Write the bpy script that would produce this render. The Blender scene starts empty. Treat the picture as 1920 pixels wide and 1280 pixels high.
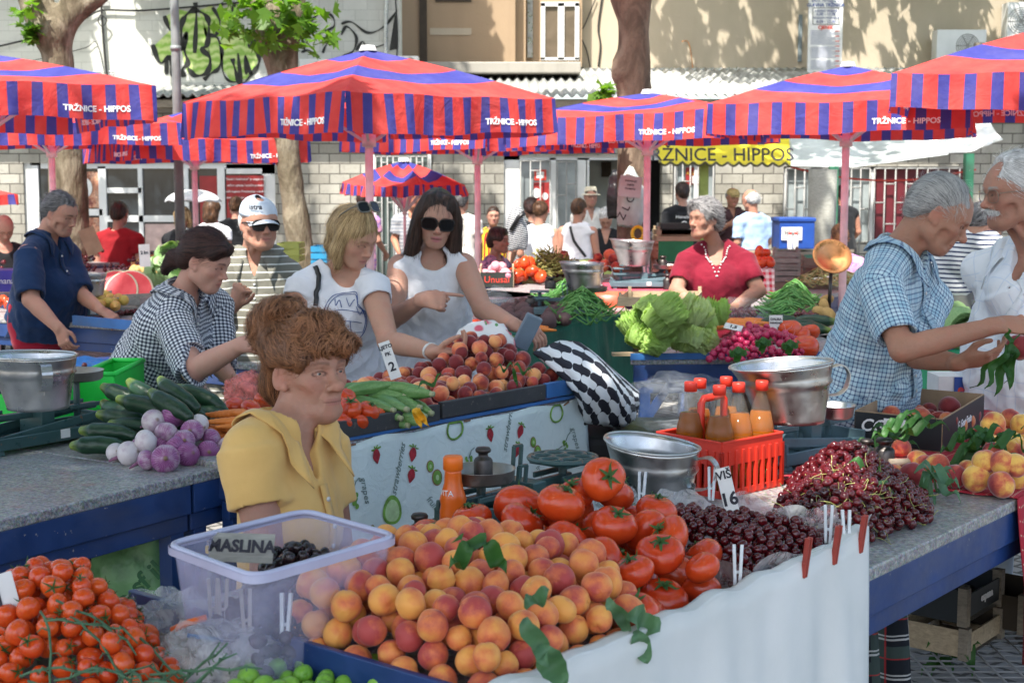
import bpy,bmesh,math,random
import numpy as np
from math import sin,cos
from mathutils import Vector,Matrix,Euler
S=bpy.context.scene
COL=S.collection
PI=math.pi
rnd=random.Random(7)
RS=np.random.RandomState(5)
# camera
CAMZ,FPX,HOR=1.70,2667.,350.
TH=math.atan((640-HOR)/FPX)
CT,ST=cos(TH),sin(TH)
cam=bpy.data.cameras.new('camera');camo=bpy.data.objects.new('camera',cam);COL.objects.link(camo)
camo.location=(0,0,CAMZ);camo.rotation_euler=(PI/2-TH,0,0)
cam.lens=50.;cam.sensor_width=36.;cam.sensor_fit='HORIZONTAL'
cam.clip_start=.05;cam.clip_end=500
cam.dof.use_dof=True;cam.dof.focus_distance=3.9;cam.dof.aperture_fstop=9.
S.camera=camo
def ray(px,py):
 x=(px-960)/FPX;y=(640-py)/FPX
 return Vector((x,CT+y*ST,-ST+y*CT))
def P(px,py,z):
 d=ray(px,py);t=(z-CAMZ)/d.z
 return Vector((0,0,CAMZ))+d*t
def Q(px,py,Y):
 d=ray(px,py);return Vector((0,0,CAMZ))+d*(Y/d.y)
def proj(p):
 v=Vector(p)-Vector((0,0,CAMZ));dep=v.y*CT-v.z*ST
 return(960+FPX*v.x/dep,640-FPX*(v.y*ST+v.z*CT)/dep,dep)
U=Vector((.634,.773,0));V=Vector((-.773,.634,0));UA=math.atan2(U.y,U.x)
FO=Vector((.76,3.,0))
def TF(u,v,z):return FO+U*u+V*v+Vector((0,0,z))
# object helpers
def setp(o,label=None,cat=None,group=None,kind=None):
 if label:o['label']=label
 if cat:o['category']=cat
 if group:o['group']=group
 if kind:o['kind']=kind
 return o
def thing(name,label,cat,loc=(0,0,0),rz=0.,group=None,kind=None):
 o=bpy.data.objects.new(name,None);COL.objects.link(o);o.empty_display_size=.1
 o.location=loc;o.rotation_euler=(0,0,rz)
 return setp(o,label,cat,group,kind)
def mesh_obj(name,me,parent=None,mats=None):
 o=bpy.data.objects.new(name,me);COL.objects.link(o)
 if mats is not None:
  for m in(mats if isinstance(mats,(list,tuple))else[mats]):me.materials.append(m)
 if parent:o.parent=parent
 return o
def dup(root,loc=None,rot=None,scale=None,label=None,group=None):
 r=root.copy();COL.objects.link(r)
 if loc is not None:r.location=loc
 if rot is not None:r.rotation_euler=rot
 if scale is not None:r.scale=scale if hasattr(scale,'__len__')else(scale,)*3
 if label:r['label']=label
 if group:r['group']=group
 for ch in list(root.children):
  c=ch.copy();COL.objects.link(c);c.parent=r
  for g in ch.children:
   d=g.copy();COL.objects.link(d);d.parent=c
 return r
class MB:
 """collects shapes and links them as one mesh"""
 def __init__(s):s.v=[];s.f=[];s.uv=[];s.mi=[];s.sm=[]
 def add(s,vs,fs,uvs=None,mi=0,smooth=False):
  b=len(s.v);s.v+=[tuple(v)for v in vs]
  for k,f in enumerate(fs):
   s.f.append([b+i for i in f]);s.mi.append(mi);s.sm.append(smooth)
   s.uv.append(uvs[k]if uvs else[(0,0)]*len(f))
 def box(s,c,size,rz=0.,mi=0,R=None,taper=None):
  M=R if R is not None else Matrix.Rotation(rz,3,'Z')
  hx,hy,hz=size[0]/2,size[1]/2,size[2]/2;vs=[]
  for z in(-1,1):
   t=taper if(taper and z==1)else 1
   for(x,y)in((-1,-1),(1,-1),(1,1),(-1,1)):
    vs.append(Vector(c)+M@Vector((x*hx*t,y*hy*t,z*hz)))
  fs=[(3,2,1,0),(4,5,6,7),(0,1,5,4),(1,2,6,5),(2,3,7,6),(3,0,4,7)]
  d=[(size[0],size[1])]*2+[(size[0],size[2]),(size[1],size[2])]*2
  s.add(vs,fs,[[(0,0),(a,0),(a,b),(0,b)]for a,b in d],mi)
  return s
 def bar(s,a,b,w,h,up=(0,0,1),mi=0):
  a,b=Vector(a),Vector(b);ax=(b-a);L=ax.length;ax.normalize()
  up=Vector(up);sd=ax.cross(up)
  if sd.length<1e-4:sd=ax.cross(Vector((1,0,0)))
  sd.normalize();up=sd.cross(ax)
  R=Matrix((ax,sd,up)).transposed()
  return s.box((a+b)/2,(L,w,h),R=R,mi=mi)
 def tube(s,pts,r,n=10,mi=0,cap=True,smooth=True):
  pts=[Vector(p)for p in pts];m=len(pts)
  rr=list(r)if hasattr(r,'__len__')else[r]*m
  vs=[];nrm=None
  for i,p in enumerate(pts):
   t=(pts[min(i+1,m-1)]-pts[max(i-1,0)])
   t=t.normalized()if t.length>1e-9 else Vector((0,0,1))
   if nrm is None:
    nrm=t.orthogonal().normalized()
   nrm=(nrm-t*nrm.dot(t)).normalized();bn=t.cross(nrm)
   for k in range(n):
    a=2*PI*k/n;vs.append(p+(nrm*cos(a)+bn*sin(a))*rr[i])
  fs=[];uv=[];L=0
  for i in range(m-1):
   L2=L+(pts[i+1]-pts[i]).length
   for k in range(n):
    k2=(k+1)%n
    fs.append((i*n+k,i*n+k2,(i+1)*n+k2,(i+1)*n+k))
    c=2*PI*max(rr[i],1e-3)/n
    uv.append([(k*c,L),((k+1)*c,L),((k+1)*c,L2),(k*c,L2)])
   L=L2
  if cap:
   fs.append(tuple(range(n-1,-1,-1)));uv.append([(0,0)]*n)
   fs.append(tuple(range((m-1)*n,m*n)));uv.append([(0,0)]*n)
  s.add(vs,fs,uv,mi,smooth);return s
 def lathe(s,prof,n=24,c=(0,0,0),mi=0,smooth=True,R=None,arc=None,closed_bottom=False):
  vs=[];c=Vector(c)
  for(r,z)in prof:
   for k in range(n):
    a=2*PI*k/n;v=Vector((r*cos(a),r*sin(a),z))
    if R is not None:v=R@v
    vs.append(c+v)
  fs=[];uv=[];L=0
  for i in range(len(prof)-1):
   L2=L+math.hypot(prof[i+1][0]-prof[i][0],prof[i+1][1]-prof[i][1])
   for k in range(n):
    k2=(k+1)%n
    fs.append((i*n+k,i*n+k2,(i+1)*n+k2,(i+1)*n+k))
    uv.append([(k/n,L),((k+1)/n,L),((k+1)/n,L2),(k/n,L2)])
   L=L2
  s.add(vs,fs,uv,mi,smooth);return s
 def poly(s,pts,thick=0.,nrm=None,mi=0):
  """flat outline with thickness along nrm"""
  pts=[Vector(p)for p in pts];n=len(pts)
  if nrm is None:nrm=(pts[1]-pts[0]).cross(pts[2]-pts[1]).normalized()
  nrm=Vector(nrm)
  if thick==0:s.add(pts,[tuple(range(n))],None,mi);return s
  vs=pts+[p+nrm*thick for p in pts]
  fs=[tuple(range(n-1,-1,-1)),tuple(range(n,2*n))]
  for i in range(n):j=(i+1)%n;fs.append((i,j,n+j,n+i))
  s.add(vs,fs,None,mi);return s
 def grid(s,fn,nu,nv,us=1.,vs_=1.,mi=0,smooth=True):
  """fn(u,v) with u,v in 0..1"""
  vs=[fn(i/nu,j/nv)for j in range(nv+1)for i in range(nu+1)]
  fs=[];uv=[]
  for j in range(nv):
   for i in range(nu):
    a=j*(nu+1)+i;fs.append((a,a+1,a+nu+2,a+nu+1))
    uv.append([(i/nu*us,j/nv*vs_),((i+1)/nu*us,j/nv*vs_),((i+1)/nu*us,(j+1)/nv*vs_),(i/nu*us,(j+1)/nv*vs_)])
  s.add(vs,fs,uv,mi,smooth);return s
 def mesh(s,name):
  me=bpy.data.meshes.new(name);me.from_pydata([tuple(v)for v in s.v],[],s.f)
  uvl=me.uv_layers.new(name='UVMap')
  flat=[c for f in s.uv for uv in f for c in uv]
  uvl.data.foreach_set('uv',flat)
  me.polygons.foreach_set('material_index',s.mi);me.polygons.foreach_set('use_smooth',s.sm)
  me.update();return me
 def build(s,name,mats,parent=None,bevel=0.,loc=None):
  o=mesh_obj(name,s.mesh(name),parent,mats)
  if loc is not None:o.location=loc
  if bevel:
   b=o.modifiers.new('bevel','BEVEL');b.width=bevel;b.segments=2;b.limit_method='ANGLE';b.angle_limit=.9
  return o
# materials
MATS={}
class NT:
 def __init__(s,name,rough=.6,spec=.5):
  s.m=bpy.data.materials.new(name);s.m.use_nodes=True;s.t=s.m.node_tree;s.t.nodes.clear()
  s.out=s.n('ShaderNodeOutputMaterial');s.b=s.n('ShaderNodeBsdfPrincipled');s.l(s.b.outputs[0],s.out.inputs[0])
  s.b.inputs['Roughness'].default_value=rough;s.b.inputs['Specular IOR Level'].default_value=spec
  MATS[name]=s.m
 def n(s,t,**k):
  x=s.t.nodes.new(t)
  for a,b in k.items():setattr(x,a,b)
  return x
 def l(s,a,b):s.t.links.new(a,b)
 def put(s,x,inp):
  if hasattr(x,'is_output')or isinstance(x,bpy.types.NodeSocket):s.l(x,inp)
  elif isinstance(x,(tuple,list))and len(x)==3 and inp.type=='RGBA':inp.default_value=(*x,1)
  else:inp.default_value=x
 def co(s,kind='Object'):
  if not hasattr(s,'_tc'):s._tc=s.n('ShaderNodeTexCoord')
  return s._tc.outputs[kind]
 def mp(s,vec,loc=(0,0,0),rot=(0,0,0),sc=(1,1,1)):
  m=s.n('ShaderNodeMapping');s.l(vec,m.inputs[0]);m.inputs[1].default_value=loc;m.inputs[2].default_value=rot;m.inputs[3].default_value=sc
  return m.outputs[0]
 def noise(s,scale,detail=3,vec=None,rough=.55,dist=0.,col=False):
  x=s.n('ShaderNodeTexNoise');s.l(vec if vec is not None else s.co(),x.inputs['Vector'])
  x.inputs['Scale'].default_value=scale;x.inputs['Detail'].default_value=detail;x.inputs['Roughness'].default_value=rough;x.inputs['Distortion'].default_value=dist
  return x.outputs[1 if col else 0]
 def vor(s,scale,vec=None,feat='F1',out=0,rand=1.):
  x=s.n('ShaderNodeTexVoronoi',feature=feat);s.l(vec if vec is not None else s.co(),x.inputs['Vector']);x.inputs['Scale'].default_value=scale;x.inputs['Randomness'].default_value=rand
  return x.outputs[out]
 def ramp(s,fac,stops,interp='LINEAR'):
  x=s.n('ShaderNodeValToRGB');s.l(fac,x.inputs[0]);cr=x.color_ramp;cr.interpolation=interp
  while len(cr.elements)<len(stops):cr.elements.new(.5)
  for e,(p,c)in zip(cr.elements,stops):
   e.position=p;e.color=(*c,1)if hasattr(c,'__len__')else(c,c,c,1)
  return x.outputs[0]
 def mix(s,a,b,f,mode='MIX'):
  x=s.n('ShaderNodeMix',data_type='RGBA',blend_type=mode);s.put(f,x.inputs[0]);s.put(a,x.inputs[6]);s.put(b,x.inputs[7]);return x.outputs[2]
 def ma(s,op,a,b=0.,c=None,clamp=False):
  x=s.n('ShaderNodeMath',operation=op,use_clamp=clamp);s.put(a,x.inputs[0]);s.put(b,x.inputs[1])
  if c is not None:s.put(c,x.inputs[2])
  return x.outputs[0]
 def sep(s,v):
  x=s.n('ShaderNodeSeparateXYZ');s.l(v,x.inputs[0]);return x.outputs
 def rand(s):
  return s.n('ShaderNodeObjectInfo').outputs['Random']
 def attr(s,name):
  return s.n('ShaderNodeAttribute',attribute_name=name).outputs
 def bump(s,h,strength=.3,dist=.01,nrm=None):
  x=s.n('ShaderNodeBump');x.inputs['Strength'].default_value=strength;x.inputs['Distance'].default_value=dist;s.l(h,x.inputs['Height'])
  if nrm is not None:s.l(nrm,x.inputs['Normal'])
  s.l(x.outputs[0],s.b.inputs['Normal']);return x.outputs[0]
 def col(s,c):s.put(c,s.b.inputs['Base Color']);return s
 def set(s,**k):
  for a,v in k.items():s.put(v,s.b.inputs[a.replace('_',' ')])
  return s
def simple(name,color,rough=.6,var=.12,vs=8.,bump=0.,bs=60.,spec=.5,metal=0.,bd=.004,**k):
 """plain paint/plastic/cloth with slight real mottling of the surface colour"""
 t=NT(name,rough,spec)
 n=t.noise(vs,4)
 dark=tuple(c*(1-var*1.6)for c in color);lite=tuple(min(1,c*(1+var))for c in color)
 t.col(t.ramp(n,[(.3,dark),(.7,lite)]));t.b.inputs['Metallic'].default_value=metal
 if bump:t.bump(t.noise(bs,3),bump,bd)
 t.set(**k)
 return t.m
# smooth implicit bodies
def npv(v):return np.array([v[0],v[1],v[2]],dtype=np.float64)
class Loft:
 """tapered tube along a polyline; elliptical sections (rx along side, ry across)"""
 def __init__(s,pts,rx,ry=None,side=(1,0,0),k=.01,op='add',tag=None,end=None):
  s.p=[npv(q)for q in pts];n=len(pts)
  s.rx=[float(x)for x in(rx if hasattr(rx,'__len__')else[rx]*n)]
  s.ry=s.rx if ry is None else[float(x)for x in(ry if hasattr(ry,'__len__')else[ry]*n)]
  s.side=npv(side);s.k=k;s.op=op;s.tag=tag;s.end=end
 def infl(s,d):
  return Loft(s.p,[x+d for x in s.rx],[x+d for x in s.ry],s.side,s.k,s.op,s.tag,s.end)
 def bb(s,m):
  r=max(max(s.rx),max(s.ry))+m;a=np.array(s.p);return a.min(0)-r,a.max(0)+r
 def ev(s,X,uv=False):
  D=None;A=T=None;L=0.
  if len(s.p)==1:segs=[(s.p[0],s.p[0]+np.array([0,0,1e-4]),0,0)]
  else:segs=[(s.p[i],s.p[i+1],i,i+1)for i in range(len(s.p)-1)]
  for(a,b,i,j)in segs:
   ax=b-a;l=np.linalg.norm(ax)+1e-9;ax=ax/l
   sd=s.side-ax*s.side.dot(ax)
   if np.linalg.norm(sd)<1e-3:sd=np.cross(ax,[.3,.5,.8])
   sd/=np.linalg.norm(sd);fr=np.cross(ax,sd)
   R=X-a;h=R@ax;t=np.clip(h/l,0,1)
   rx=s.rx[i]+(s.rx[j]-s.rx[i])*t;ry=s.ry[i]+(s.ry[j]-s.ry[i])*t
   mn=np.minimum(rx,ry);e=s.end or mn
   q=np.sqrt((R@sd/rx)**2+(R@fr/ry)**2+((h-t*l)/e)**2)
   d=(q-1)*mn
   if uv:
    an=np.arctan2(R@fr,R@sd);tt=L+h
    if D is None:A,T=an,tt
    else:m=d<D;A=np.where(m,an,A);T=np.where(m,tt,T)
   D=d if D is None else np.minimum(D,d);L+=l
  return(D,A,T)if uv else D
class Ell:
 def __init__(s,c,r,R=None,k=.01,op='add',tag=None):
  s.c=npv(c);s.r=npv(r)if hasattr(r,'__len__')else np.array([r]*3,float)
  s.R=np.eye(3)if R is None else np.array(R,dtype=float);s.k=k;s.op=op;s.tag=tag
 def infl(s,d):return Ell(s.c,s.r+d,s.R,s.k,s.op,s.tag)
 def bb(s,m):r=s.r.max()+m;return s.c-r,s.c+r
 def ev(s,X,uv=False):
  L=(X-s.c)@s.R;q=np.sqrt(((L/s.r)**2).sum(-1));d=(q-1)*s.r.min()
  if uv:return d,np.arctan2(L[...,1],L[...,0]),L[...,2]
  return d
class Cut:
 """half-space removal: keeps the side where (x-p).n < 0, inside optional radius"""
 def __init__(s,p,n,rad=None,k=.004):
  s.p=npv(p);s.n=npv(n)/np.linalg.norm(npv(n));s.rad=rad;s.k=k;s.op='cut';s.tag=None
def xform(prims,M):
 """move a list of prims by a 4x4 matrix (rotation, uniform scale, translation)"""
 A=np.array(M)[:3,:3];t=np.array(M)[:3,3];sc=abs(np.linalg.det(A))**(1/3);Rn=A/sc;out=[]
 for q in prims:
  if isinstance(q,Loft):
   out.append(Loft([A@p+t for p in q.p],[x*sc for x in q.rx],[x*sc for x in q.ry],Rn@q.side,q.k*sc,q.op,q.tag,q.end*sc if q.end else None))
  elif isinstance(q,Ell):
   out.append(Ell(A@q.c+t,q.r*sc,Rn@q.R,q.k*sc,q.op,q.tag))
  else:
   out.append(Cut(A@q.p+t,Rn@q.n,q.rad*sc if q.rad else None,q.k))
 return out
def smin(a,b,k):
 h=np.maximum(k-np.abs(a-b),0)/k;return np.minimum(a,b)-h*h*k*.25
def sdf_mesh(prims,h,disp=None):
 """evaluate on a grid and extract with surface nets -> verts, quads"""
 adds=[q for q in prims if q.op=='add']
 lo=np.min([q.bb(.01)[0]for q in adds],0)-2.5*h;hi=np.max([q.bb(.01)[1]for q in adds],0)+2.5*h
 n=np.ceil((hi-lo)/h).astype(int)+1
 ax=[lo[i]+np.arange(n[i])*h for i in range(3)]
 D=np.full(n,.2,dtype=np.float32)
 def sub(b0,b1):
  i0=np.maximum(((b0-lo)/h).astype(int),0);i1=np.minimum(((b1-lo)/h).astype(int)+2,n)
  if np.any(i1<=i0):return None
  sl=tuple(slice(a,b)for a,b in zip(i0,i1))
  X=np.stack(np.meshgrid(*[ax[i][sl[i]]for i in range(3)],indexing='ij'),-1)
  return sl,X
 for q in prims:
  if q.op=='cut':
   r=q.rad or 3.
   g=sub(q.p-r,q.p+r)
   if g is None:continue
   sl,X=g;d=(X-q.p)@q.n
   if q.rad:d=np.maximum(d*-1,np.sqrt(((X-q.p)**2).sum(-1))-q.rad)*-1
   D[sl]=np.maximum(D[sl],d);continue
  g=sub(*q.bb(max(q.k,.012)+2*h))
  if g is None:continue
  sl,X=g;d=q.ev(X).astype(np.float32)
  if q.op=='add':D[sl]=smin(D[sl],d,q.k)
  else:D[sl]=-smin(-D[sl],d,q.k)
 if disp is not None:
  near=np.argwhere(np.abs(D)<.03);X=lo+near*h
  D[tuple(near.T)]+=disp(X).astype(np.float32)
 D[0]=D[-1]=.2;D[:,0]=D[:,-1]=.2;D[:,:,0]=D[:,:,-1]=.2
 neg=D<0
 c=np.zeros(np.array(n)-1,dtype=np.int8)
 for dx in(0,1):
  for dy in(0,1):
   for dz in(0,1):c+=neg[dx:n[0]-1+dx,dy:n[1]-1+dy,dz:n[2]-1+dz]
 act=(c>0)&(c<8);cells=np.argwhere(act)
 idx=np.full(act.shape,-1,dtype=np.int32);idx[act]=np.arange(len(cells))
 acc=np.zeros((len(cells),3));cnt=np.zeros(len(cells))
 corners=[(a,b,d)for a in(0,1)for b in(0,1)for d in(0,1)]
 val={cc:D[cells[:,0]+cc[0],cells[:,1]+cc[1],cells[:,2]+cc[2]]for cc in corners}
 for cc in corners:
  for a in range(3):
   if cc[a]==0:
    c2=list(cc);c2[a]=1;c2=tuple(c2);v0,v1=val[cc],val[c2]
    m=(v0<0)!=(v1<0);t=np.where(m,v0/np.where(m,v0-v1,1),0)
    pt=np.tile(np.array(cc,float),(len(cells),1));pt[:,a]=t
    acc[m]+=pt[m];cnt[m]+=1
 Vt=lo+(cells+acc/cnt[:,None])*h
 F=[]
 for a in range(3):
  b,d=(a+1)%3,(a+2)%3
  sa=[slice(None)]*3;sb=[slice(None)]*3
  sa[a]=slice(0,-1);sb[a]=slice(1,None)
  m=neg[tuple(sa)]!=neg[tuple(sb)]
  e=np.argwhere(m);e=e[(e[:,b]>0)&(e[:,d]>0)&(e[:,b]<n[b]-1)&(e[:,d]<n[d]-1)]
  s0=neg[e[:,0],e[:,1],e[:,2]]
  def cell(ob,od):
   q=e.copy();q[:,b]-=ob;q[:,d]-=od;return idx[q[:,0],q[:,1],q[:,2]]
  quad=np.stack([cell(1,1),cell(0,1),cell(0,0),cell(1,0)],1)
  quad[~s0]=quad[~s0][:,::-1];F.append(quad)
 F=np.concatenate(F);F=F[(F>=0).all(1)]
 return Vt,F
def fast_mesh(name,Vt,F,uv=None,colors=None,smooth=True):
 me=bpy.data.meshes.new(name);nv,nf=len(Vt),len(F)
 me.vertices.add(nv);me.vertices.foreach_set('co',np.ascontiguousarray(Vt,dtype=np.float32).ravel())
 me.loops.add(nf*4);me.polygons.add(nf)
 me.loops.foreach_set('vertex_index',np.ascontiguousarray(F,dtype=np.int32).ravel())
 me.polygons.foreach_set('loop_start',np.arange(0,nf*4,4,dtype=np.int32))
 me.update(calc_edges=True);me.polygons.foreach_set('use_smooth',np.full(nf,smooth))
 if uv is not None:me.uv_layers.new(name='UVMap').data.foreach_set('uv',uv.astype(np.float32).ravel())
 if colors is not None:
  a=me.color_attributes.new('tint','FLOAT_COLOR','POINT')
  a.data.foreach_set('color',np.concatenate([colors,np.ones((nv,1))],1).astype(np.float32).ravel())
 me.validate();return me
def relax(Vt,F,it=1,lam=.5):
 for _ in range(it):
  acc=np.zeros_like(Vt);cnt=np.zeros(len(Vt))
  for a,b in((0,1),(1,2),(2,3),(3,0)):
   for x,y in((a,b),(b,a)):
    for k in range(3):acc[:,k]+=np.bincount(F[:,x],Vt[F[:,y],k],len(Vt))
    cnt+=np.bincount(F[:,x],minlength=len(Vt))
  Vt=Vt+lam*(acc/np.maximum(cnt,1)[:,None]-Vt)
 return Vt
def prim_uv(prims,Vt,F,ur=None):
 """per-corner UV in metres from the closest prim (u round it, v along it)"""
 ps=[q for q in prims if q.op=='add']
 C=Vt[F].mean(1);best=np.full(len(F),9.);w=np.zeros(len(F),int)
 for i,q in enumerate(ps):
  d,_,T0=q.ev(C,True);d=d+(np.clip(-T0,0,1)*3 if q.tag=='sleeve' else 0);m=d<best;best[m]=d[m];w[m]=i
 UV=np.zeros((len(F),4,2))
 for i,q in enumerate(ps):
  m=np.where(w==i)[0]
  if not len(m):continue
  _,a0,_=q.ev(C[m],True)
  r=np.mean(q.rx)if isinstance(q,Loft)else q.r.mean()
  for k in range(4):
   _,a,t=q.ev(Vt[F[m,k]],True)
   a=a0+(a-a0+PI)%(2*PI)-PI
   UV[m,k,0]=a*r;UV[m,k,1]=t
 return UV
def wob(X,f,seed=0,aniso=(1,1,1)):
 """cheap smooth pseudo noise, about -1..1"""
 r=np.random.RandomState(seed);o=np.zeros(len(X));Y=X*np.array(aniso)
 for i in range(5):
  d=r.randn(3);d/=np.linalg.norm(d);ff=f*(.7+.6*r.rand())
  o+=np.sin(Y@d*ff+r.rand()*6.28+1.3*np.sin(Y@r.randn(3)*f*.4+r.rand()*6))
 return o/3.
# shared materials
def granite():
 t=NT('granite',.38,.5);o=t.co()
 a=t.noise(85,6,o,.8);b=t.vor(190,o,'F1',1);d=t.noise(2.2,4,o);e=t.noise(14,5,o)
 c=t.ramp(a,[(.36,(.05,.055,.065)),(.5,(.21,.215,.22)),(.62,(.46,.45,.44))])
 c=t.mix(c,b,.10);c=t.mix(c,(.22,.20,.18),t.ma('MULTIPLY',t.ramp(d,[(.45,0.),(.75,1.)]),.35))
 c=t.mix(c,(.42,.12,.10),t.ma('MULTIPLY',t.ramp(t.noise(9,2,t.mp(o,loc=(5,3,0))),[(.68,0.),(.74,1.)]),.35))
 t.col(c);t.set(Roughness=t.ramp(e,[(.3,.28),(.7,.55)]));t.bump(a,.12,.002)
def painted(name,base,chip=(.35,.33,.30),amt=.665,rough=.42):
 t=NT(name,rough,.5);o=t.co()
 c=t.ramp(t.noise(5,4,o),[(.3,tuple(x*.72 for x in base)),(.7,tuple(min(1,x*1.2)for x in base))])
 m=t.ramp(t.noise(34,6,o,.68),[(amt,0.),(amt+.03,1.)]);c=t.mix(c,chip,m)
 dd=t.ramp(t.noise(3,5,t.mp(o,sc=(1,1,3))),[(.5,0.),(.9,.5)]);c=t.mix(c,(.12,.11,.10),dd)
 t.col(c);t.bump(t.noise(60,4,o),.15,.002);t.set(Roughness=t.ramp(t.noise(20,3,o),[(.3,rough-.1),(.8,rough+.2)]));return t.m
def blocks(name,sx,sy,c1,c2,mort,ms=.012,dirt=.4,rough=.9,bmp=.7,off=.5):
 t=NT(name,rough,.3);o=t.co();s=t.sep(o)
 cb=t.n('ShaderNodeCombineXYZ');t.l(t.ma('ADD',s[0],s[1]),cb.inputs[0]);t.l(s[2],cb.inputs[1])
 b=t.n('ShaderNodeTexBrick',offset=off);t.l(cb.outputs[0],b.inputs['Vector'])
 for k,v in(('Color1',(*c1,1)),('Color2',(*c2,1)),('Mortar',(*mort,1)),('Scale',1.),('Mortar Size',ms),('Mortar Smooth',.3),('Bias',0.),('Brick Width',sx),('Row Height',sy)):b.inputs[k].default_value=v
 st=t.ramp(t.noise(1.1,6,t.mp(o,sc=(1.5,1.5,.4))),[(.42,0.),(.75,1.)])
 c=t.mix(b.outputs[0],tuple(x*.45 for x in c1),t.ma('MULTIPLY',st,dirt));c=t.mix(c,(.1,.1,.08),t.ma('MULTIPLY',t.ramp(t.noise(18,5,o),[(.55,0.),(.8,1.)]),.3*dirt+.05))
 t.col(c);h=t.ma('ADD',t.ma('MULTIPLY',b.outputs[1],-1.),t.ma('MULTIPLY',t.noise(22,5,o),.4));t.bump(h,bmp,.02);return t.m
def plaster(name,c,dirt=.35):
 t=NT(name,.92,.2);o=t.co()
 x=t.ramp(t.noise(.7,6,o),[(.3,tuple(k*.86 for k in c)),(.7,c)]);x=t.mix(x,tuple(k*.55 for k in c),t.ma('MULTIPLY',t.ramp(t.noise(1.3,6,t.mp(o,sc=(3,3,.35))),[(.5,0.),(.8,1.)]),dirt))
 t.col(x);t.bump(t.noise(30,5,o),.25,.01);return t.m
def metal(name,c=(.62,.62,.61),rough=.28,dent=.25):
 t=NT(name,rough,.5);o=t.co();t.b.inputs['Metallic'].default_value=1.
 t.col(t.ramp(t.noise(9,5,o),[(.3,tuple(k*.6 for k in c)),(.7,c)]));t.set(Roughness=t.ramp(t.noise(14,5,o),[(.3,rough*.7),(.75,rough*1.9)]))
 t.bump(t.noise(11,3,o),dent,.01);return t.m
def plastic_film(name,c=(.9,.92,.94),alpha=.32,rough=.18):
 t=NT(name,rough,.6);t.col(c);o=t.co();w=t.noise(16,5,o,.6,1.5)
 a=t.ramp(w,[(.35,alpha*.45),(.65,min(1,alpha*1.7))]);t.set(Alpha=a);t.bump(w,.9,.03);return t.m
granite();painted('blue_paint',(.012,.045,.165));painted('violet_paint',(.028,.034,.12));painted('light_blue_paint',(.03,.13,.36),amt=.74)
painted('scale_green',(.035,.085,.085),(.20,.10,.05),.66,.35);painted('scale_blue',(.10,.17,.20),(.10,.06,.04),.72,.4);painted('pink_pole',(.82,.58,.60),(.5,.42,.4),.74,.4)
painted('green_post',(.02,.13,.07));painted('grey_bar',(.28,.28,.27),(.15,.08,.04),.68);painted('pole_steel',(.20,.22,.22),amt=.8)
painted('dark_board',(.035,.036,.04),(.10,.09,.08),.62,.6)
metal('zinc');metal('steel_pan',(.45,.43,.40),.4,.15);metal('copper',(.80,.36,.15),.3,.2);metal('iron_weight',(.11,.10,.095),.45,.2)
plastic_film('film',(1,1,1),.26,.3);plastic_film('film_thin',(.75,.8,.85),.10);plastic_film('film_red',(.85,.22,.18),.55)
simple('white_paint',(.62,.62,.60),.5,.08,3);simple('white_card',(.72,.72,.70),.8,.06,12);simple('ink',(.02,.02,.03),.7,.1);simple('ink_blue',(.03,.07,.25),.7,.1)
simple('red_plastic',(.62,.035,.018),.38,.08,6,spec=.5);simple('red_peg',(.34,.045,.03),.5,.15,20);simple('white_peg',(.62,.66,.68),.4,.1,20);simple('peg_grey',(.32,.30,.27),.7,.2,30)
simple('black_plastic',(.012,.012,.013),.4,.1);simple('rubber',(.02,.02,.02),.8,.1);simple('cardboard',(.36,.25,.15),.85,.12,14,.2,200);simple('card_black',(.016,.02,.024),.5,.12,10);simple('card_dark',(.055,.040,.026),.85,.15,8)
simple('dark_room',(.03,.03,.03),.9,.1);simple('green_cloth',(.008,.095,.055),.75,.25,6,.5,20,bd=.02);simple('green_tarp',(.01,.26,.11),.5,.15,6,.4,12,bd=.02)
simple('olive_cloth',(.26,.30,.075),.8,.15,5,.4,10,bd=.02);simple('grey_cloth',(.20,.24,.25),.6,.15,5,.4,10,bd=.02);simple('white_text',(.85,.85,.85),.7,.02)
def wood(name,c,dirt=.3):
 t=NT(name,.75,.3);o=t.co();n=t.noise(12,5,t.mp(o,sc=(1,6,9)),.6,.6)
 t.col(t.mix(t.ramp(n,[(.3,tuple(k*.6 for k in c)),(.7,c)]),(.08,.07,.06),t.ma('MULTIPLY',t.ramp(t.noise(5,4,o),[(.5,0.),(.8,1.)]),dirt)));t.bump(n,.3,.004);return t.m
wood('crate_wood',(.52,.40,.26));wood('old_wood',(.30,.25,.19));wood('grey_wood',(.34,.34,.30),.5)
def glass(name,c,rough=.03,ior=1.45,tr=1.):
 t=NT(name,rough,.5);t.col(c);t.b.inputs['Transmission Weight'].default_value=tr;t.b.inputs['IOR'].default_value=ior;return t.m
glass('clear_glass',(.93,.96,.95));glass('oil',(.78,.42,.02),.02,1.47);glass('green_glass',(.05,.42,.20),.05)
def leafm(name,c1,c2,rough=.5,trans=.25):
 t=NT(name,rough,.35);t.col(t.mix(t.ramp(t.noise(14,4),[(.3,c1),(.7,c2)]),t.ramp(t.rand(),[(0,c1),(1,c2)]),.4));
 tb=t.n('ShaderNodeBsdfTranslucent');tb.inputs[0].default_value=(c2[0]*1.3,c2[1]*1.4,c2[2]*.6,1);mx=t.n('ShaderNodeMixShader');mx.inputs[0].default_value=trans
 t.l(t.b.outputs[0],mx.inputs[1]);t.l(tb.outputs[0],mx.inputs[2]);t.l(mx.outputs[0],t.out.inputs[0]);t.bump(t.noise(60,3),.4,.004);return t.m
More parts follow.
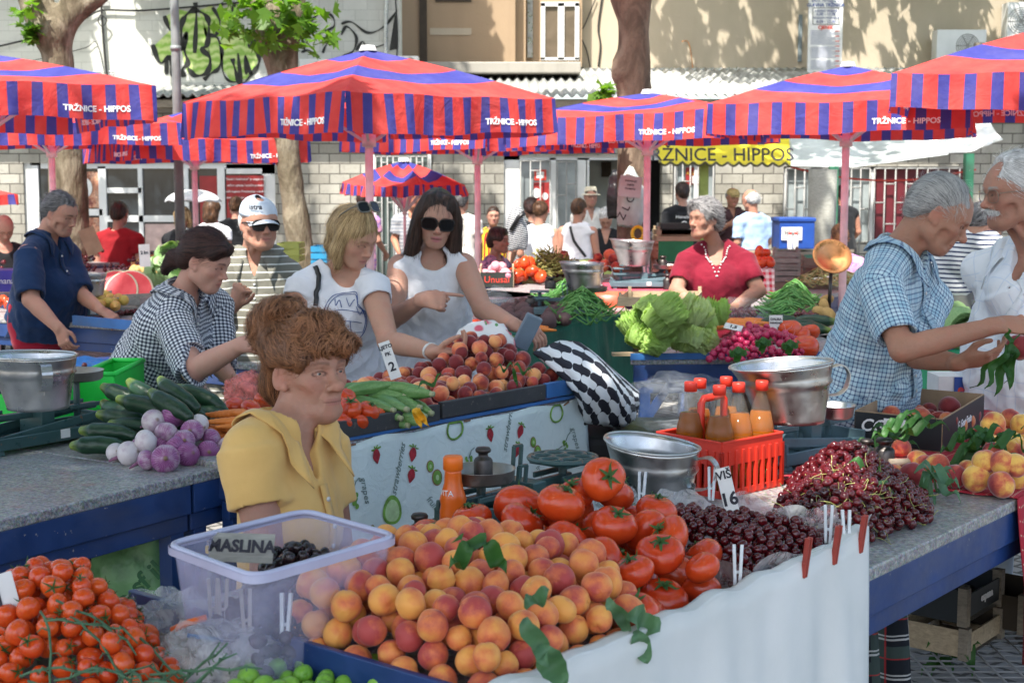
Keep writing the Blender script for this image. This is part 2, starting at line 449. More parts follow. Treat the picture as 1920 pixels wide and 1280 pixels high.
leafm('leaf',(.018,.075,.018),(.055,.16,.035));leafm('leaf_pale',(.05,.13,.07),(.14,.27,.15));leafm('plane_leaf',(.05,.13,.015),(.13,.26,.03),.5,.45);leafm('lettuce',(.26,.46,.09),(.58,.72,.28),.45,.4);leafm('lettuce_pale',(.36,.52,.14),(.72,.80,.42),.45,.3)
def bark(name,a,b,c):
 t=NT(name,.9,.2);o=t.co();v=t.noise(5,5,t.mp(o,sc=(1,1,.55)),.6,.8)
 x=t.ramp(v,[(.36,a),(.48,b),(.60,c)]);t.col(t.mix(x,(.05,.045,.03),t.ma('MULTIPLY',t.ramp(t.noise(40,4,o),[(.5,0.),(.8,1.)]),.4)));t.bump(t.noise(26,5,t.mp(o,sc=(1,1,.3))),.8,.03)
bark('plane_bark',(.085,.07,.045),(.15,.125,.085),(.25,.22,.16));bark('brown_bark',(.10,.072,.052),(.16,.115,.082),(.22,.165,.12))
_fc={}
def text_geo(s,size=.1,extrude=.001,align='CENTER',shear=0.,bold=0.,space=1.):
 """mesh data (verts, faces) of a line of lettering lying in the XY plane"""
 key=(s,size,extrude,align,shear,bold,space)
 if key in _fc:return _fc[key]
 c=bpy.data.curves.new('lettering','FONT');c.body=s;c.size=size;c.extrude=extrude;c.align_x=align;c.align_y='CENTER';c.shear=shear;c.offset=bold;c.space_character=space;c.resolution_u=3
 o=bpy.data.objects.new('lettering',c);COL.objects.link(o);dg=bpy.context.evaluated_depsgraph_get();me=o.evaluated_get(dg).to_mesh()
 r=([v.co.copy()for v in me.vertices],[tuple(p.vertices)for p in me.polygons]);o.evaluated_get(dg).to_mesh_clear()
 bpy.data.objects.remove(o);bpy.data.curves.remove(c);_fc[key]=r;return r
def put_text(mb,s,org,xdir,ydir,size,extrude=.001,mi=0,wrap=None,**k):
 """adds lettering to an MB: text x runs along xdir, up along ydir"""
 vs,fs=text_geo(s,size,extrude,**k);X=Vector(xdir).normalized();Y=Vector(ydir).normalized();Z=X.cross(Y);org=Vector(org)
 out=[(wrap(v.x,v.y,v.z)if wrap else org+X*v.x+Y*v.y+Z*v.z)for v in vs]
 mb.add(out,fs,None,mi)
# world, sun, exposure
W=bpy.data.worlds.new('World');S.world=W;W.use_nodes=True;wt=W.node_tree
SUN_EL,SUN_AZ=math.radians(60),math.radians(205)
sky=wt.nodes.new('ShaderNodeTexSky');sky.sky_type='NISHITA';sky.sun_disc=False;sky.sun_elevation=SUN_EL;sky.sun_rotation=SUN_AZ;sky.air_density=1.;sky.dust_density=3.;sky.ozone_density=.4
bg=wt.nodes['Background'];wt.links.new(sky.outputs[0],bg.inputs[0]);bg.inputs[1].default_value=.15
sl=bpy.data.lights.new('sun','SUN');sl.energy=3.9;sl.angle=math.radians(.6);sl.color=(1.,.95,.87);so=bpy.data.objects.new('sun',sl);COL.objects.link(so)
SD=Vector((sin(SUN_AZ)*cos(SUN_EL),cos(SUN_AZ)*cos(SUN_EL),sin(SUN_EL)))
so.rotation_euler=SD.to_track_quat('Z','Y').to_euler()
vs=S.view_settings;S.display_settings.display_device='sRGB';vs.view_transform='Standard';vs.look='None';vs.exposure=1.52;vs.gamma=1.
S.cycles.use_denoising=True;S.cycles.max_bounces=8;S.cycles.transparent_max_bounces=16;S.cycles.sample_clamp_indirect=4
# ground
def paving():
 t=NT('paving',.85,.3);o=t.co();b=t.n('ShaderNodeTexBrick',offset=.5);t.l(t.mp(o,rot=(0,0,.9)),b.inputs['Vector'])
 for k,v in(('Color1',(.24,.23,.215,1)),('Color2',(.33,.32,.30,1)),('Mortar',(.07,.068,.06,1)),('Scale',1.),('Mortar Size',.010),('Brick Width',.14),('Row Height',.09)):b.inputs[k].default_value=v
 t.col(t.mix(b.outputs[0],(.10,.095,.085),t.ma('MULTIPLY',t.ramp(t.noise(1.5,6,o),[(.4,0.),(.8,1.)]),.5)));t.bump(t.ma('ADD',t.ma('MULTIPLY',b.outputs[1],-1.),t.noise(30,4,o)),.5,.01);return t.m
g=MB();g.add([(-60,-20,0),(60,-20,0),(60,60,0),(-60,60,0)],[(0,1,2,3)]);setp(g.build('ground',paving()),kind='structure')
# the long low shop building and the walls above
YW=20.8;KS=1.25
MATSB=dict(stone=blocks('stone_wall',.30,.145,(.29,.275,.235),(.41,.395,.345),(.12,.11,.095),.008,.8,.92,1.),tile=blocks('white_block_wall',.36,.155,(.50,.51,.47),(.56,.57,.53),(.38,.39,.36),.004,.25,.8,.25),cream=plaster('cream_plaster',(.47,.40,.30),.2),beige=plaster('beige_plaster',(.37,.27,.175),.3),conc=plaster('concrete_ledge',(.36,.34,.30),.6))
simple('frame_white',(.66,.67,.66),.5,.06,3);simple('door_maroon',(.13,.012,.02),.5,.1)
def glassy(name,c,rough=.08):
 t=NT(name,rough,.8);t.col(t.ramp(t.noise(1.6,4,dist=1.),[(.3,tuple(k*.5 for k in c)),(.7,c)]));return t.m
glassy('shop_glass',(.035,.045,.055));glassy('curtain_glass',(.35,.40,.41),.25);glassy('window_brown',(.16,.125,.09),.15)
def rect(mb,x0,x1,y0,y1,Y,th=.06,mi=0):
 """a slab whose front face, at distance Y, spans photograph pixels x0..x1 and y0 (upper)..y1 (lower)"""
 a=Q(x0,(y0+y1)/2,Y);b=Q(x1,(y0+y1)/2,Y);zt=Q((x0+x1)/2,y0,Y).z;zb=Q((x0+x1)/2,y1,Y).z
 mb.box(((a.x+b.x)/2,Y+th/2,(zt+zb)/2),(b.x-a.x,th,zt-zb),mi=mi)
def z_at(py,Y):return Q(960,py,Y).z
def x_at(px,Y):return Q(px,300,Y).x
zE=z_at(186,YW)
def wallbox(name,x0,x1,z0,z1,Y,mat,th=.3,cat='wall',label=None,grp=None):
 m=MB();m.box(((x0+x1)/2,Y+th/2,(z0+z1)/2),(x1-x0,th,z1-z0));o=m.build(name,mat);return o
B=thing('market_building','long low stone market building with barred shop fronts under a corrugated roof','building',(0,YW,0))
def bpart(name,mb,mat,parent=None):
 o=mb.build(name,mat,parent or B);
 if(parent or B)is B:o.location=(0,-YW,0)
 return o
m=MB()
segs=[(-1500,42,0),(515,945,0),(1243,1262,0),(1342,1470,0),(1826,3200,0)]
for a,b,_ in segs:m.box(((x_at(a,YW)+x_at(b,YW))/2,YW+.2,zE/2),(x_at(b,YW)-x_at(a,YW),.4,zE))
m.box(((x_at(1262,YW)+x_at(1342,YW))/2,YW+.2,zE-.12),(x_at(1342,YW)-x_at(1262,YW),.4,.24))
for a,b,yt in((42,515,305),(945,1243,292),(1470,1826,312)):
 zt=z_at(yt,YW);m.box(((x_at(a,YW)+x_at(b,YW))/2,YW+.2,(zE+zt)/2),(x_at(b,YW)-x_at(a,YW),.396,zE-zt))
m.box(((x_at(1470,YW)+x_at(1826,YW))/2,YW+.2,.45),(x_at(1826,YW)-x_at(1470,YW),.396,.9))
bpart('wall',m,MATSB['stone'])
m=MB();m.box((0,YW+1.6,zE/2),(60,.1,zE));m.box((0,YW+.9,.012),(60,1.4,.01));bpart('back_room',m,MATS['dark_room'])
def roofm():
 t=NT('corrugated',.75,.3);o=t.co();t.col(t.mix(t.ramp(t.noise(1.3,6,o),[(.3,(.22,.225,.21)),(.7,(.46,.47,.45))]),(.07,.07,.06),t.ma('MULTIPLY',t.ramp(t.noise(9,5,o),[(.5,0.),(.8,1.)]),.5)));t.bump(t.noise(20,4,o),.3,.01);return t.m
YB=24.6;zR=z_at(138,YB)
m=MB();nw=1100
x0r,x1r=x_at(-600,YW),x_at(2700,YW)
m.grid(lambda u,v:Vector((x0r+(x1r-x0r)*u,YW-.45+(YB-YW+.45)*v,zE+.03+(zR-zE)*v+.028*sin(u*nw/6*2*PI)+(.05 if v>.5 else 0))),nw,4)
o=bpart('roof',m,roofm());q=o.modifiers.new('thick','SOLIDIFY');q.thickness=.012
m=MB();m.box(((x0r+x1r)/2,YW-.28,zE-.09),(x1r-x0r,.24,.10));bpart('eave_board',m,MATS['old_wood'])
m=MB();m.box(((x0r+x1r)/2,YB-.08,zR+.03),(x1r-x0r,.2,.09));bpart('flashing',m,MATS['zinc'])
m=MB();Yf=YW+.05
for a,b,c,d in((42,62,305,620),(62,76,310,620),(76,520,305,316),(188,202,312,620),(262,270,316,620),(200,265,352,362),(76,140,395,402),(140,192,392,404),(200,352,404,416),(346,356,316,620),(366,372,316,620),(410,424,316,620),(424,520,308,326),(494,520,316,620),(424,496,440,620),(76,192,470,620)):rect(m,a,b,c,d,Yf,.07)
bpart('shop_frame',m,MATS['frame_white'])
m=MB();rect(m,74,496,312,620,Yf+.05,.02);bpart('shop_window',m,MATS['shop_glass'])
def foodprint():
 t=NT('food_print',.3,.5);o=t.co();v=t.vor(34,o,'F1',1);n=t.noise(7,4,o)
 t.col(t.mix(t.ramp(n,[(.35,(.16,.02,.02)),(.5,(.42,.14,.06)),(.62,(.66,.44,.30))]),t.ramp(t.sep(v)[0],[(.2,(.12,.015,.015)),(.8,(.62,.32,.2))]),.55));return t.m
fp=foodprint()
m=MB();rect(m,140,186,322,390,Yf+.03,.012);rect(m,150,188,408,466,Yf+.03,.012);bpart('window_poster',m,fp)
m=MB();rect(m,272,345,420,470,Yf+.03,.012);simple('pale_print',(.50,.36,.33),.4,.3,3);bpart('window_poster',m,MATS['pale_print'])
simple('coffee_red',(.30,.02,.02),.5,.12)
pm=MB();rect(pm,375,412,330,440,Yf+.03,.012);bpart('window_poster',pm,MATS['coffee_red'])
m=MB();a=Q(161,352,Yf+.02);pts=[(a.x+.094*cos(t),a.y,a.z+.138*sin(t))for t in[i*PI/8 for i in range(16)]];m.poly(pts,.01,(0,-1,0));bpart('window_sticker',m,MATS['white_card'])
po=thing('wall_poster','dark red poster with white lines of writing beside the shop door on the left','poster')
m=MB();rect(m,425,495,329,438,Yf-.035,.02);m.build('board',MATS['coffee_red'],po)
m=MB();lines=['"Svježe i kvalitetno" je slogan koji','točno opisuje i potiče ponudu','naših kupaca. Proizvodnja vrijedna','mesa na tržnici i drugo, tradicija','ima svoje u domaćoj kuhinji','i kućnom pultu','dobar dan','svakome']
for i,l in enumerate(lines):
 q=Q(460,336+i*11.5,Yf-.05);put_text(m,l,q,(1,0,0),(0,0,1),(.0345 if i<5 else.03)*KS,.002)
m.build('lettering',MATS['white_text'],po)
m=MB();
for a,b,c,d in((945,974,292,640),(1030,1042,296,640),(1082,1100,296,640),(945,1243,290,300),(1098,1104,296,640),(1165,1172,300,640)):rect(m,a,b,c,d,Yf,.08)
bpart('door_frame',m,MATS['frame_white'])
m=MB();rect(m,974,1030,300,640,Yf+.06,.02);rect(m,1042,1082,300,640,Yf+.06,.02);bpart('door_glass',m,MATS['curtain_glass'])
def bars(name,x0,x1,y0,y1,Y,nx,ys,r=.011):
 mm=MB()
 for i in range(nx+1):
  px=x0+(x1-x0)*i/nx;mm.tube([Q(px,y0,Y),(Q(px,y0,Y).x,Y,z_at(y1,Y))],r,6)
 for k,y in enumerate(ys):
  for i in range(nx):
   if(i+k)%2==0 or y in(y0,y1):
    a=Q(x0+(x1-x0)*i/nx,y,Y);b=Q(x0+(x1-x0)*(i+1)/nx,y,Y);b.z=a.z;mm.tube([a,b],r,6)
 return bpart(name,mm,MATS['grey_bar'])
bars('window_grille',976,1032,302,600,Yf-.06,3,(302,320,400,450),.010);bars('window_grille',1045,1080,304,600,Yf-.06,2,(304,345,366,420),.012)
m=MB();rect(m,1000,1030,342,400,Yf+.045,.012);bpart('window_poster',m,MATS['coffee_red']);m=MB();rect(m,1002,1024,318,338,Yf+.045,.012);simple('sign_red',(.62,.05,.03),.5,.05);bpart('window_poster',m,MATS['sign_red'])
m=MB();a=Q(1005,364,Yf+.035);
for(px,py,r)in((1006,362,.062),(1022,368,.045),(1012,386,.038)):
 a=Q(px,py,Yf+.04);m.poly([(a.x+r*cos(t),a.y,a.z+r*1.15*sin(t))for t in[i*PI/7 for i in range(14)]],.004,(0,-1,0))
bpart('window_sticker',m,MATS['white_card'])
m=MB();rect(m,1006,1020,322,334,Yf+.040,.004);bpart('window_sticker',m,MATS['white_card'])
simple('room_pale',(.50,.53,.50),.8,.1,3);m=MB();rect(m,1100,1175,296,600,YW+.95,.05);bpart('inner_wall',m,MATS['room_pale']);m=MB();rect(m,1128,1146,304,332,YW+.90,.04);bpart('fuse_box',m,MATS['card_dark'])
m=MB();
for a,b,c,d in((1262,1268,300,640),(1336,1342,300,640),(1262,1342,298,304),(1300,1305,300,640)):rect(m,a,b,c,d,Yf,.07)
bpart('window_frame',m,MATS['frame_white']);m=MB();rect(m,1264,1340,300,640,Yf+.05,.02);bpart('window_pane',m,MATS['curtain_glass']);bars('window_grille',1266,1338,304,600,Yf-.05,5,(304,340,400),.010)
m=MB();rect(m,1286,1312,314,346,Yf+.03,.012);bpart('window_poster',m,MATS['coffee_red']);m=MB();rect(m,1297,1311,330,344,Yf+.02,.006);bpart('window_sticker',m,MATS['white_card']);m=MB();put_text(m,'AKCIJA',Q(1300,325,Yf+.02),(1,0,0),(0,0,1),.062,.002);simple('gold_text',(.7,.4,.05),.6,.05);bpart('window_lettering',m,MATS['gold_text'])
m=MB()
for a,b,c,d in((1462,1474,312,640),(1628,1638,312,640),(1462,1640,310,318),(1550,1556,316,640),(1818,1828,312,640),(1638,1828,310,316)):rect(m,a,b,c,d,Yf,.08)
bpart('window_frame',m,MATS['frame_white']);m=MB();rect(m,1472,1630,316,640,Yf+.06,.02);bpart('window_pane',m,MATS['curtain_glass'])
m=MB();rect(m,1638,1820,316,640,Yf+.06,.03)
for k in range(10):rect(m,1638+k*18.2+2,1638+k*18.2+15,330,640,Yf+.045,.02)
bpart('shutter',m,MATS['door_maroon']);bars('window_grille',1474,1632,316,600,Yf-.05,9,(316,352,392,430));bars('window_grille',1640,1820,316,600,Yf-.05,9,(316,345,380,420,450))
m=MB();rect(m,702,805,292,640,YW-.03,.05);glassy('green_glass_dark',(.10,.14,.13),.3);bpart('window_pane',m,MATS['green_glass_dark']);bars('window_grille',704,803,294,600,YW-.08,9,(294,305,380,460),.012)
m=MB();rect(m,738,746,380,640,YW-.06,.03);rect(m,698,704,290,640,YW-.06,.05);rect(m,803,809,290,640,YW-.06,.05);bpart('window_frame',m,MATS['frame_white'])
YL=21.8
wb=thing('block_building','tall white block walled building with graffiti above the shops on the left','building')
m=MB();zb=z_at(176,YL);xa,xb=x_at(-700,YL),x_at(752,YL);m.box(((xa+xb)/2,YL+.2,zb+4),(xb-xa,.4,8));m.build('wall',MATSB['tile'],wb)
m=MB();m.box(((xa+xb)/2,YL+.12,zb-.10),(xb-xa,.4,.14));m.build('lintel',MATS['card_dark'],wb)
m=MB()
for k in range(7):m.box(((xa+xb)/2,YL+0.,zb-.24-k*.075),(xb-xa,.16,.03),R=Matrix.Rotation(.5,3,'X'))
m.build('louvre',MATS['frame_white'],wb)
def louvre_vent(px0,px1,py0,py1,Y,parent):
 mm=MB();a=Q(px0,py0,Y);b=Q(px1,py1,Y);mm.box(((a.x+b.x)/2,Y+.02,(a.z+b.z)/2),(b.x-a.x,.03,a.z-b.z));n=6
 for k in range(n):mm.box(((a.x+b.x)/2,Y-.008,b.z+(a.z-b.z)*(k+.5)/n),(b.x-a.x-.03,.02,(a.z-b.z)/n*.55),R=Matrix.Rotation(.5,3,'X'))
 mm.build('vent',MATS['frame_white'],parent)
for v in((172,192,132,162),(198,216,132,162),(34,50,0,22),(190,207,0,12)):louvre_vent(*v,YL-.01,wb)
gf=thing('graffiti','lime green and black spray painted graffiti on the white block wall','graffiti')
def gp(px,py,d=0.):return Q(px,py,YL-.006-d)
def gpoly(pts,mat,name,d=0.):
 mm=MB();P_=[gp(x,y,d)for x,y in pts];bm=bmesh.new();f=bm.faces.new([bm.verts.new(p)for p in P_]);bmesh.ops.triangulate(bm,faces=[f]);me=bpy.data.meshes.new(name);bm.to_mesh(me);bm.free();return mesh_obj(name,me,gf,mat)
def sprayg():
 t=NT('spray_green',.7,.3);o=t.co();s=t.sep(o);w=t.ma('SINE',t.ma('ADD',t.ma('MULTIPLY',s[2],52.),t.ma('MULTIPLY',t.noise(5,3,o),14.)))
 t.col(t.mix((.24,.42,.075),(.52,.62,.26),t.ma('MULTIPLY_ADD',w,.5,.5)));return t.m
sg=sprayg();simple('spray_black',(.015,.017,.015),.6,.2)
smoothc=lambda pts,n=5:pts
for k,pl in enumerate([[(290,85),(318,58),(312,30),(335,18),(365,25),(390,48),(388,88),(396,105),(390,135),(372,142),(352,138),(345,120),(340,90),(345,60),(330,70),(322,105),(300,118)],[(372,20),(398,10),(412,40),(405,70),(418,100),(412,130),(393,138),(396,105),(390,88),(390,48)],[(412,75),(440,60),(478,60),(486,95),(482,120),(462,148),(434,154),(416,128),(418,100)],[(415,18),(442,8),(450,28),(440,55),(415,55)],[(365,78),(380,66),(384,90),(372,102)]]):
 gpoly(pl,sg,'fill',.0005*k)
def cr(pts,n=6):
 out=[];
 for i in range(len(pts)-1):
  p0=pts[max(i-1,0)];p1=pts[i];p2=pts[i+1];p3=pts[min(i+2,len(pts)-1)]
  for k in range(n):
   t=k/n;out.append(tuple(.5*((2*p1[j])+(-p0[j]+p2[j])*t+(2*p0[j]-5*p1[j]+4*p2[j]-p3[j])*t*t+(-p0[j]+3*p1[j]-3*p2[j]+p3[j])*t**3)for j in range(2)))
 return out+[tuple(pts[-1])]
def stroke(mm,pts,w):
 c=cr(pts);w=w*KS;P_=[gp(x,y,.004)for x,y in c];vs=[];n=len(P_)
 for i,p in enumerate(P_):
  d=(P_[min(i+1,n-1)]-P_[max(i-1,0)]).normalized();s_=Vector((d.z,0,-d.x));ww=w*(.8+.4*sin(i*.7))/2
  vs+=[p-s_*ww,p+s_*ww]
 mm.add(vs,[(2*i,2*i+1,2*i+3,2*i+2)for i in range(n-1)])
m=MB()
for w,pts in((.055,[(286,84),(300,118),(318,108),(322,135),(330,148)]),(.05,[(308,30),(318,55),(335,70)]),(.06,[(345,145),(342,130),(352,118),(345,90),(350,60),(342,92),(340,50),(350,28),(366,20),(386,30),(392,50),(388,84),(378,92),(394,110),(388,136),(366,142),(352,128)]),(.05,[(365,100),(368,30),(366,5)]),(.045,[(392,66),(408,72),(416,100),(410,128),(396,138),(382,150)]),(.04,[(398,14),(412,40),(405,68)]),(.05,[(470,55),(484,70),(468,86),(482,98),(486,116),(476,134),(452,158),(440,128),(436,110)]),(.045,[(452,155),(446,100)]),(.04,[(462,140),(460,104),(470,140)]),(.045,[(312,140),(314,108),(326,120),(322,142)]),(.04,[(440,5),(436,30),(446,50)]),(.03,[(415,100),(418,135),(430,152),(452,154)]),(.03,[(418,5),(412,22),(440,30)])):stroke(m,pts,w)
m.build('outline',MATS['spray_black'],gf)
gf2=thing('graffiti','thin black scribbled tag on the white wall beside the beige building','graffiti');m=MB()
for w,pts in((.03,[(565,98),(580,95),(598,108)]),(.03,[(566,70),(572,98)]),(.028,[(574,50),(600,25),(622,30),(626,50),(604,60)]),(.03,[(640,45),(660,42),(690,62),(720,50),(745,20)]),(.035,[(640,108),(662,96),(668,70),(650,50),(640,66)]),(.03,[(668,95),(680,78),(690,92),(725,82)]),(.03,[(605,100),(612,84),(630,66)])):stroke(m,pts,w)
m.build('tag_lines',MATS['spray_black'],gf2)
m=MB();m.poly([gp(x,y,.003)for x,y in((730,95),(740,30),(745,28),(746,92))],.004,(0,-1,0));m.build('tag_lines',MATS['spray_black'],gf2)
bb=thing('beige_building','beige plastered house wall with a white window above the corrugated roof','building')
Yc=23.4;m=MB();z0=z_at(118,Yc);xa,xb,xc=x_at(752,Yc),x_at(966,Yc),x_at(986,Yc)
m.box(((xa+xb)/2,Yc+1.5,z0+4),(xb-xa,3,8));m.box(((xb+xc)/2,Yc+1.65,z0+4),(xc-xb,2.7,8));m.build('wall',MATSB['beige'],bb)
m=MB();xd=x_at(1090,Yc+.8);m.box(((xc+xd)/2,Yc+1.,z0+4),(xd-xc,.4,8));
m.build('wall',MATSB['beige'],bb)
m=MB();rect(m,786,800,-120,120,Yc-.05,.05);m.build('drainpipe',MATS['card_dark'],bb)
m=MB();rect(m,989,999,-120,108,Yc+.7,.08);m.build('drainpipe',MATS['zinc'],bb);m=MB();rect(m,806,884,53,66,Yc-.012,.02);m.build('wall_patch',MATSB['cream'],bb);m=MB();rect(m,816,884,-60,4,Yc-.02,.04);m.build('window_frame',MATS['card_dark'],bb)
wn=MB();Yn=Yc+.74
for a,b,c,d in((1014,1022,6,112),(1046,1058,6,112),(1078,1086,6,112),(1014,1086,4,12),(1014,1086,108,113)):rect(wn,a,b,c,d,Yn,.06)
f=wn.build('window',MATS['frame_white'],bb);pn=MB();rect(pn,1016,1084,8,111,Yn+.04,.02);pn.build('pane',MATS['window_brown'],f)
m=MB();a0=x_at(770,Yc-.6);a1=x_at(1088,Yc-.6);zz=z_at(117,Yc-.6);m.box(((a0+a1)/2,Yc+.2,zz-.09),(a1-a0,1.8,.18));m.build('ledge',MATSB['conc'],bb,.02)
m=MB();
for k in range(160):
 px=800+rnd.random()*280;q=Q(px,116,Yc-.3-rnd.random()*.2);q.z=zz+.012;s_=.03+rnd.random()*.04;m.box(q,(s_,s_*.7,.012),rnd.random()*3)
simple('dry_leaf',(.25,.12,.05),.9,.3);o=m.build('fallen_leaves',MATS['dry_leaf']);setp(o,kind='stuff',label='dry brown leaves scattered on the ledge')
cb=thing('cream_building','sunlit cream plastered wall rising behind the corrugated roof on the right','building')
m=MB();xa=x_at(1086,YB);xb=x_at(3200,YB);m.box(((xa+xb)/2,YB+.2,zR+3.9),(xb-xa,.4,8));m.build('wall',MATSB['cream'],cb)
def aircon(px,py,Y,w,h,label):
 w*=KS;h*=KS;r=thing('air_conditioner',label,'air conditioner');q=Q(px,py,Y);m=MB();m.box(q+Vector((0,.15,0)),(w,.3,h));m.build('housing',MATS['frame_white'],r,.01)
 m=MB();rr=h*.36;c=q+Vector((w*.12,-.004,0))
 for k in range(6):rk=rr*(k+1)/6;m.tube([c+Vector((rk*cos(t),0,rk*sin(t)))for t in[i*PI/12 for i in range(25)]],.006,5)
 for k in range(6):a=k*PI/3;m.tube([c,c+Vector((rr*cos(a),0,rr*sin(a)))],.006,5)
 m.build('fan_grille',MATS['grey_bar'],r);return r
aircon(590,130,YL-.32,.36,.24,'small beige air conditioner on the white wall above the umbrellas');r=aircon(1803,86,YB-.5,.66,.42,'pale air conditioner on the cream wall near the top right corner');aircon(1910,40,YB-.35,.3,.5,'blue grey meter cabinet cut off by the right edge above the roof')
aircon(765,115,21.3,.24,.12,'low white unit peeking over the central umbrella')
sb=thing('notice_board','tall white market notice board with opening hours and price list on the cream wall','sign');Ys=YB-.9
m=MB();rect(m,1516,1580,-40,139,Ys,.05);m.build('board',MATS['white_card'],sb)
m=MB();z=(0,0,1);X_=(1,0,0)
def bt(mm,s,px,py,size,**k):put_text(mm,s,Q(px,py,Ys-.008),X_,z,size*KS,.002,**k)
bt(m,'SPLIT, Hrvojeva 3',1548,2,.05);bt(m,'GLAVNA TRŽNICA',1548,10,.058,bold=.0015);bt(m,'RADNO VRIJEME',1549,21,.04);bt(m,'6,00 - 13,00',1549,27,.052);bt(m,'NEDJELJOM I PRAZNIKOM',1549,34,.03);bt(m,'6,00 - 12,00',1549,41,.052)
for k in range(24):
 if k in(9,17):continue
 q=Q(1520,58+k*3.1,Ys-.006);w=(.34+.07*((k*7)%3));m.box((q.x+w/2,Ys-.006,q.z),(w,.004,.0045))
m.build('lettering',MATS['ink_blue'],sb)
m=MB();bt(m,'CJENIK',1548,52,.062,bold=.002)
for k in range(24):
 if k%3==0:q=Q(1570,59+k*3.1,Ys-.008);m.box((q.x,Ys-.008,q.z),(.07,.004,.012))
m.build('lettering',MATS['sign_red'],sb)
m=MB();fr=[(1524,15),(1573,15),(1573,46),(1524,46),(1524,15)];P_=[Q(x,y,Ys-.006)for x,y in fr]
for a,b in zip(P_,P_[1:]):m.tube([a,b],.004,5)
m.build('frame_line',MATS['ink'],sb)
m=MB();rect(m,1497,1504,28,116,YB-.04,.05);setp(m.build('green_strip',MATS['grey_cloth']),'narrow grey green plank fixed upright on the cream wall','plank')
m=MB();rect(m,1828,1870,80,100,YB-1.2,.06);setp(m.build('roof_crate',MATS['old_wood']),'small weathered brown box top beside the pale air conditioner','box')
def cable(label,pts,Y,r=.012,mat='rubber'):
 m=MB();c=cr(pts,5);m.tube([Q(x,y,Y)for x,y in c],r,6);return setp(m.build('wall_cable',MATS[mat]),label,'cable','cables strung along the walls')
cable('black cable climbing from the left edge across the white wall to the mast',[(-40,95),(60,72),(150,40),(190,20),(270,20),(420,8),(520,-4)],YL-.05,.014)
cable('thin grey cable on the white wall left of the lamp post',[(-10,130),(100,105),(160,90),(182,82),(200,160)],YL-.04,.006)
cable('black cable hanging down the cream wall right of the white window',[(1130,-10),(1122,50),(1126,85),(1122,125)],YB-.03,.016)
cable('loose wires by the window corner of the beige house',[(1118,-5),(1095,50),(1085,60),(1100,95),(1108,135)],YB-.05,.010)
cable('rusty bent wire on the cream wall right of the brown trunk',[(1278,78),(1292,82),(1300,136)],YB-.03,.008,'copper')
cable('dark vertical conduit on the white wall with a coiled wire',[(190,8),(192,45),(196,100),(202,158)],YL-.06,.020);cable('coil of wire hanging on the dark conduit',[(190,28),(200,38),(192,50),(184,40),(190,28),(201,40)],YL-.10,.008)
cable('grey pipe on the white wall beside the beige house',[(725,-10),(723,60),(724,110)],YL-.06,.03,'zinc');cable('thin dark cable on the white wall beside the grey pipe',[(741,-10),(745,60),(744,110)],YL-.05,.012)
cable('red cord strung below the grey awning',[(1478,312),(1560,330),(1640,338),(1720,336),(1830,318)],19.5,.013,'sign_red')
lp=thing('lamp_post','grey steel lamp post rising between the two left umbrellas','lamp post');a=Q(333,240,15.2);m=MB();m.tube([(a.x,a.y,0),(a.x,a.y,3.3),(a.x-.01,a.y,6.5)],[.055,.046,.04],12);m.tube([(a.x,a.y,3.12),(a.x,a.y,3.17)],.056,12);m.build('post',MATS['pole_steel'],lp)
m=MB();m.tube([(a.x,a.y,6.5),(a.x+.3,a.y,7.),(a.x+.9,a.y,7.1)],.03,8);m.box((a.x+1.1,a.y,7.1),(.5,.18,.1));m.build('lamp_head',MATS['pole_steel'],lp)
lp2=setp(MB().tube([Q(1543,318,15.),(Q(1543,318,15).x,15,0)],[.15,.15],16).build('concrete_post',MATS['grey_wood']),'thick grey round post in front of the barred window','post')
for i,(px,Y,y0,lab,mt)in enumerate(((1563,18.4,312,'dark green square post beside the thick grey post','green_post'),(1817,18.8,288,'slim green post under the pale awning beside the man with glasses','green_post'),(1320,18.9,300,'yellow green post below the yellow awning','olive_cloth'))):
 q=Q(px,y0,Y);m=MB();m.box((q.x,Y,q.z/2),(.11,.11,q.z));setp(m.build('awning_post',MATS[mt]),lab,'post','posts of the awnings')
# striped market umbrellas
def canopy_mat():
 t=NT('striped_canvas',.8,.25);uv=t.sep(t.co('UV'));o=t.co()
 u,v=uv[0],uv[1]
 on_roof=t.ma('LESS_THAN',v,1.5)
 b1=t.ma('LESS_THAN',v,.22);b2=t.ma('MULTIPLY',t.ma('GREATER_THAN',v,.47),t.ma('LESS_THAN',v,.68));roof_blue=t.ma('ADD',b1,b2,clamp=True)
 val_blue=t.ma('LESS_THAN',t.ma('FRACT',t.ma('ADD',u,.2)),.44)
 f=t.ma('ADD',t.ma('MULTIPLY',on_roof,roof_blue),t.ma('MULTIPLY',t.ma('SUBTRACT',1.,on_roof),val_blue))
 n=t.noise(6,4,o)
 red=t.ramp(n,[(.3,(.66,.060,.060)),(.7,(.78,.10,.085))]);blue=t.ramp(n,[(.3,(.055,.06,.31)),(.7,(.085,.09,.38))])
 c=t.mix(red,blue,f);c=t.mix(c,(.55,.45,.42),t.ma('MULTIPLY',t.ramp(t.noise(3.5,6,o,.65),[(.5,0.),(.85,1.)]),.14));t.col(c)
 tb=t.n('ShaderNodeBsdfTranslucent');t.l(c,tb.inputs[0]);mx=t.n('ShaderNodeMixShader');mx.inputs[0].default_value=.42
 t.l(t.b.outputs[0],mx.inputs[1]);t.l(tb.outputs[0],mx.inputs[2]);t.l(mx.outputs[0],t.out.inputs[0]);t.bump(t.noise(7,5,o,.6,.8),.5,.03);return t.m
CANV=canopy_mat();simple('cap_grey',(.55,.55,.56),.5)
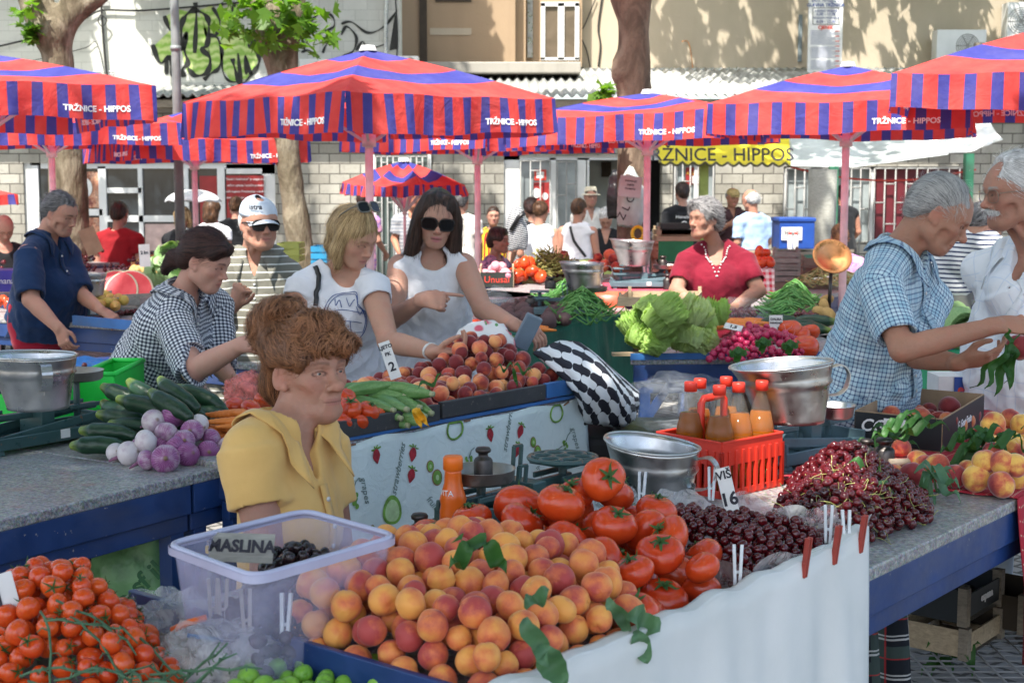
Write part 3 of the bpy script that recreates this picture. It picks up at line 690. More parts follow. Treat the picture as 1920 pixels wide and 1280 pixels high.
def umbrella(label,px,py_peak,Y,half=1.237,rot=45,zedge=2.27,val=.21,peak=None,nst=11.,text=(1,1,1,1),sag=.02,seed=0,base=True,pole_r=.028,group='striped market umbrellas',tilt=(0,0),zscale=None,sides=4,tsize=.054):
 r=random.Random(seed);top=Q(px,py_peak,Y);zp=top.z if peak is None else peak
 root=thing('market_umbrella',label,'umbrella',(top.x,Y,0),0,group)
 cor=[]
 for k in range(sides):
  a=math.radians(rot+360/sides*k);cor.append(Vector((half*cos(a),half*sin(a),zedge+r.uniform(-.02,.02)+tilt[0]*cos(a)+tilt[1]*sin(a))))
 pk=Vector((0,0,zp));m=MB();tx=MB()
 for k in range(sides):
  A,B_=cor[k],cor[(k+1)%sides];n=28;ph=r.random()*6
  def roof(u,v):
   e=A.lerp(B_,u);p=pk.lerp(e,v);w=sin(PI*u)
   p.z+=-sag*2.2*sin(PI*v)*w-sag*w*v*.5+.05*sin(PI*min(1,v*1.1))*.3+.005*sin(u*17+ph)*v;return p
  vs=[];fs=[];uvs=[];nv=12
  m.grid(roof,n,nv,1,1)
  def vala(u,s):
   e=roof(u,1.);out=((A+B_)/2).xy.normalized();wv=.016*sin(u*23+ph)+.010*sin(u*51+ph*2)+.012*sin(u*9)
   c=4*(u-.5)**4*4;p=e+Vector((out.x,out.y,0))*((.012+wv)*s);p.z-=val*s*(1-.05*sin(u*6+ph));return p
  b=len(m.v);
  for j in range(5):
   for i in range(2*n+1):m.v.append(tuple(vala(i/(2*n),j/4)))
  for j in range(4):
   for i in range(2*n):
    a=b+j*(2*n+1)+i;m.f.append([a,a+1,a+2*n+2,a+2*n+1]);m.mi.append(0);m.sm.append(True)
    m.uv.append([(i/(2*n)*nst,2.1),((i+1)/(2*n)*nst,2.1),((i+1)/(2*n)*nst,2.3),(i/(2*n)*nst,2.3)])
  L=(B_-A).xy.length
  if text[k]:
   def wrap(x,y,z,A=A,B_=B_,L=L,vala=vala):
    u=min(.995,max(0,1-.15/L-(.26-x)/L+0.));s=.70-y/val;p=vala(u,s);out=((A+B_)/2).xy.normalized();return p+Vector((out.x,out.y,0))*(z*1.+0.)
   put_text(tx,'TRŽNICE - HIPPOS',(0,0,0),(1,0,0),(0,0,1),tsize,.004,wrap=wrap,bold=.0012,align='CENTER')
 cn=m.build('canopy',CANV,root)
 if tx.v:tx.build('lettering',MATS['white_text'],cn)
 m=MB();m.tube([(0,0,0.),(0,0,zp-.05)],pole_r,14);m.tube([(0,0,zedge-.30),(0,0,zedge-.22)],pole_r*1.7,12);m.build('pole',MATS['pink_pole'],root)
 for c in cor:
  m=MB();m.bar((0,0,zp-.04),c*.985+Vector((0,0,-.02)),.02,.022);m.bar((c.x*.03,c.y*.03,zedge-.26),(pk.lerp(c,.52))-Vector((0,0,.03)),.018,.02);m.build('rib',MATS['cap_grey'],root)
 m=MB();m.lathe([(0.,zp+.03),(.045,zp+.025),(.06,zp-.01)],12);m.build('cap',MATS['cap_grey'],root)
 if base:m=MB();m.box((0,0,.06),(.5,.5,.12));m.build('base',MATS['grey_wood'],root,.02)
 return root
Yu4=9.56
umbrella('largest striped umbrella with a corner facing us, behind the woman in black sunglasses',690,93,Yu4,rot=-90.5,zedge=z_at(190,Yu4),val=.23,seed=1,sag=.015,zscale=None)
umbrella('striped umbrella reaching out of the left edge above the navy shirted man',-28,100,9.9,rot=-100,zedge=z_at(170,9.9),val=.225,seed=2)
umbrella('striped umbrella on the pink pole just left of the navy shirted man',93,185,13.2,rot=-98,zedge=z_at(233,13.2),val=.20,seed=3)
umbrella('striped umbrella in half shade on the pink pole left of the white capped man',362,205,14.4,rot=-103,zedge=z_at(262,14.4),val=.21,seed=4)
umbrella('striped umbrella mostly hidden behind the largest umbrella, on the pink pole right of it',895,190,13.,rot=-85,zedge=z_at(246,13.),val=.20,seed=5)
umbrella('striped umbrella with the pink pole in front of the brown tree trunk',1215,174,11.8,rot=-70,zedge=z_at(222,11.8),val=.21,seed=6,tilt=(.02,0))
umbrella('striped umbrella with the pink pole behind the man in the blue checked shirt',1590,123,10.6,rot=-63,zedge=z_at(198,10.6),val=.21,seed=7)
umbrella('striped umbrella entering from the top right corner',1985,45,9.4,rot=-72,zedge=z_at(150,9.4),val=.22,seed=8)
umbrella('small drooping striped umbrella far off behind the two women',758,301,14.,half=.62,rot=-70,zedge=z_at(345,14.),val=.10,seed=9,nst=4.5,text=(0,)*8,pole_r=.014,sag=.03,sides=8)
umbrella('striped umbrella far left of which only a corner shows beside the stone wall',-82,345,14.5,half=.62,rot=-90,zedge=z_at(364,14.5),val=.10,seed=10,nst=5.5,text=(0,)*4)
# yellow and grey awnings
def awning(name,label,pts_top,pts_bot,Y0,Y1,mat,wave=0.,n=60,txt=None,seed=3):
 root=thing(name,label,'awning');r=random.Random(seed)
 def fn(u,v):
  i=u*(len(pts_top)-1);k=min(int(i),len(pts_top)-2);f=i-k
  a=(pts_top[k][0]*(1-f)+pts_top[k+1][0]*f,pts_top[k][1]*(1-f)+pts_top[k+1][1]*f);b=(pts_bot[k][0]*(1-f)+pts_bot[k+1][0]*f,pts_bot[k][1]*(1-f)+pts_bot[k+1][1]*f)
  A=Q(a[0],a[1],Y1);Bq=Q(b[0],b[1],Y0);p=A.lerp(Bq,v);p.z+=-.048*wave*abs(sin(u*11.5*PI))*(v>.85)-.05*sin(PI*v)*(.5+.5*sin(u*15));p.y+=.03*sin(u*31)*v;return p
 m=MB();m.grid(fn,n,10);o=m.build('cloth',mat,root);q=o.modifiers.new('thick','SOLIDIFY');q.thickness=.006
 return root,fn
simple('awning_yellow',(.68,.55,.025),.55,.12,4,.2,30);simple('awning_grey',(.46,.50,.49),.5,.2,2,.4,9,bd=.02);simple('awning_trim',(.10,.09,.04),.7)
yr,yf=awning('yellow_awning','yellow market awning with black lettering and a scalloped edge between the umbrellas',[(1228,262),(1480,255)],[(1236,303),(1482,305)],18.7,19.6,MATS['awning_yellow'],1.)
m=MB();put_text(m,'TRŽNICE - HIPPOS',Q(1344,291,18.5),(1,0,0),(0,.25,1),.242,.004,bold=.002);m.build('lettering',MATS['ink'],yr)
m=MB();m.tube([yf(i/120,1.)+Vector((0,-.006,0))for i in range(121)],.016,6);m.build('edging',MATS['awning_trim'],yr)
awning('grey_awning','pale grey plastic awning sagging in front of the barred windows',[(1478,248),(1660,248),(1770,246)],[(1482,312),(1600,314),(1778,290)],18.8,20.,MATS['awning_grey'])
awning('pale_awning','bunched off white sheet above the head of the man with glasses',[(1740,232),(1810,226),(1850,215)],[(1742,290),(1820,285),(1880,262)],18.9,20.,MATS['white_card'],seed=6)
# plane trees: some trunks in view, others added unseen; crowns above frame placed for shade
def leaf_cloud(name,centres,n,size,mat,parent,seed=0,flat=.6):
 """many small folded leaves scattered in clumps; centres = [(pos, radius, weight)]"""
 r=np.random.RandomState(seed);w=np.array([c[2]for c in centres],float);w/=w.sum();pick=r.choice(len(centres),n,p=w)
 C=np.array([list(c[0])for c in centres])[pick];R=np.array([c[1]for c in centres])[pick]
 d=r.randn(n,3);d/=np.linalg.norm(d,axis=1)[:,None];rad=R*r.rand(n)**.45
 pos=C+d*rad[:,None]*np.array([1,1,flat])
 N=r.randn(n,3)*.6+np.array([0,0,1.]);N/=np.linalg.norm(N,axis=1)[:,None];T=np.cross(N,r.randn(n,3));T/=np.linalg.norm(T,axis=1)[:,None];Bv=np.cross(N,T)
 s=size*(.6+.8*r.rand(n))[:,None]
 lob=[(0,-.5),(.28,-.30),(.55,-.12),(.26,.05),(.42,.42),(.12,.25),(0,.62),(-.12,.25),(-.42,.42),(-.26,.05),(-.55,-.12),(-.28,-.30)]
 V_=np.stack([pos+T*s*x+Bv*s*y+N*s*(-.25*abs(x))for x,y in lob],1)
 k=len(lob);me=bpy.data.meshes.new(name);me.vertices.add(n*k);me.vertices.foreach_set('co',V_.reshape(-1).astype(np.float32));me.loops.add(n*k);me.polygons.add(n)
 me.loops.foreach_set('vertex_index',np.arange(n*k,dtype=np.int32));me.polygons.foreach_set('loop_start',np.arange(0,n*k,k,dtype=np.int32));me.update(calc_edges=True)
 return mesh_obj(name,me,parent,mat)
def shadow_clumps(spots,z0,z1,seed):
 """clump centres in the crown whose shade falls on the given ground spots (x, y, radius, weight)"""
 r=random.Random(seed);out=[]
 for x,y,rad,w in spots:
  z=r.uniform(z0,z1);out.append((Vector((x,y,0))+SD*(z/SD.z),rad,w))
 return out
def trunk_tree(name,label,limbs,mat,crown=None,n=0,size=.2,seed=0,extra=None):
 root=thing(name,label,'tree');sd=[]
 b=limbs[0][0][0];root.location=(b[0],b[1],0);off=Vector((-b[0],-b[1],0))
 pr=[Loft([Vector(p)+off for p in pts],rad,k=.10)for pts,rad in limbs]
 Vt,F=sdf_mesh(pr,.04,lambda X:.012*wob(X,9,seed)+.006*wob(X,30,seed+1));mesh_obj('trunk',fast_mesh('trunk',Vt,F),root,mat)
 if crown:o=leaf_cloud('crown',[(c[0]+off,c[1],c[2])for c in crown],n,size,MATS['plane_leaf'],root,seed)
 if extra:
  leaf_cloud('leafy_shoot',[(c[0]+off,c[1],c[2])for c in extra[0]],extra[1]*2,.13,MATS['plane_leaf'],root,seed+5,1.)
 return root
def q3(px,py,Y):return Q(px,py,Y)
Yt=14.9
far=[(x+rnd.uniform(-.6,.6),y+rnd.uniform(-.6,.6),rnd.uniform(.7,1.2),1)for x in np.arange(-11,12,1.55)for y in np.arange(8.5,23,1.6)]
far=[f for f in far if rnd.random()<.55]
mid=[(x+rnd.uniform(-.5,.5),y+rnd.uniform(-.5,.5),rnd.uniform(.6,1.),1)for x in np.arange(-7,8,1.2)for y in np.arange(3.9,9.,1.2)if rnd.random()<.8]
near=[(x+rnd.uniform(-.3,.3),y+rnd.uniform(-.3,.3),rnd.uniform(.7,1.),1)for x in np.arange(-4,4.5,.95)for y in np.arange(-1.,4.4,.95)if rnd.random()<.86]
UC=[(p[0]+.58,p[1]+1.25)for p in[(proj_x,Yu)for proj_x,Yu in((x_at(a,b),b)for a,b in((690,9.56),(-45,9.9),(93,13.2),(362,14.4),(1215,11.8),(1590,11.4),(1985,9.4),(758,14)))]]
clear=lambda L_:[f for f in L_ if min(math.hypot(f[0]-u[0],f[1]-u[1])for u in UC)>1.5 or rnd.random()<.2]
far=clear(far);mid=clear(mid)
far+=[(x+rnd.uniform(-.5,.5),y,rnd.uniform(.8,1.2),1.3)for x in np.arange(4.6,12,1.15)for y in(25.,26.3,27.6,28.8)if rnd.random()<.85]+[(x+rnd.uniform(-.6,.6),y,rnd.uniform(.6,1.),1)for x in np.arange(-8,.5,1.3)for y in(23.,24.2,25.4)if rnd.random()<.6]
fl=[f for f in far if f[0]<-3];fm=[f for f in far if-3<=f[0]<3];fr=[f for f in far if f[0]>=3]
trunk_tree('plane_tree','forked mottled plane tree trunk rising behind the far left umbrella',[([q3(137,690,Yt),q3(135,560,Yt),q3(128,300,Yt),q3(112,140,Yt),q3(100,62,Yt)],[.26,.21,.19,.165,.16]),([q3(98,66,Yt),q3(72,20,Yt),q3(40,-60,Yt),q3(0,-200,Yt)],[.17,.16,.13,.10]),([q3(104,62,Yt),q3(132,22,Yt),q3(146,-40,Yt),q3(160,-180,Yt)],[.17,.13,.12,.10]),([q3(132,35,Yt),q3(160,14,Yt),q3(192,-10,Yt),q3(240,-80,Yt)],[.10,.085,.08,.06]),([q3(90,40,Yt),q3(84,0,Yt),q3(88,-80,Yt)],[.07,.06,.05])],MATS['plane_bark'],shadow_clumps(fl,6.,9.,1),9000,.24,1,extra=([(q3(52,30,Yt-.2),.20,1),(q3(60,62,Yt-.2),.10,1)],26))
Y2=14.
sh=[(545,20,.16),(560,45,.16),(470,15,.22),(455,35,.18),(485,48,.16),(500,5,.2),(520,60,.12),(575,70,.14),(600,78,.10),(590,10,.14),(462,60,.08),(575,40,.12),(430,44,.08)]
trunk_tree('plane_tree','plane tree with fresh green shoots and a mottled leaning trunk left of the largest umbrella',[([q3(600,700,Y2),q3(592,640,Y2),q3(566,480,Y2),q3(540,300,Y2),q3(530,140,Y2),q3(512,80,Y2)],[.20,.15,.125,.125,.125,.12]),([q3(512,84,Y2),q3(498,45,Y2),q3(484,0,Y2),q3(460,-120,Y2)],[.13,.12,.11,.09]),([q3(532,120,Y2),q3(548,60,Y2),q3(540,10,Y2),q3(548,-120,Y2)],[.13,.09,.085,.07]),([q3(546,60,Y2),q3(562,30,Y2),q3(560,-60,Y2)],[.06,.06,.05])],MATS['plane_bark'],shadow_clumps(fm,6.,9.,2),9000,.24,2,extra=([(q3(a,b,Y2-.35),c*1.7,c*c)for a,b,c in sh],95))
Y3=13.4
trunk_tree('tree','thick straight brown trunk in front of the cream wall',[([q3(1190,720,Y3),q3(1190,640,Y3),q3(1188,480,Y3),q3(1190,200,Y3),q3(1188,60,Y3),q3(1190,-30,Y3),q3(1200,-260,Y3)],[.22,.185,.16,.155,.145,.175,.16]),([q3(1166,135,Y3-0.),q3(1163,115,Y3)],[.09,.06]),([q3(1170,5,Y3),q3(1150,-30,Y3),q3(1120,-100,Y3)],[.10,.09,.07])],MATS['brown_bark'],shadow_clumps(fr,6.,9.,3),8000,.24,3,extra=([(q3(1128,178,12.9),.09,1),(q3(1138,165,12.9),.07,.7),(q3(1122,190,12.9),.05,.5)],14))
trunk_tree('plane_tree','unseen plane tree beside the camera, added so its crown shades the near stalls',[([(-3.6,-2.6,0),(-3.5,-2.6,2.5),(-3.,-2.4,5.),(-2,-1.6,7.5)],[.35,.28,.24,.12]),([(-3.2,-2.5,4.),(-4.5,-1,7)],[.2,.1])],MATS['plane_bark'],shadow_clumps(near,5.5,8.5,4),15000,.24,4)  # unseen tree added to shade the foreground; clumps follow the wanted shade
trunk_tree('plane_tree','unseen plane tree on the right, added so its crown shades the middle stalls',[([(7.5,1.,0),(7.3,1.,3),(5.5,1.4,6),(3,2,8)],[.35,.28,.24,.12])],MATS['plane_bark'],shadow_clumps(mid,5.5,8.5,5),15000,.24,5)  # another added tree out of view, crown clumps set to dapple the middle stalls
# people
def skin_mat(name,age=.3):
 t=NT(name,.48,.4)
 a=t.attr('tint')[0]
 v=t.noise(24,6,rough=.65);c=t.mix(a,(.50,.15,.10),t.ma('MULTIPLY',t.ramp(v,[(.45,0.),(.75,1.)]),.30));c=t.mix(c,t.mix(a,(.10,.05,.03),.5),t.ma('MULTIPLY',t.ramp(v,[(.25,1.),(.45,0.)]),.30))
 fr=t.vor(230,None,'F1',0);c=t.mix(c,(.30,.12,.06),t.ma('MULTIPLY',t.ramp(fr,[(.05,1.),(.2,0.)]),.10+.25*age))
 t.col(c)
 t.set(Subsurface_Weight=.08,Subsurface_Scale=.008)
 t.b.inputs['Subsurface Radius'].default_value=(1.,.35,.2)
 w=t.noise(34,6,t.mp(t.co(),sc=(.8,.8,1.5)),.62,.8)
 h=t.ma('ADD',t.ma('MULTIPLY',w,age*1.4),t.ma('MULTIPLY',t.noise(240,2),.35))
 t.bump(h,.45,.005);t.b.inputs['Roughness'].default_value=.55;t.b.inputs['Specular IOR Level'].default_value=.28
 return t.m
SKIN={'young':skin_mat('skin_young',.05),'mid':skin_mat('skin_mid',.35),'old':skin_mat('skin_old',1.)}
def eye_mat():
 t=NT('eyeball',.15,.6);t.col(t.attr('tint')[0]);return t.m
EYE=eye_mat()
def hair_mat(name,c1,c2,rough=.5):
 t=NT(name,rough,.35)
 n=t.noise(30,4,t.mp(t.co(),sc=(1,1,.6)));a=t.attr('tint')[0]
 g=t.ma('ADD',t.ma('MULTIPLY',n,.3),t.ma('MULTIPLY',t.sep(a)[0],.7))
 t.col(t.ramp(g,[(.25,c1),(.75,c2)]));return t.m
HAIR={'auburn':hair_mat('hair_auburn',(.055,.022,.012),(.37,.165,.075)),'black':hair_mat('hair_black',(.010,.007,.006),(.085,.045,.032),.42),'dark':hair_mat('hair_dark',(.012,.007,.007),(.075,.032,.026),.6),'brown':hair_mat('hair_brown',(.03,.015,.008),(.16,.075,.035)),'blond':hair_mat('hair_blond',(.20,.115,.045),(.66,.47,.24)),'grey':hair_mat('hair_grey',(.05,.048,.05),(.34,.33,.33)),'white':hair_mat('hair_white',(.36,.35,.34),(.80,.79,.77)),'silver':hair_mat('hair_silver',(.16,.16,.16),(.56,.55,.53)),'salt':hair_mat('hair_salt',(.02,.02,.022),(.19,.185,.19)),}
def azdir(a,pitch=0):
 a=math.radians(a);p=math.radians(pitch)
 return Vector((sin(a)*cos(p),-cos(a)*cos(p),-sin(p)))
def head_matrix(c,fa,pitch=0,roll=0,sc=1.):
 y=azdir(fa,pitch);z0=Vector((0,0,1));x=y.cross(z0).normalized();z=x.cross(y)
 R=Matrix((x,y,z)).transposed()@Matrix.Rotation(math.radians(roll),3,'Y')
 M=(R*sc).to_4x4();M.translation=Vector(c);return M
def head_prims(f):
 w=f.get('w',1.);jaw=f.get('jaw',1.);ns=f.get('nose',1.);age=f.get('age',.3);chk=f.get('cheek',1.)
 L=[];A=L.append
 A(Ell((0,-.014,.036),(.075*w,.094,.083),k=.01))
 A(Ell((0,.028,.028),(.064*w,.056,.062),k=.025))
 A(Loft([(0,.03,.01),(0,.036,-.04),(0,.048,-.085)],[.064*w,.056*w*jaw,.034*jaw],[.055,.046,.034],k=.03))
 for s in(-1,1):
  A(Ell((s*.045*w*jaw,.008,-.052),(.020,.036,.030),k=.03))
  A(Loft([(s*.05*w*jaw,0.,-.06),(s*.022*jaw,.055,-.092)],[.014,.016],k=.03))
  A(Ell((s*.040*w,.055,-.022),(.022*chk,.020*chk,.018),k=.022))
 A(Ell((0,.067,-.096),(.021*jaw,.017,.015),k=.018))
 A(Loft([(-.042,.064,.026),(-.018,.080,.024),(.018,.080,.024),(.042,.064,.026)],[.009,.010,.010,.009],k=.018))
 for s in(-1,1):
  A(Ell((s*.031,.098,.003),(.018,.020,.012),k=.014,op='sub'))
  A(Ell((s*.031,.0645,.002),.0160,k=.005))
  q=.0155
  lz=f.get('lid',.0055);up=[(s*(.031+q*cos(a)),.0645+.0148,.0025+lz*sin(a))for a in(0.,.9,1.57,2.2,3.14)]
  up=[(x,.0645+math.sqrt(max(0,.0180**2-(x-s*.031)**2-(z-.002)**2)),z)for x,y,z in up]
  A(Loft(up,.0030,k=.003,tag='lid'))
  lo=[(x,y-.0005,.0005-(z-.0025)*.8)for x,y,z in up]
  A(Loft(lo,.0030,k=.004,tag='lid'))
  if age>.8:
   for zz in(.046,.056,.066):A(Loft([(-.04,.070-(zz-.046)*.5,zz),(0,.0835-(zz-.046)*.7,zz+.003),(.04,.070-(zz-.046)*.5,zz)],.0012,k=.005,op='sub'))
  if age>.5:A(Loft([(s*.018,.076,-.012),(s*.032,.077,-.0155),(s*.046,.066,-.011)],.0045,k=.008))
 A(Loft([(0,.076,.018),(0,.090,-.005),(0,.1035*(.96+.04*ns),-.026)],[.0065,.0085,.0095*ns],k=.012))
 A(Ell((0,.103+.003*ns,-.030),(.0115*ns,.0105*ns,.0095*ns),k=.008))
 for s in(-1,1):
  A(Ell((s*.0125*ns,.0925,-.034),(.0075,.0100,.0075),k=.006))
  A(Ell((s*.0062,.0975,-.0415),(.0030,.0045,.0035),k=.003,op='sub'))
 A(Ell((0,.077,-.060),(.030,.015,.024),k=.015))
 mo=f.get('mouth',0.);lf=f.get('lips',1.)
 A(Loft([(-.025,.079,-.064),(-.009,.0905,-.0585),(0,.0905,-.0605),(.009,.0905,-.0585),(.025,.079,-.064)],[.002,.0045*lf,.004*lf,.0045*lf,.002],k=.004,tag='lip'))
 A(Loft([(-.024,.078,-.066-mo),(0,.0895,-.0695-mo),(.024,.078,-.066-mo)],[.002,.0055*lf,.002],k=.004,tag='lip'))
 A(Loft([(-.025,.0825,-.0655),(0,.0945,-.0645-mo/2),(.025,.0825,-.0655)],[.0008,.0008+mo/2,.0008],k=.002,op='sub'))
 if age>.5:
  for s in(-1,1):
   A(Loft([(s*.020,.0885,-.033),(s*.034,.080,-.055),(s*.036,.072,-.078)],[.0015,.0026,.0015],k=.008,op='sub'))
   A(Ell((s*.060,.046,-.050),(.008,.014,.018),k=.016,op='sub'));A(Loft([(s*.030,.083,-.062),(s*.030,.079,-.080)],.0016,k=.007,op='sub'))
   A(Loft([(s*.038,.050,-.085),(s*.026,.068,-.089)],.009,k=.014))
 for s in(-1,1):
  R=Matrix.Rotation(s*.35,3,'Z')@Matrix.Rotation(-.18,3,'X')
  A(Ell((s*.078*w,-.010,-.004),(.0075,.0185,.0315),R,k=.008,tag='ear'))
  A(Ell((s*.0865*w,-.004,.000),(.0065,.0105,.0190),R,k=.004,op='sub'))
  A(Ell((s*.075*w,.004,-.028),(.006,.008,.009),k=.006))
 return L
def head_tint(X,f,base):
 """colour of skin, lips, brows and a painted shade line at the mouth, at head-local points X"""
 c=np.tile(np.array(base,float),(len(X),1))
 def blob(p,r,col,am):
  d=(((X-np.array(p))/np.array(r))**2).sum(1);w=np.exp(-d*1.6)[:,None]*am
  c[:]=c*(1-w)+np.array(col)*w
 red=np.array([.60,.20,.15])*(.5+base[0])
 for s in(-1,1):
  blob((s*.045,.065,-.028),(.026,.03,.022),red,.34)
  blob((s*.031,.075,-.010),(.020,.02,.008),np.array(base)*(.72,.60,.58),.35)
  blob((s*.085,-.005,0.),(.02,.03,.035),red,.35)
 blob((0,.108,-.032),(.016,.02,.014),red,.42)
 if f.get('stubble'):
  for s in(-1,0,1):blob((s*.035,.055,-.075),(.035,.04,.026),np.array(base)*(.62,.60,.62),f['stubble'])
 lipc=f.get('lipc',(.50,.19,.16));lf=f.get('lips',1.);mo=f.get('mouth',0)
 for(p,r)in(((0,.092,-.0600),(.0255,.012,.0052*lf)),((0,.091,-.0700-mo),(.0225,.012,.0068*lf))):
  d=np.abs((X-np.array(p))/np.array(r));w=np.clip(1.35-(d[:,0]**2+d[:,2]**2),0,1)[:,None]*(X[:,1:2]>.07)*.85
  c[:]=c*(1-w)+np.array(lipc)*w
 wl=(np.clip(1.5-np.abs(X[:,2]+.0650+mo/2)/(.0014+mo*.6),0,1)*np.clip((.027-np.abs(X[:,0]))*200,0,1)*(X[:,1]>.07))[:,None]*.7;c[:]=c*(1-wl)+np.array((.10,.03,.03))*wl  # dark line painted into the tint for the shaded gap between the lips
 bc=np.array(f.get('browc',(.06,.03,.02)))
 for s in(-1,1):
  u=(X[:,0]*s-.012)/.036;zc=.0235+.006*np.sin(np.clip(u,0,1)*2.4)-.004*np.clip(u,0,1)
  w=np.clip(1.3-((X[:,2]-zc)/(.0042*(1.25-.5*u)))**2,0,1)*np.clip(np.minimum(u+.08,1.05-u)*8,0,1)*(X[:,1]>.04)
  w=(w*min(1,f.get('brow',.75)*1.25))[:,None];c[:]=c*(1-w)+bc*w
  e=((X[:,0]-s*.031)/.0165)**2+((X[:,2]-.0018)/.0062)**2
  w=np.clip(1.6-np.abs(e-1.)*3.5,0,1)*(X[:,1]>.05)*(X[:,2]>-.003)*.85
  c[:]=c*(1-w[:,None])+np.array((.05,.03,.025))*w[:,None]
 return c
def make_eye(M,s,gaze,iris=(.10,.055,.03)):
 n,mlt=24,16;vs=[];fs=[]
 for i in range(mlt+1):
  th=PI*i/mlt
  for k in range(n):vs.append((sin(th)*cos(2*PI*k/n),cos(th),sin(th)*sin(2*PI*k/n)))
 for i in range(mlt):
  for k in range(n):fs.append((i*n+k,i*n+(k+1)%n,(i+1)*n+(k+1)%n,(i+1)*n+k))
 Vt=np.array(vs);r=.0152;g=Vector(gaze).normalized()
 q=Vector((0,1,0)).rotation_difference(g).to_matrix();Vt2=(Vt@np.array(q).T)
 ang=np.degrees(np.arccos(np.clip(Vt[:,1],-1,1)))
 c=np.where((ang<12)[:,None],(.006,.005,.005),np.where((ang<27)[:,None],iris,(.50,.43,.40)))
 Vt2=Vt2*r+np.array((s*.031,.0668,.0018))
 A=np.array(M);Vt2=Vt2@A[:3,:3].T+A[:3,3]
 return fast_mesh('eye',Vt2,np.array(fs),None,c)
HAND=dict(px=(-.031,-.0105,.0105,.031),ln=(.056,.072,.078,.070))
def hand_prims(w,d,nrm,ts=1,curl=.35,spread=.10,sc=1.,thumb=(0.,0.),curls=None):
 """w wrist point, d finger direction, nrm = direction the BACK of the hand faces, ts=+1/-1 which side the thumb is on"""
 y=Vector(d).normalized();z=Vector(nrm);z=(z-y*z.dot(y)).normalized();x=y.cross(z)
 M=(Matrix((x,y,z)).transposed()*sc).to_4x4();M.translation=Vector(w);L=[]
 L.append(Loft([(0,-.02,0),(0,.02,0),(0,.055,0),(0,.088,-.001)],[.0265,.033,.040,.040],[.019,.0165,.015,.012],k=.012))
 L.append(Ell((ts*.026,.030,-.008),(.016,.030,.014),k=.015))
 for i in range(4):
  bx=HAND['px'][i]*ts;ln=HAND['ln'][i];cu=(curls[i]if curls else curl);p=Vector((bx,.084,0.));pts=[p.copy()]
  sp=bx*spread*8;ang=0.
  for seg,bnd in((.45,.9),(.30,1.1),(.25,.7)):
   ang+=cu*bnd*1.5
   v=Vector((sp*.6,cos(ang),-sin(ang))).normalized();p=p+v*ln*seg*1.25;pts.append(p.copy())
  L.append(Loft(pts,[.0092,.0083,.0076,.0062],k=.002,tag='finger'))
  L.append(Ell(pts[0]+Vector((0,0,.004)),.0095,k=.006))
 t0,t1=thumb
 a=Vector((ts*.024,.018,-.006));b=a+Vector((ts*(.030-.012*t0),.032,-.012-.02*t0));c=b+Vector((ts*(.010-.022*t0),.028,-.004-.012*t0));e=c+Vector((ts*(0.-.018*t0),.024,-.002-.006*t0))
 L.append(Loft([a,b,c,e],[.0145,.0115,.0100,.0078],k=.006,tag='finger'))
 return xform(L,M)
def strands(Vt,Nn,n,length,width,flow,seed=0,lift=.004,curl=0.,seg=6,dev=.35,keep=None,wave=0.):
 """thin ribbons lying over a hair surface. flow(X)->direction"""
 r=np.random.RandomState(seed)
 idx=np.arange(len(Vt))if keep is None else np.where(keep(Vt,Nn))[0]
 if not len(idx):return np.zeros((0,3)),np.zeros((0,4),int),np.zeros(0)
 idx=idx[r.randint(0,len(idx),n)]
 Pn=Vt[idx]+Nn[idx]*(lift*.15)+r.randn(n,3)*.0012;N0=Nn[idx].copy()
 Ls=length*(.5+r.rand(n));W=width*(.6+.8*r.rand(n));ph=r.rand(n)*6.28
 from mathutils.kdtree import KDTree
 sub=np.arange(0,len(Vt),max(1,len(Vt)//9000));kd=KDTree(len(sub))
 for q,i in enumerate(sub):kd.insert(Vt[i],q)
 kd.balance()
 out=[];d=flow(Pn);d=d+r.randn(n,3)*dev*.5;sh=r.rand(n)
 for j in range(seg+1):
  fl=flow(Pn)+r.randn(n,3)*dev*.25
  d=d*.6+fl*.4
  d=d-N0*(d*N0).sum(1)[:,None]*(.9 if j<seg-1 else.8);d/=np.linalg.norm(d,axis=1)[:,None]+1e-9
  side=np.cross(d,N0);side/=np.linalg.norm(side,axis=1)[:,None]+1e-9
  t=j/seg;w=W*(1-t*.75)
  cen=Pn+N0*(lift*sin(t*2.2)*(.3+sh))[:,None]+side*(np.sin(ph+t*7)*wave)[:,None]
  out.append(np.stack([cen-side*w[:,None]/2,cen+side*w[:,None]/2],1))
  Pn=Pn+d*(Ls/seg)[:,None]
  ki=np.array([kd.find(p)[1]for p in Pn]);si=sub[ki];N0=Nn[si]
  off=((Pn-Vt[si])*N0).sum(1);Pn=Pn-N0*(off*(.85-curl))[:,None]
 A=np.stack(out,1).reshape(n,-1,3);m=(seg+1)*2
 q=np.array([(2*j,2*j+1,2*j+3,2*j+2)for j in range(seg)])
 F=(np.arange(n)[:,None,None]*m+q[None]).reshape(-1,4)
 return A.reshape(-1,3),F,np.repeat(sh,m)
def vnormals(Vt,F):
 n=np.cross(Vt[F[:,2]]-Vt[F[:,0]],Vt[F[:,3]]-Vt[F[:,1]]);N=np.zeros_like(Vt)
 for k in range(4):
  for a in range(3):N[:,a]+=np.bincount(F[:,k],n[:,a],len(Vt))
 return N/(np.linalg.norm(N,axis=1)[:,None]+1e-12)
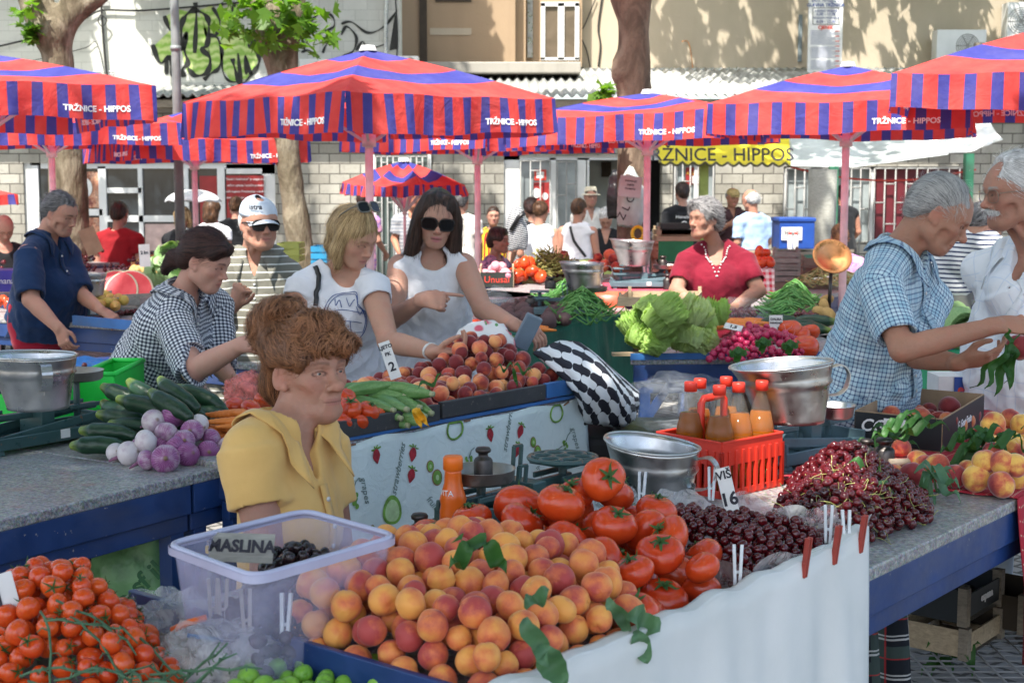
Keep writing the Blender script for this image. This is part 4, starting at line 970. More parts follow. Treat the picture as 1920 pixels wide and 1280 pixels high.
def make_hair(parent,M,prims,mat,h=.005,lump=.004,nst=1500,length=.06,width=.0016,flow=None,seed=1,lift=.006,dev=.3,groove=.0022,name='hair',wave=0.,extra=None,curl=0.):
 """prims and flow are head-local; result joined as one mesh under parent"""
 Vl,F=sdf_mesh(prims,h,disp=lambda X:groove*wob(X,190,seed,(1.6,1.,.35))+lump*wob(X,45,seed+3))
 Vl=relax(Vl,F,1,.4);N=vnormals(Vl,F);r=np.random.RandomState(seed)
 flow=flow or(lambda X:np.stack([X[:,0]*2,-.35-X[:,1]*2,-.8+0*X[:,0]],1))
 tint=np.clip(.35+.35*wob(Vl,160,seed+9,(1.8,1.2,.3)),0,1)
 parts=[(Vl,F,tint)]
 jobs=[dict(n=nst,length=length,width=width,lift=lift,dev=dev,wave=wave,curl=curl,flow=flow)]+(extra or[])
 for q,jb in enumerate(jobs):
  jb=dict(jb);jb.setdefault('flow',flow);fl=jb.pop('flow')
  a,f,sh=strands(Vl,N,flow=fl,seed=seed+20+q,**jb);parts.append((a,f,sh*.9+.05))
 a,f,sh=strands(Vl,N,nst//3,length*.6,width*.6,flow,seed+55,lift=.009+h,dev=1.,curl=.92);parts.append((a,f,sh))
 off=0;VV=[];FF=[];TT=[]
 for a,f,t in parts:VV.append(a);FF.append(f+off);TT.append(t);off+=len(a)
 VV=np.concatenate(VV);A=np.array(M);VV=VV@A[:3,:3].T+A[:3,3];T=np.concatenate(TT)
 me=fast_mesh(name,VV,np.concatenate(FF),None,np.stack([T]*3,1))
 return mesh_obj(name,me,parent,mat)
def lim(a,b,t):return Vector(a).lerp(Vector(b),t)
def person(label,head,fa=0,pitch=0,roll=0,sc=1.,face=None,skin='mid',tone=(.56,.33,.235),body_az=None,pelvis=None,width=1.,fat=0.,arms=(),legs=None,shirt=None,trousers=None,h=.006,gaze=None,hunch=0.,eyes=True,group=None,chest=None,neck_w=1.,category='person',bust=0.,legs_to=0.,shw=0.,hold=None,dep=1.):
 tone=(tone[0]*.80,tone[1]*.76,tone[2]*.74)
 face=dict(face or{});body_az=fa if body_az is None else body_az
 hc=Q(*head)if len(head)==3 and abs(head[0])>5 else Vector(head)
 M=head_matrix(hc,fa,pitch,roll,sc)
 bd=azdir(body_az);sd=bd.cross(Vector((0,0,1))).normalized()
 nb=chest if chest is not None else hc+Vector((0,0,-.185*sc))-azdir(fa,pitch)*.02*sc+Vector((0,0,0))-bd*.035*sc
 nb=Vector(nb)
 pv=Vector(pelvis)if pelvis is not None else nb+Vector((0,0,-.52*sc))-bd*.02
 shs=(.185+shw)*sc*width
# skin
 pr=xform(head_prims(face),M)
 nk_top=M@Vector((0,-.036,-.040));nw=.051*sc*neck_w*(.95+.05*width)
 pr.append(Loft([nk_top,lim(nk_top,nb,.6),nb+Vector((0,0,0.))],[nw*.96,nw,nw*1.2],[nw*.98,nw*1.02,nw*1.15],side=sd,k=.016*sc))
 if face.get('age',.3)>.8:
  for s in(-1,1):pr.append(Loft([M@Vector((s*.025,.03,-.085)),nb+bd*.05*sc+sd*s*.02+Vector((0,0,.005))],.009*sc,k=.02))
 dn=(pv-nb).normalized()
 sh_l={}
 for s in(1,-1):sh_l[s]=nb+sd*(s*shs)+dn*.055*sc+bd*(.01*sc+hunch*.03)
 for s,a in zip((1,-1),arms):
  if a and 'sp' in a:sh_l[s]=Q(*a['sp'])
 for s in(1,-1):pr.append(Loft([nb+dn*.02,lim(nb,sh_l[s],.9)],[.045*sc,.042*sc],k=.035*sc))
 armlist=[]
 for s,a in zip((1,-1),arms):
  if a is None:armlist.append(None);continue
  e=Q(*a['e'])if len(a['e'])==3 and abs(a['e'][0])>5 else nb+sd*a['e'][0]+bd*a['e'][1]+Vector((0,0,a['e'][2]))
  w=Q(*a['w'])if abs(a['w'][0])>5 else nb+sd*a['w'][0]+bd*a['w'][1]+Vector((0,0,a['w'][2]))
  S0=Vector(a['s'])if 's' in a else sh_l[s]
  if 'sp' in a:S0=Q(*a['sp'])
  g=a.get('g',1.)*sc
  pr.append(Loft([S0,lim(S0,e,.45),e],[.050*g,.046*g,.037*g],k=.03))
  pr.append(Loft([e,lim(e,w,.3),w],[.037*g,.040*g,.0255*g],[.037*g,.037*g,.021*g],side=a.get('wside',(0,0,1)),k=.02))
  hd=a.get('hand',{})or{}
  if a.get('hand',1)is not None:
   d=Vector(hd.get('d',(w-e).normalized()));nrm=Vector(hd.get('n',sd*s))
   pr+=hand_prims(w,d,nrm,hd.get('ts',1),hd.get('curl',.35),hd.get('spread',.2),sc*hd.get('sc',1.),hd.get('thumb',(.3,0)),hd.get('curls'))
  armlist.append((S0,e,w,g))
 T=[nb+dn*.03*sc,lim(nb,pv,.20)+bd*(.012+bust*.2)*sc,lim(nb,pv,.42)+bd*(.02+bust)*sc,lim(nb,pv,.68)+bd*(.01+fat*.45)*sc,pv+bd*fat*.3*sc,pv+Vector((0,0,-.10*sc))]
 rx=[.105*width,.160*width,.158*width+fat*.25,.140*width+fat*.6,.160*width+fat*.5,.165*width+fat*.3]
 ry=[.065,.098,.112+bust*.6,.100+fat*.75,.112+fat*.6,.115+fat*.3]
 rx=[x*sc for x in rx];ry=[x*sc*dep for x in ry]
 torso=Loft(T,rx,ry,side=sd,k=.05*sc,tag='torso')
 if hold is not None:pr+=hold
 pr.append(Loft(T[:3],[rx[0]*.93,rx[1]-.006,rx[2]-.008],[ry[0]*.93,ry[1]-.006,ry[2]-.008],side=sd,k=.035*sc,tag='chest'))
 Vt,F=sdf_mesh(pr,h);Vt=relax(Vt,F,1,.25)
 Mi=np.array(M.inverted());X=Vt@Mi[:3,:3].T+Mi[:3,3]
 near=(np.linalg.norm(X-np.array((0,.01,0)),axis=1)<.15)
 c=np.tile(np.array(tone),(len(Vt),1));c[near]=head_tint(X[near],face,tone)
 c*=(1+.06*wob(Vt,22,3))[:,None]
 root=mesh_obj('person',fast_mesh('person',Vt,F,None,c),None,SKIN[skin])
 setp(root,label,category,group)
 if eyes and face.get('eyes',1):
  g=gaze or(0,1,0)
  for s in(-1,1):mesh_obj('eye',make_eye(M,s,g,face.get('iris',(.10,.06,.035))),root,EYE)
 info=dict(M=M,nb=nb,pv=pv,bd=bd,sd=sd,sh=sh_l,arms=armlist,torso=torso,T=T,rx=rx,ry=ry,sc=sc,root=root,dn=dn,h=h)
 if shirt:garment(info,**shirt)
 if trousers:legs_of(info,**trousers)
 return info
def garment(I,mat,sleeve=.5,infl=.012,neck='round',hem=0.,fold=.006,sl_infl=.014,name='shirt',vdepth=.09,flare=0.,neckr=.078,tight=1.,foldf=26,h=None,seed=2,cap=0.,nofront=0.,collar=None,placket=None,relaxn=1):
 sc=I['sc'];nb,pv,bd,sd,dn=I['nb'],I['pv'],I['bd'],I['sd'],I['dn'];h=h or max(I['h'],.006)
 T=list(I['T']);rx=[x+infl for x in I['rx']];ry=[y+infl for y in I['ry']]
 end=T[-1]+Vector((0,0,-hem))if hem else T[-1]
 T[-1]=end;rx[-1]+=flare;ry[-1]+=flare;rx[-2]+=flare*.7;ry[-2]+=flare*.7;rx[-3]+=flare*.4;ry[-3]+=flare*.4
 tor=[Loft(T,rx,ry,side=sd,k=.035*sc,tag='torso')];pr=[]
 for s in(1,-1):tor.append(Loft([nb-dn*.005+bd*0.,I['sh'][s]+Vector((0,0,.004))],[.058*sc+infl*.3,.050*sc+infl*.6],side=sd,k=.05*sc))
 cuts=[]
 for i,a in enumerate(I['arms']):
  if a is None:continue
  S0,e,w,g=a
  sl=sleeve[i]if hasattr(sleeve,'__len__')else sleeve
  if sl<=0:
   continue
  si=sl_infl
  if sl<=1:
   q=lim(S0,e,sl);pr.append(Loft([S0,lim(S0,e,sl*.5),q],[.051*g+si*.4,.050*g+si*.8,(.046-.007*sl)*g+si*1.1],k=.03,tag='sleeve',end=.012));ax=(e-S0).normalized()
  else:
   t=sl-1;q=lim(e,w,t);pr.append(Loft([S0,lim(S0,e,.5),e,q],[.051*g+si*.4,.048*g+si,.043*g+si,(.042-.010*t)*g+si],k=.03,tag='sleeve',end=.012));ax=(w-e).normalized()
  cuts.append(Cut(q+ax*.002,ax,rad=.085*sc+si))
  pr.append(('open',q,ax,(.046 if sl<=1 else.036)*g+si*.9))
 opens=[x for x in pr if isinstance(x,tuple)];pr=[x for x in pr if not isinstance(x,tuple)]
 base=tor+list(pr);pr+=cuts
 for _,q,ax,r in opens:pr.append(Loft([q-ax*.02,q+ax*.04],[r*.72,r*1.04],k=.004,op='sub'))
 pr+=tor
 for s,a in zip((1,-1),I['arms']):
  sl=sleeve[0 if s==1 else 1]if hasattr(sleeve,'__len__')else sleeve
  if sl<=0:pr.append(Loft([I['sh'][s]+sd*s*(.06-cap)+Vector((0,0,.06)),I['sh'][s]+sd*s*(.055-cap)-Vector((0,0,.09))],[.058,.045],k=.01,op='sub'))
 ntop=nb-dn*.03
 if neck=='round':
  pr.append(Loft([nb-dn*.10,nb+dn*.012+bd*.01],[neckr*sc*1.05,neckr*sc*.92],side=sd,k=.008,op='sub'))
  pr.append(Ell(nb+bd*.075*sc+dn*.008*sc,(.062*sc,.07*sc,.052*sc),k=.02,op='sub'))
 elif neck=='v':
  pr.append(Loft([nb-dn*.10,nb+dn*.008+bd*.01],[neckr*sc*1.05,neckr*sc*.9],side=sd,k=.008,op='sub'))
  pr.append(Loft([nb+bd*.10*sc-dn*.02,nb+bd*.115*sc+dn*vdepth*sc],[.060*sc,.008],[.07*sc,.05*sc],side=sd,k=.01,op='sub'))
 elif neck=='collar':
  pr.append(Loft([nb-dn*.10,nb+dn*.004+bd*.008],[neckr*sc,neckr*sc*.86],side=sd,k=.006,op='sub'))
  pr.append(Loft([nb+bd*.10*sc-dn*.02,nb+bd*.11*sc+dn*vdepth*sc],[.040*sc,.006],[.06*sc,.045*sc],side=sd,k=.006,op='sub'))
 pr.append(Cut(end,dn,rad=None))
 ff=foldf
 def disp(X):
  t=np.clip(((X-npv(nb))@npv(dn))/.5,0,1.3)
  return fold*(.4+.9*t)*(wob(X,ff,seed,(1,1,.45))+.8*np.abs(wob(X,ff*1.9,seed+1,(.7,.7,1.1)))-.5*np.abs(wob(X,ff*3.6,seed+4,(1,1,.5))))+(0. if hem==0 else 0)
 Vt,F=sdf_mesh(pr,h,disp if fold else None);Vt=relax(Vt,F,relaxn,.35)
 I['cloth']=base
 UV=prim_uv(base,Vt,F)
 o=mesh_obj(name,fast_mesh(name,Vt,F,UV),I['root'],mat)
 if neck=='collar' and collar!=0:make_collar(I,mat,vdepth)
 return o
def sdf_at(prims,X):
 D=None
 for q in prims:
  d=q.ev(X);D=d if D is None else smin(D,d,q.k)
 return D
def push_out(pts,prims,dist):
 X=np.array([npv(p)for p in pts],float);e=1e-3
 for _ in range(6):
  d=sdf_at(prims,X);g=np.stack([sdf_at(prims,X+np.eye(3)[a]*e)-d for a in range(3)],1)/e
  g/=np.linalg.norm(g,axis=1)[:,None]+1e-9;m=np.clip(dist-d,0,.05);X=X+g*m[:,None]*.9
 return X
def cling(pts,prims,dist):
 X=np.array([npv(p)for p in pts],float);e=1e-3
 for _ in range(10):
  d=sdf_at(prims,X);g=np.stack([sdf_at(prims,X+np.eye(3)[a]*e)-d for a in range(3)],1)/e
  g/=np.linalg.norm(g,axis=1)[:,None]+1e-9;X=X+g*(dist-d)[:,None]*.8
 return X
def strip_on(I,name,path,width,mat,dist=.006,thick=.003,segs=30,flat=None):
 """a band lying on the clothes along a polyline of world points"""
 pts=[Vector(p)for p in path];L=[0]
 for a,b in zip(pts,pts[1:]):L.append(L[-1]+(b-a).length)
 out=[]
 for i in range(segs+1):
  t=L[-1]*i/segs;j=max(k for k in range(len(L)-1)if L[k]<=t+1e-9);out.append(pts[j].lerp(pts[j+1],(t-L[j])/max(1e-9,L[j+1]-L[j])))
 C=cling(out,I['cloth'],dist)if flat is None else np.array([npv(p)for p in out]);e=1e-3
 d=sdf_at(I['cloth'],C);G=np.stack([sdf_at(I['cloth'],C+np.eye(3)[a]*e)-d for a in range(3)],1);G/=np.linalg.norm(G,axis=1)[:,None]+1e-9
 T=np.gradient(C,axis=0);T/=np.linalg.norm(T,axis=1)[:,None]+1e-9;Sd=np.cross(T,G);Sd/=np.linalg.norm(Sd,axis=1)[:,None]+1e-9
 m=MB();hw=width/2
 m.grid(lambda u,v:Vector(C[round(u*segs)]+Sd[round(u*segs)]*hw*(v*2-1)),segs,1,1,1)
 o=m.build(name,mat,I['root']);q=o.modifiers.new('thick','SOLIDIFY');q.thickness=thick;q.offset=0
 return o
def make_collar(I,mat,vdepth=.09,spread=.05):
 sc=I['sc'];nb,bd,sd,dn=I['nb'],I['bd'],I['sd'],I['dn'];up=-dn
 m=MB();nu=40;rows=[]
 for j in range(6):
  row=[]
  for i in range(nu+1):
   t=i/nu*2-1;a=t*2.55;r=.066*sc;x=sin(a);y=-cos(a)
   tip=max(0,abs(t)-.5)/.5;o=sd*x+bd*y
   neck=nb+sd*x*r+bd*(y*r+.010)+up*(.020-.040*tip**1.5)*sc
   if j==0:p=neck-up*.012
   elif j==1:p=neck+up*.016*sc-o*.002
   else:
    f=(j-1)/4;Lr=(.040+.045*tip**2)*sc
    p=neck+up*.016*sc+o*(.010+.9*Lr*f)-up*Lr*f*(.75+.5*tip)-sd*x*.018*tip*f+bd*.016*tip*f
   row.append(p)
  if j>=2:row=[Vector(p)for p in push_out(row,I['cloth'],.0055+.0015*j)]
  rows.append(row)
 m.grid(lambda u,v:rows[round(v*5)][round(u*nu)],nu,5,.40,.09)
 o=m.build('collar',mat,I['root']);s=o.modifiers.new('thick','SOLIDIFY');s.thickness=.003;s.offset=0
 return o
def placket(I,mat,depth=.30,top=.07,n=4,w=.026,btn='white_card'):
 nb,bd,sd=I['nb'],I['bd'],I['sd'];a=nb+bd*.16+Vector((0,0,-top));b=nb+bd*.2+Vector((0,0,-top-depth));strip_on(I,'placket',[a,b],w,mat,.0035,.002,16);m=MB()
 for p in cling([a.lerp(b,(k+.5)/n)for k in range(n)],I['cloth'],.006):m.tube([Vector(p),Vector(p)+bd*.003],.0055,8)
 m.build('buttons',MATS[btn],I['root'])
def legs_of(I,mat,to=.06,spread=.10,infl=.012,name='trousers',shoe=None,knee=(0.,.03),short=False,feet=None,fold=.005,top=0.,shoe_c=None):
 pv,bd,sd,sc=I['pv'],I['bd'],I['sd'],I['sc'];g=I['rx'][4];pr=[]
 fl=Vector((pv.x,pv.y,0))if feet is None else Vector(feet)
 pr.append(Loft([pv+Vector((0,0,.04+top)),pv+Vector((0,0,-.05)),pv+Vector((0,0,-.13*sc))],[g*.93,g,g*.93],[I['ry'][4]*.95,I['ry'][5],I['ry'][5]*.9],side=sd,k=.04))
 skins=[]
 for s in(1,-1):
  hp=pv+sd*s*.085*sc+Vector((0,0,-.12*sc));an=fl+sd*s*spread*.9+Vector((0,0,.09));kn=lim(hp,an,.47)+bd*(knee[1]if s==1 else knee[1]+knee[0])
  if short:
   pr.append(Loft([hp,lim(hp,kn,.85)],[.088*sc+infl,.075*sc+infl*1.6],k=.03,end=.01));skins.append((hp,kn,an))
  else:
   pr.append(Loft([hp,kn,lim(kn,an,.9)],[.085*sc+infl,.060*sc+infl,.045*sc+infl],k=.04,end=.01));skins.append((hp,kn,an))
 Vt,F=sdf_mesh(pr,.010,lambda X:fold*wob(X,24,5,(1,1,.6)))
 o=mesh_obj(name,fast_mesh(name,Vt,F,prim_uv(pr,Vt,F)),I['root'],mat)
 for hp,kn,an in skins:
  q=[];sp=[]
  q.append(Loft([lim(kn,hp,.2),kn,lim(kn,an,.35),an],[.055,.052,.052,.034],k=.02))
  sp.append(Loft([an+Vector((0,0,-.045))-bd*.05,an+Vector((0,0,-.05))+bd*.06,an+Vector((0,0,-.058))+bd*.15],[.036,.042,.036],[.042,.036,.026],side=sd,k=.02));sp.append(Loft([an+Vector((0,0,.01)),an+Vector((0,0,-.05))],.04,k=.03))
  if short:Vt,F=sdf_mesh(q,.010);mesh_obj('lower_leg',fast_mesh('lower_leg',Vt,F,None,np.tile(np.array((.5,.3,.2)),(len(Vt),1))),I['root'],SKIN['mid'])
  Vt,F=sdf_mesh(sp,.010);mesh_obj('shoe',fast_mesh('shoe',Vt,F),I['root'],MATS['shoe'])
simple('shoe',(.06,.05,.045),.5)
# seated vendor in the yellow shirt
t=NT('yellow_cotton',.85,.2)
t.col(t.ramp(t.noise(9,5),[(.3,(.62,.38,.12)),(.7,(.72,.46,.16))]));t.set(Sheen_Weight=.2);t.bump(t.noise(420,2,t.mp(t.co('UV'),sc=(1,1,1))),.25,.002)
VH=dict(age=1.,jaw=.86,nose=1.35,lid=.0064,cheek=1.05,lips=.55,brow=.45,browc=(.10,.05,.03),lipc=(.36,.16,.13),w=.98,iris=(.06,.07,.07))
ven=person('seated vendor with messy auburn hair pinned up and a yellow collared shirt',(577,699,3.20),fa=47,pitch=-4,roll=0,sc=.965,face=VH,skin='old',tone=(.50,.285,.205),body_az=60,h=.003,width=.77,fat=0.,dep=.78,gaze=(-.25,1,0.),bust=.015,chest=Q(532,803,3.14),pelvis=Q(503,803,3.12)+Vector((0,0.,-.52)),neck_w=.78,shw=-.02,arms=[dict(sp=(468,845,3.02),e=(505,1075,2.97),w=(620,1150,2.90),hand=dict(curl=.5)),dict(e=(640,1080,3.25),w=(680,1170,3.05),hand=dict(curl=.5))],shirt=dict(mat=MATS['yellow_cotton'],sleeve=.44,infl=.016,sl_infl=.020,neck='collar',vdepth=.10,fold=.006,name='polo_shirt',h=.005),trousers=None)
def vflow(X):
 c=np.array((0.,-.075,.105));d=c-X;d/=np.linalg.norm(d,axis=1)[:,None]+1e-6;return d
hp=[Ell((0,-.026,.050),(.084,.098,.086),k=.01),Ell((0,-.075,0.),(.066,.055,.075),k=.03),Loft([(0,-.085,-.02),(0,-.075,-.065)],[.05,.03],k=.03),Ell((0,.045,.108),(.070,.046,.030),k=.02),Ell((.03,.075,.078),(.034,.022,.022),k=.02),Ell((-.035,.073,.076),(.036,.022,.024),k=.02),Ell((-.01,.098,.066),(.040,.024,.022),k=.02),Ell((.068,.02,.04),(.02,.04,.04),k=.02),Ell((-.068,.03,.05),(.024,.04,.04),k=.02),Ell((0,-.108,.118),(.058,.054,.052),k=.02),Ell((.030,-.075,.145),(.028,.032,.026),k=.015),Ell((-.036,-.13,.085),(.040,.036,.042),k=.015),Ell((0.,-.055,.150),(.034,.030,.022),k=.015),Ell((.02,-.135,.08),(.03,.028,.04),k=.015),Ell((0,.12,-.035),(.07,.062,.095),k=.02,op='sub'),Ell((.085,.012,-.030),(.032,.052,.052),k=.01,op='sub'),Ell((-.085,.012,-.030),(.032,.052,.052),k=.01,op='sub')]
bun=lambda V_,N_:(V_[:,1]<-.05)&(V_[:,2]>.07)
fringe=lambda V_,N_:(V_[:,1]>.035)&(V_[:,2]>.045)
def swirl(X):
 d=X-np.array((0,-.095,.10));return np.stack([-d[:,2],.3*d[:,0],d[:,0]],1)*8+RS.randn(len(X),3)*.25
def fflow(X):
 return np.stack([.5+.7*np.sin(X[:,2]*90),.4+.4*np.cos(X[:,0]*80),-.35+.9*np.sin(X[:,0]*95+1)],1)
make_hair(ven['root'],ven['M'],hp,HAIR['auburn'],h=.003,nst=6000,length=.085,width=.0012,flow=vflow,lift=.005,dev=.22,seed=3,groove=.0032,lump=.0075,extra=[dict(n=2200,length=.05,width=.0014,lift=.012,dev=.5,flow=swirl,keep=bun,curl=.5),dict(n=2600,length=.035,width=.0014,lift=.010,dev=.4,flow=fflow,keep=fringe,curl=.3),dict(n=500,length=.09,width=.0009,lift=.012,dev=.9,curl=.75),dict(n=900,length=.05,width=.0008,lift=.02,dev=1.1,curl=.95)])
placket(ven,MATS['yellow_cotton'],.20,.10,3)
# fruit and vegetables
def fruit_mesh(name,fn,nu=28,nv=18,mats=None,uvscale=1):
 m=MB();m.grid(lambda u,v:Vector(fn(u*2*PI,v*PI)),nu,nv);me=m.mesh(name)
 bm=bmesh.new();bm.from_mesh(me);bmesh.ops.remove_doubles(bm,verts=bm.verts,dist=1e-5);bm.to_mesh(me);bm.free()
 for x in(mats or[]):me.materials.append(x)
 return me
def sph(a,t,r=1.,sz=1.):return Vector((r*sin(t)*cos(a),r*sin(t)*sin(a),r*sz*cos(t)))
def apricot_fn(s):
 r_=random.Random(s);e=r_.uniform(.86,1.06);w=r_.uniform(.9,1.05)
 def f(a,t):
  p=sph(a,t,1.,e);cr_=math.exp(-((((a+PI)%(2*PI))-PI)/.16)**2)*sin(t)**.7;k=1-.07*cr_+.02*sin(3*a+t*2+s)-.16*math.exp(-(t/.30)**2)+.03*math.exp(-((PI-t)/.3)**2)+.02*sin(2*a+s)*sin(t)
  return(p.x*k*w,p.y*k,p.z*k)
 return f
def tomato_fn(s,lobes=7,flat=.76,rib=.07):
 r_=random.Random(s);ph=[r_.uniform(0,6.3)for _ in range(4)]
 def f(a,t):
  q=1+rib*(abs(cos(lobes/2*a+ph[0]))**.6-.6)*math.exp(-((t)/1.25)**2)*1.5+.05*sin(2*a+ph[1])*sin(t)+.04*sin(3*a+ph[2])*sin(t)
  top=1-.24*math.exp(-(t/.42)**2)-.05*math.exp(-((PI-t)/.35)**2);return(sin(t)*cos(a)*q,sin(t)*sin(a)*q,flat*cos(t)*top*(1+.04*sin(a+ph[3])))
 return f
def peachm(name,yellow,red,dark,lo=.42,hi=.6,fuzz=.35,rough=.62,seed=0.):
 t=NT(name,rough,.25);o=t.co();r_=t.rand();off=t.n('ShaderNodeCombineXYZ');t.l(t.ma('MULTIPLY',r_,40.),off.inputs[0]);t.l(t.ma('MULTIPLY',r_,17.),off.inputs[2])
 va=t.n('ShaderNodeVectorMath',operation='ADD');t.l(o,va.inputs[0]);t.l(off.outputs[0],va.inputs[1])
 n=t.noise(.55,2,va.outputs[0],.5);n2=t.noise(5.5,4,va.outputs[0],.7);g=t.ma('ADD',t.ma('MULTIPLY',n,.85),t.ma('MULTIPLY',n2,.16))
 g=t.ma('ADD',g,t.ma('MULTIPLY_ADD',t.ma('FRACT',t.ma('MULTIPLY',r_,7.3)),.26,-.13))
 c=t.ramp(g,[(lo,yellow),((lo+hi)/2,red),(hi,dark)]);sp=t.ramp(t.noise(30,3,va.outputs[0],.7),[(.70,0.),(.78,1.)]);c=t.mix(c,(.10,.03,.02),t.ma('MULTIPLY',sp,.22))
 t.col(c);t.set(Sheen_Weight=fuzz,Sheen_Roughness=.4);t.bump(n2,.06,.05);t.b.inputs['Subsurface Weight'].default_value=.06;t.b.inputs['Subsurface Scale'].default_value=.01;return t.m
AP=peachm('apricot_skin',(.80,.36,.085),(.70,.20,.07),(.42,.065,.06),.38,.66,.12,.5)
PE=peachm('peach_skin',(.72,.27,.09),(.46,.085,.045),(.19,.022,.025),.28,.54,.45)
PE2=peachm('peach_skin_pale',(.78,.46,.10),(.56,.12,.06),(.26,.03,.035),.38,.60,.5)
PE3=peachm('peach_skin_orange',(.82,.38,.14),(.74,.20,.09),(.50,.07,.05),.36,.68,.4)
def glossy(name,c1,c2,rough=.22,spec=.5,sc=3.,**k):
 t=NT(name,rough,spec);r_=t.rand();n=t.noise(sc,3);t.col(t.mix(t.ramp(n,[(.3,c1),(.7,c2)]),t.ramp(r_,[(0,c1),(1,c2)]),.5));t.set(**k);return t.m
TOM=glossy('tomato_skin',(.50,.035,.008),(.62,.075,.012),.24,.5,1.3);TOMC=glossy('cherry_tomato_skin',(.60,.045,.010),(.68,.11,.015),.16,.5)
CH=glossy('sour_cherry_skin',(.045,.002,.004),(.11,.005,.008),.10,.6,30);CH2=glossy('sweet_cherry_skin',(.02,.002,.004),(.12,.006,.009),.10,.6,1.2)
GP=glossy('green_plum_skin',(.13,.34,.03),(.26,.50,.06),.35,.4);CAL=leafm('calyx',(.03,.09,.02),(.07,.16,.04),.6,.1)
STEM=glossy('cherry_stem',(.22,.24,.05),(.34,.34,.12),.6)
def deposit(n,r,poly,H,floor,seed=0,K=30,jit=.08,fails=60,depth=2.6):
 """drops spheres into a footprint polygon until they reach the height profile H(x,y)"""
 rs=np.random.RandomState(seed);poly=np.array([(p[0],p[1])for p in poly]);lo,hi=poly.min(0),poly.max(0)
 def inside(X):
  c=np.zeros(len(X),bool);j=len(poly)-1
  for i in range(len(poly)):
   a,b=poly[i],poly[j];m=((a[1]>X[:,1])!=(b[1]>X[:,1]))&(X[:,0]<(b[0]-a[0])*(X[:,1]-a[1])/(b[1]-a[1]+1e-12)+a[0]);c^=m;j=i
  return c
 P_=np.zeros((0,4));f=0
 while len(P_)<n and f<fails:
  X=lo+rs.rand(K*2,2)*(hi-lo);X=X[inside(X)]
  if not len(X):continue
  Hx=np.array([H(x,y)for x,y in X]);z=np.maximum(floor,Hx-depth*r)+r;rr=r*(1+jit*rs.randn());
  if len(P_):
   d2=((X[:,None]-P_[None,:,:2])**2).sum(-1);R_=(P_[:,3]+rr)[None];t=R_**2*.96-d2
   zz=np.where(t>0,P_[None,:,2]+np.sqrt(np.maximum(t,0)),-9).max(1);z=np.maximum(z,zz)
  ok=z<=Hx+.35*r
  if not ok.any():f+=1;continue
  i=np.argmin(np.where(ok,z,99));P_=np.vstack([P_,[X[i,0],X[i,1],z[i],rr]]);f=0
 return P_
def dist_poly(x,y,poly):
 d=9.;n=len(poly)
 for i in range(n):
  a,b=poly[i],poly[(i+1)%n];ax,ay=b[0]-a[0],b[1]-a[1];L=ax*ax+ay*ay+1e-12;t=max(0,min(1,((x-a[0])*ax+(y-a[1])*ay)/L));d=min(d,math.hypot(x-a[0]-ax*t,y-a[1]-ay*t))
 return d
ORD=['first','second','third','fourth','fifth','sixth','seventh','eighth','ninth','tenth','eleventh','twelfth','thirteenth','fourteenth','fifteenth','sixteenth','seventeenth','eighteenth','nineteenth','twentieth','twenty-first','twenty-second','twenty-third','twenty-fourth','twenty-fifth','twenty-sixth']
def enum_labels(objs,desc,where,group,cat):
 """labels by order from the left as seen in the photograph"""
 objs=sorted(objs,key=lambda o:proj(o.location)[0]);n=len(objs)
 for i,o in enumerate(objs):
  d=o.get('desc',desc)
  w=f'leftmost {where}' if i==0 else(f'rightmost {where}' if i==n-1 else f'{ORD[i] if i < len(ORD) else str(i + 1) + "th"} from the left {where}')
  o['label']=f'{d}, {w}';o['group']=group;o['category']=cat
  if 'desc' in o:del o['desc']
def scatter(name,pts,meshes,label,cat,group,rot='free',child=None,child_p=1.,seed=0,mats=None,enum=None,tilt=.5,maxn=300,stuff_label=None):
 """one object per fruit; past maxn of a kind the least visible ones become one stuff mesh"""
 r_=random.Random(seed);pts=sorted(pts,key=lambda p:(p[1]-2.2*p[2]));out=[]
 vis,rest=pts[:maxn],pts[maxn:]
 for p in vis:
  me=r_.choice(meshes);o=bpy.data.objects.new(name,me);COL.objects.link(o);o.location=p[:3];o.scale=(p[3],)*3
  o.rotation_euler=(r_.uniform(0,6.3),r_.uniform(0,6.3),r_.uniform(0,6.3))if rot=='free' else(r_.gauss(0,tilt),r_.gauss(0,tilt),r_.uniform(0,6.3))
  if enum is None:setp(o,label,cat,group)
  if mats:o.material_slots[0].link='OBJECT';o.material_slots[0].material=r_.choice(mats)
  if child and r_.random()<child_p:
   cn,cm=child;c=bpy.data.objects.new(cn,r_.choice(cm));COL.objects.link(c);c.parent=o
  out.append(o)
 if rest:
  bm=bmesh.new()
  for p in rest:
   me=r_.choice(meshes);M=Matrix.Translation(Vector(p[:3]))@Euler((r_.uniform(0,6),r_.uniform(0,6),0)).to_matrix().to_4x4()@Matrix.Scale(p[3],4);k=len(bm.verts);bm.from_mesh(me);bm.verts.ensure_lookup_table()
   bmesh.ops.transform(bm,matrix=M,verts=bm.verts[k:])
  me2=bpy.data.meshes.new(name+'_mass');bm.to_mesh(me2);bm.free();me2 .materials.append(meshes[0].materials[0]);me2 .polygons.foreach_set('use_smooth',[True]*len(me2 .polygons))
  setp(mesh_obj(name+'_mass',me2),stuff_label or('further '+label),cat,group,'stuff')
 if enum:enum_labels(out,label,enum,group,cat)
 return out
APM=[fruit_mesh('apricot',apricot_fn(i),30,20,[AP])for i in range(4)];PEM=[fruit_mesh('peach',apricot_fn(i+9),28,18,[PE])for i in range(4)]
TOMM=[fruit_mesh('tomato',tomato_fn(i,6+i%4,.74+.04*(i%3)),40,22,[TOM])for i in range(5)]
CTM=[fruit_mesh('cherry_tomato',tomato_fn(i,4,.97,.01),20,14,[TOMC])for i in range(2)]
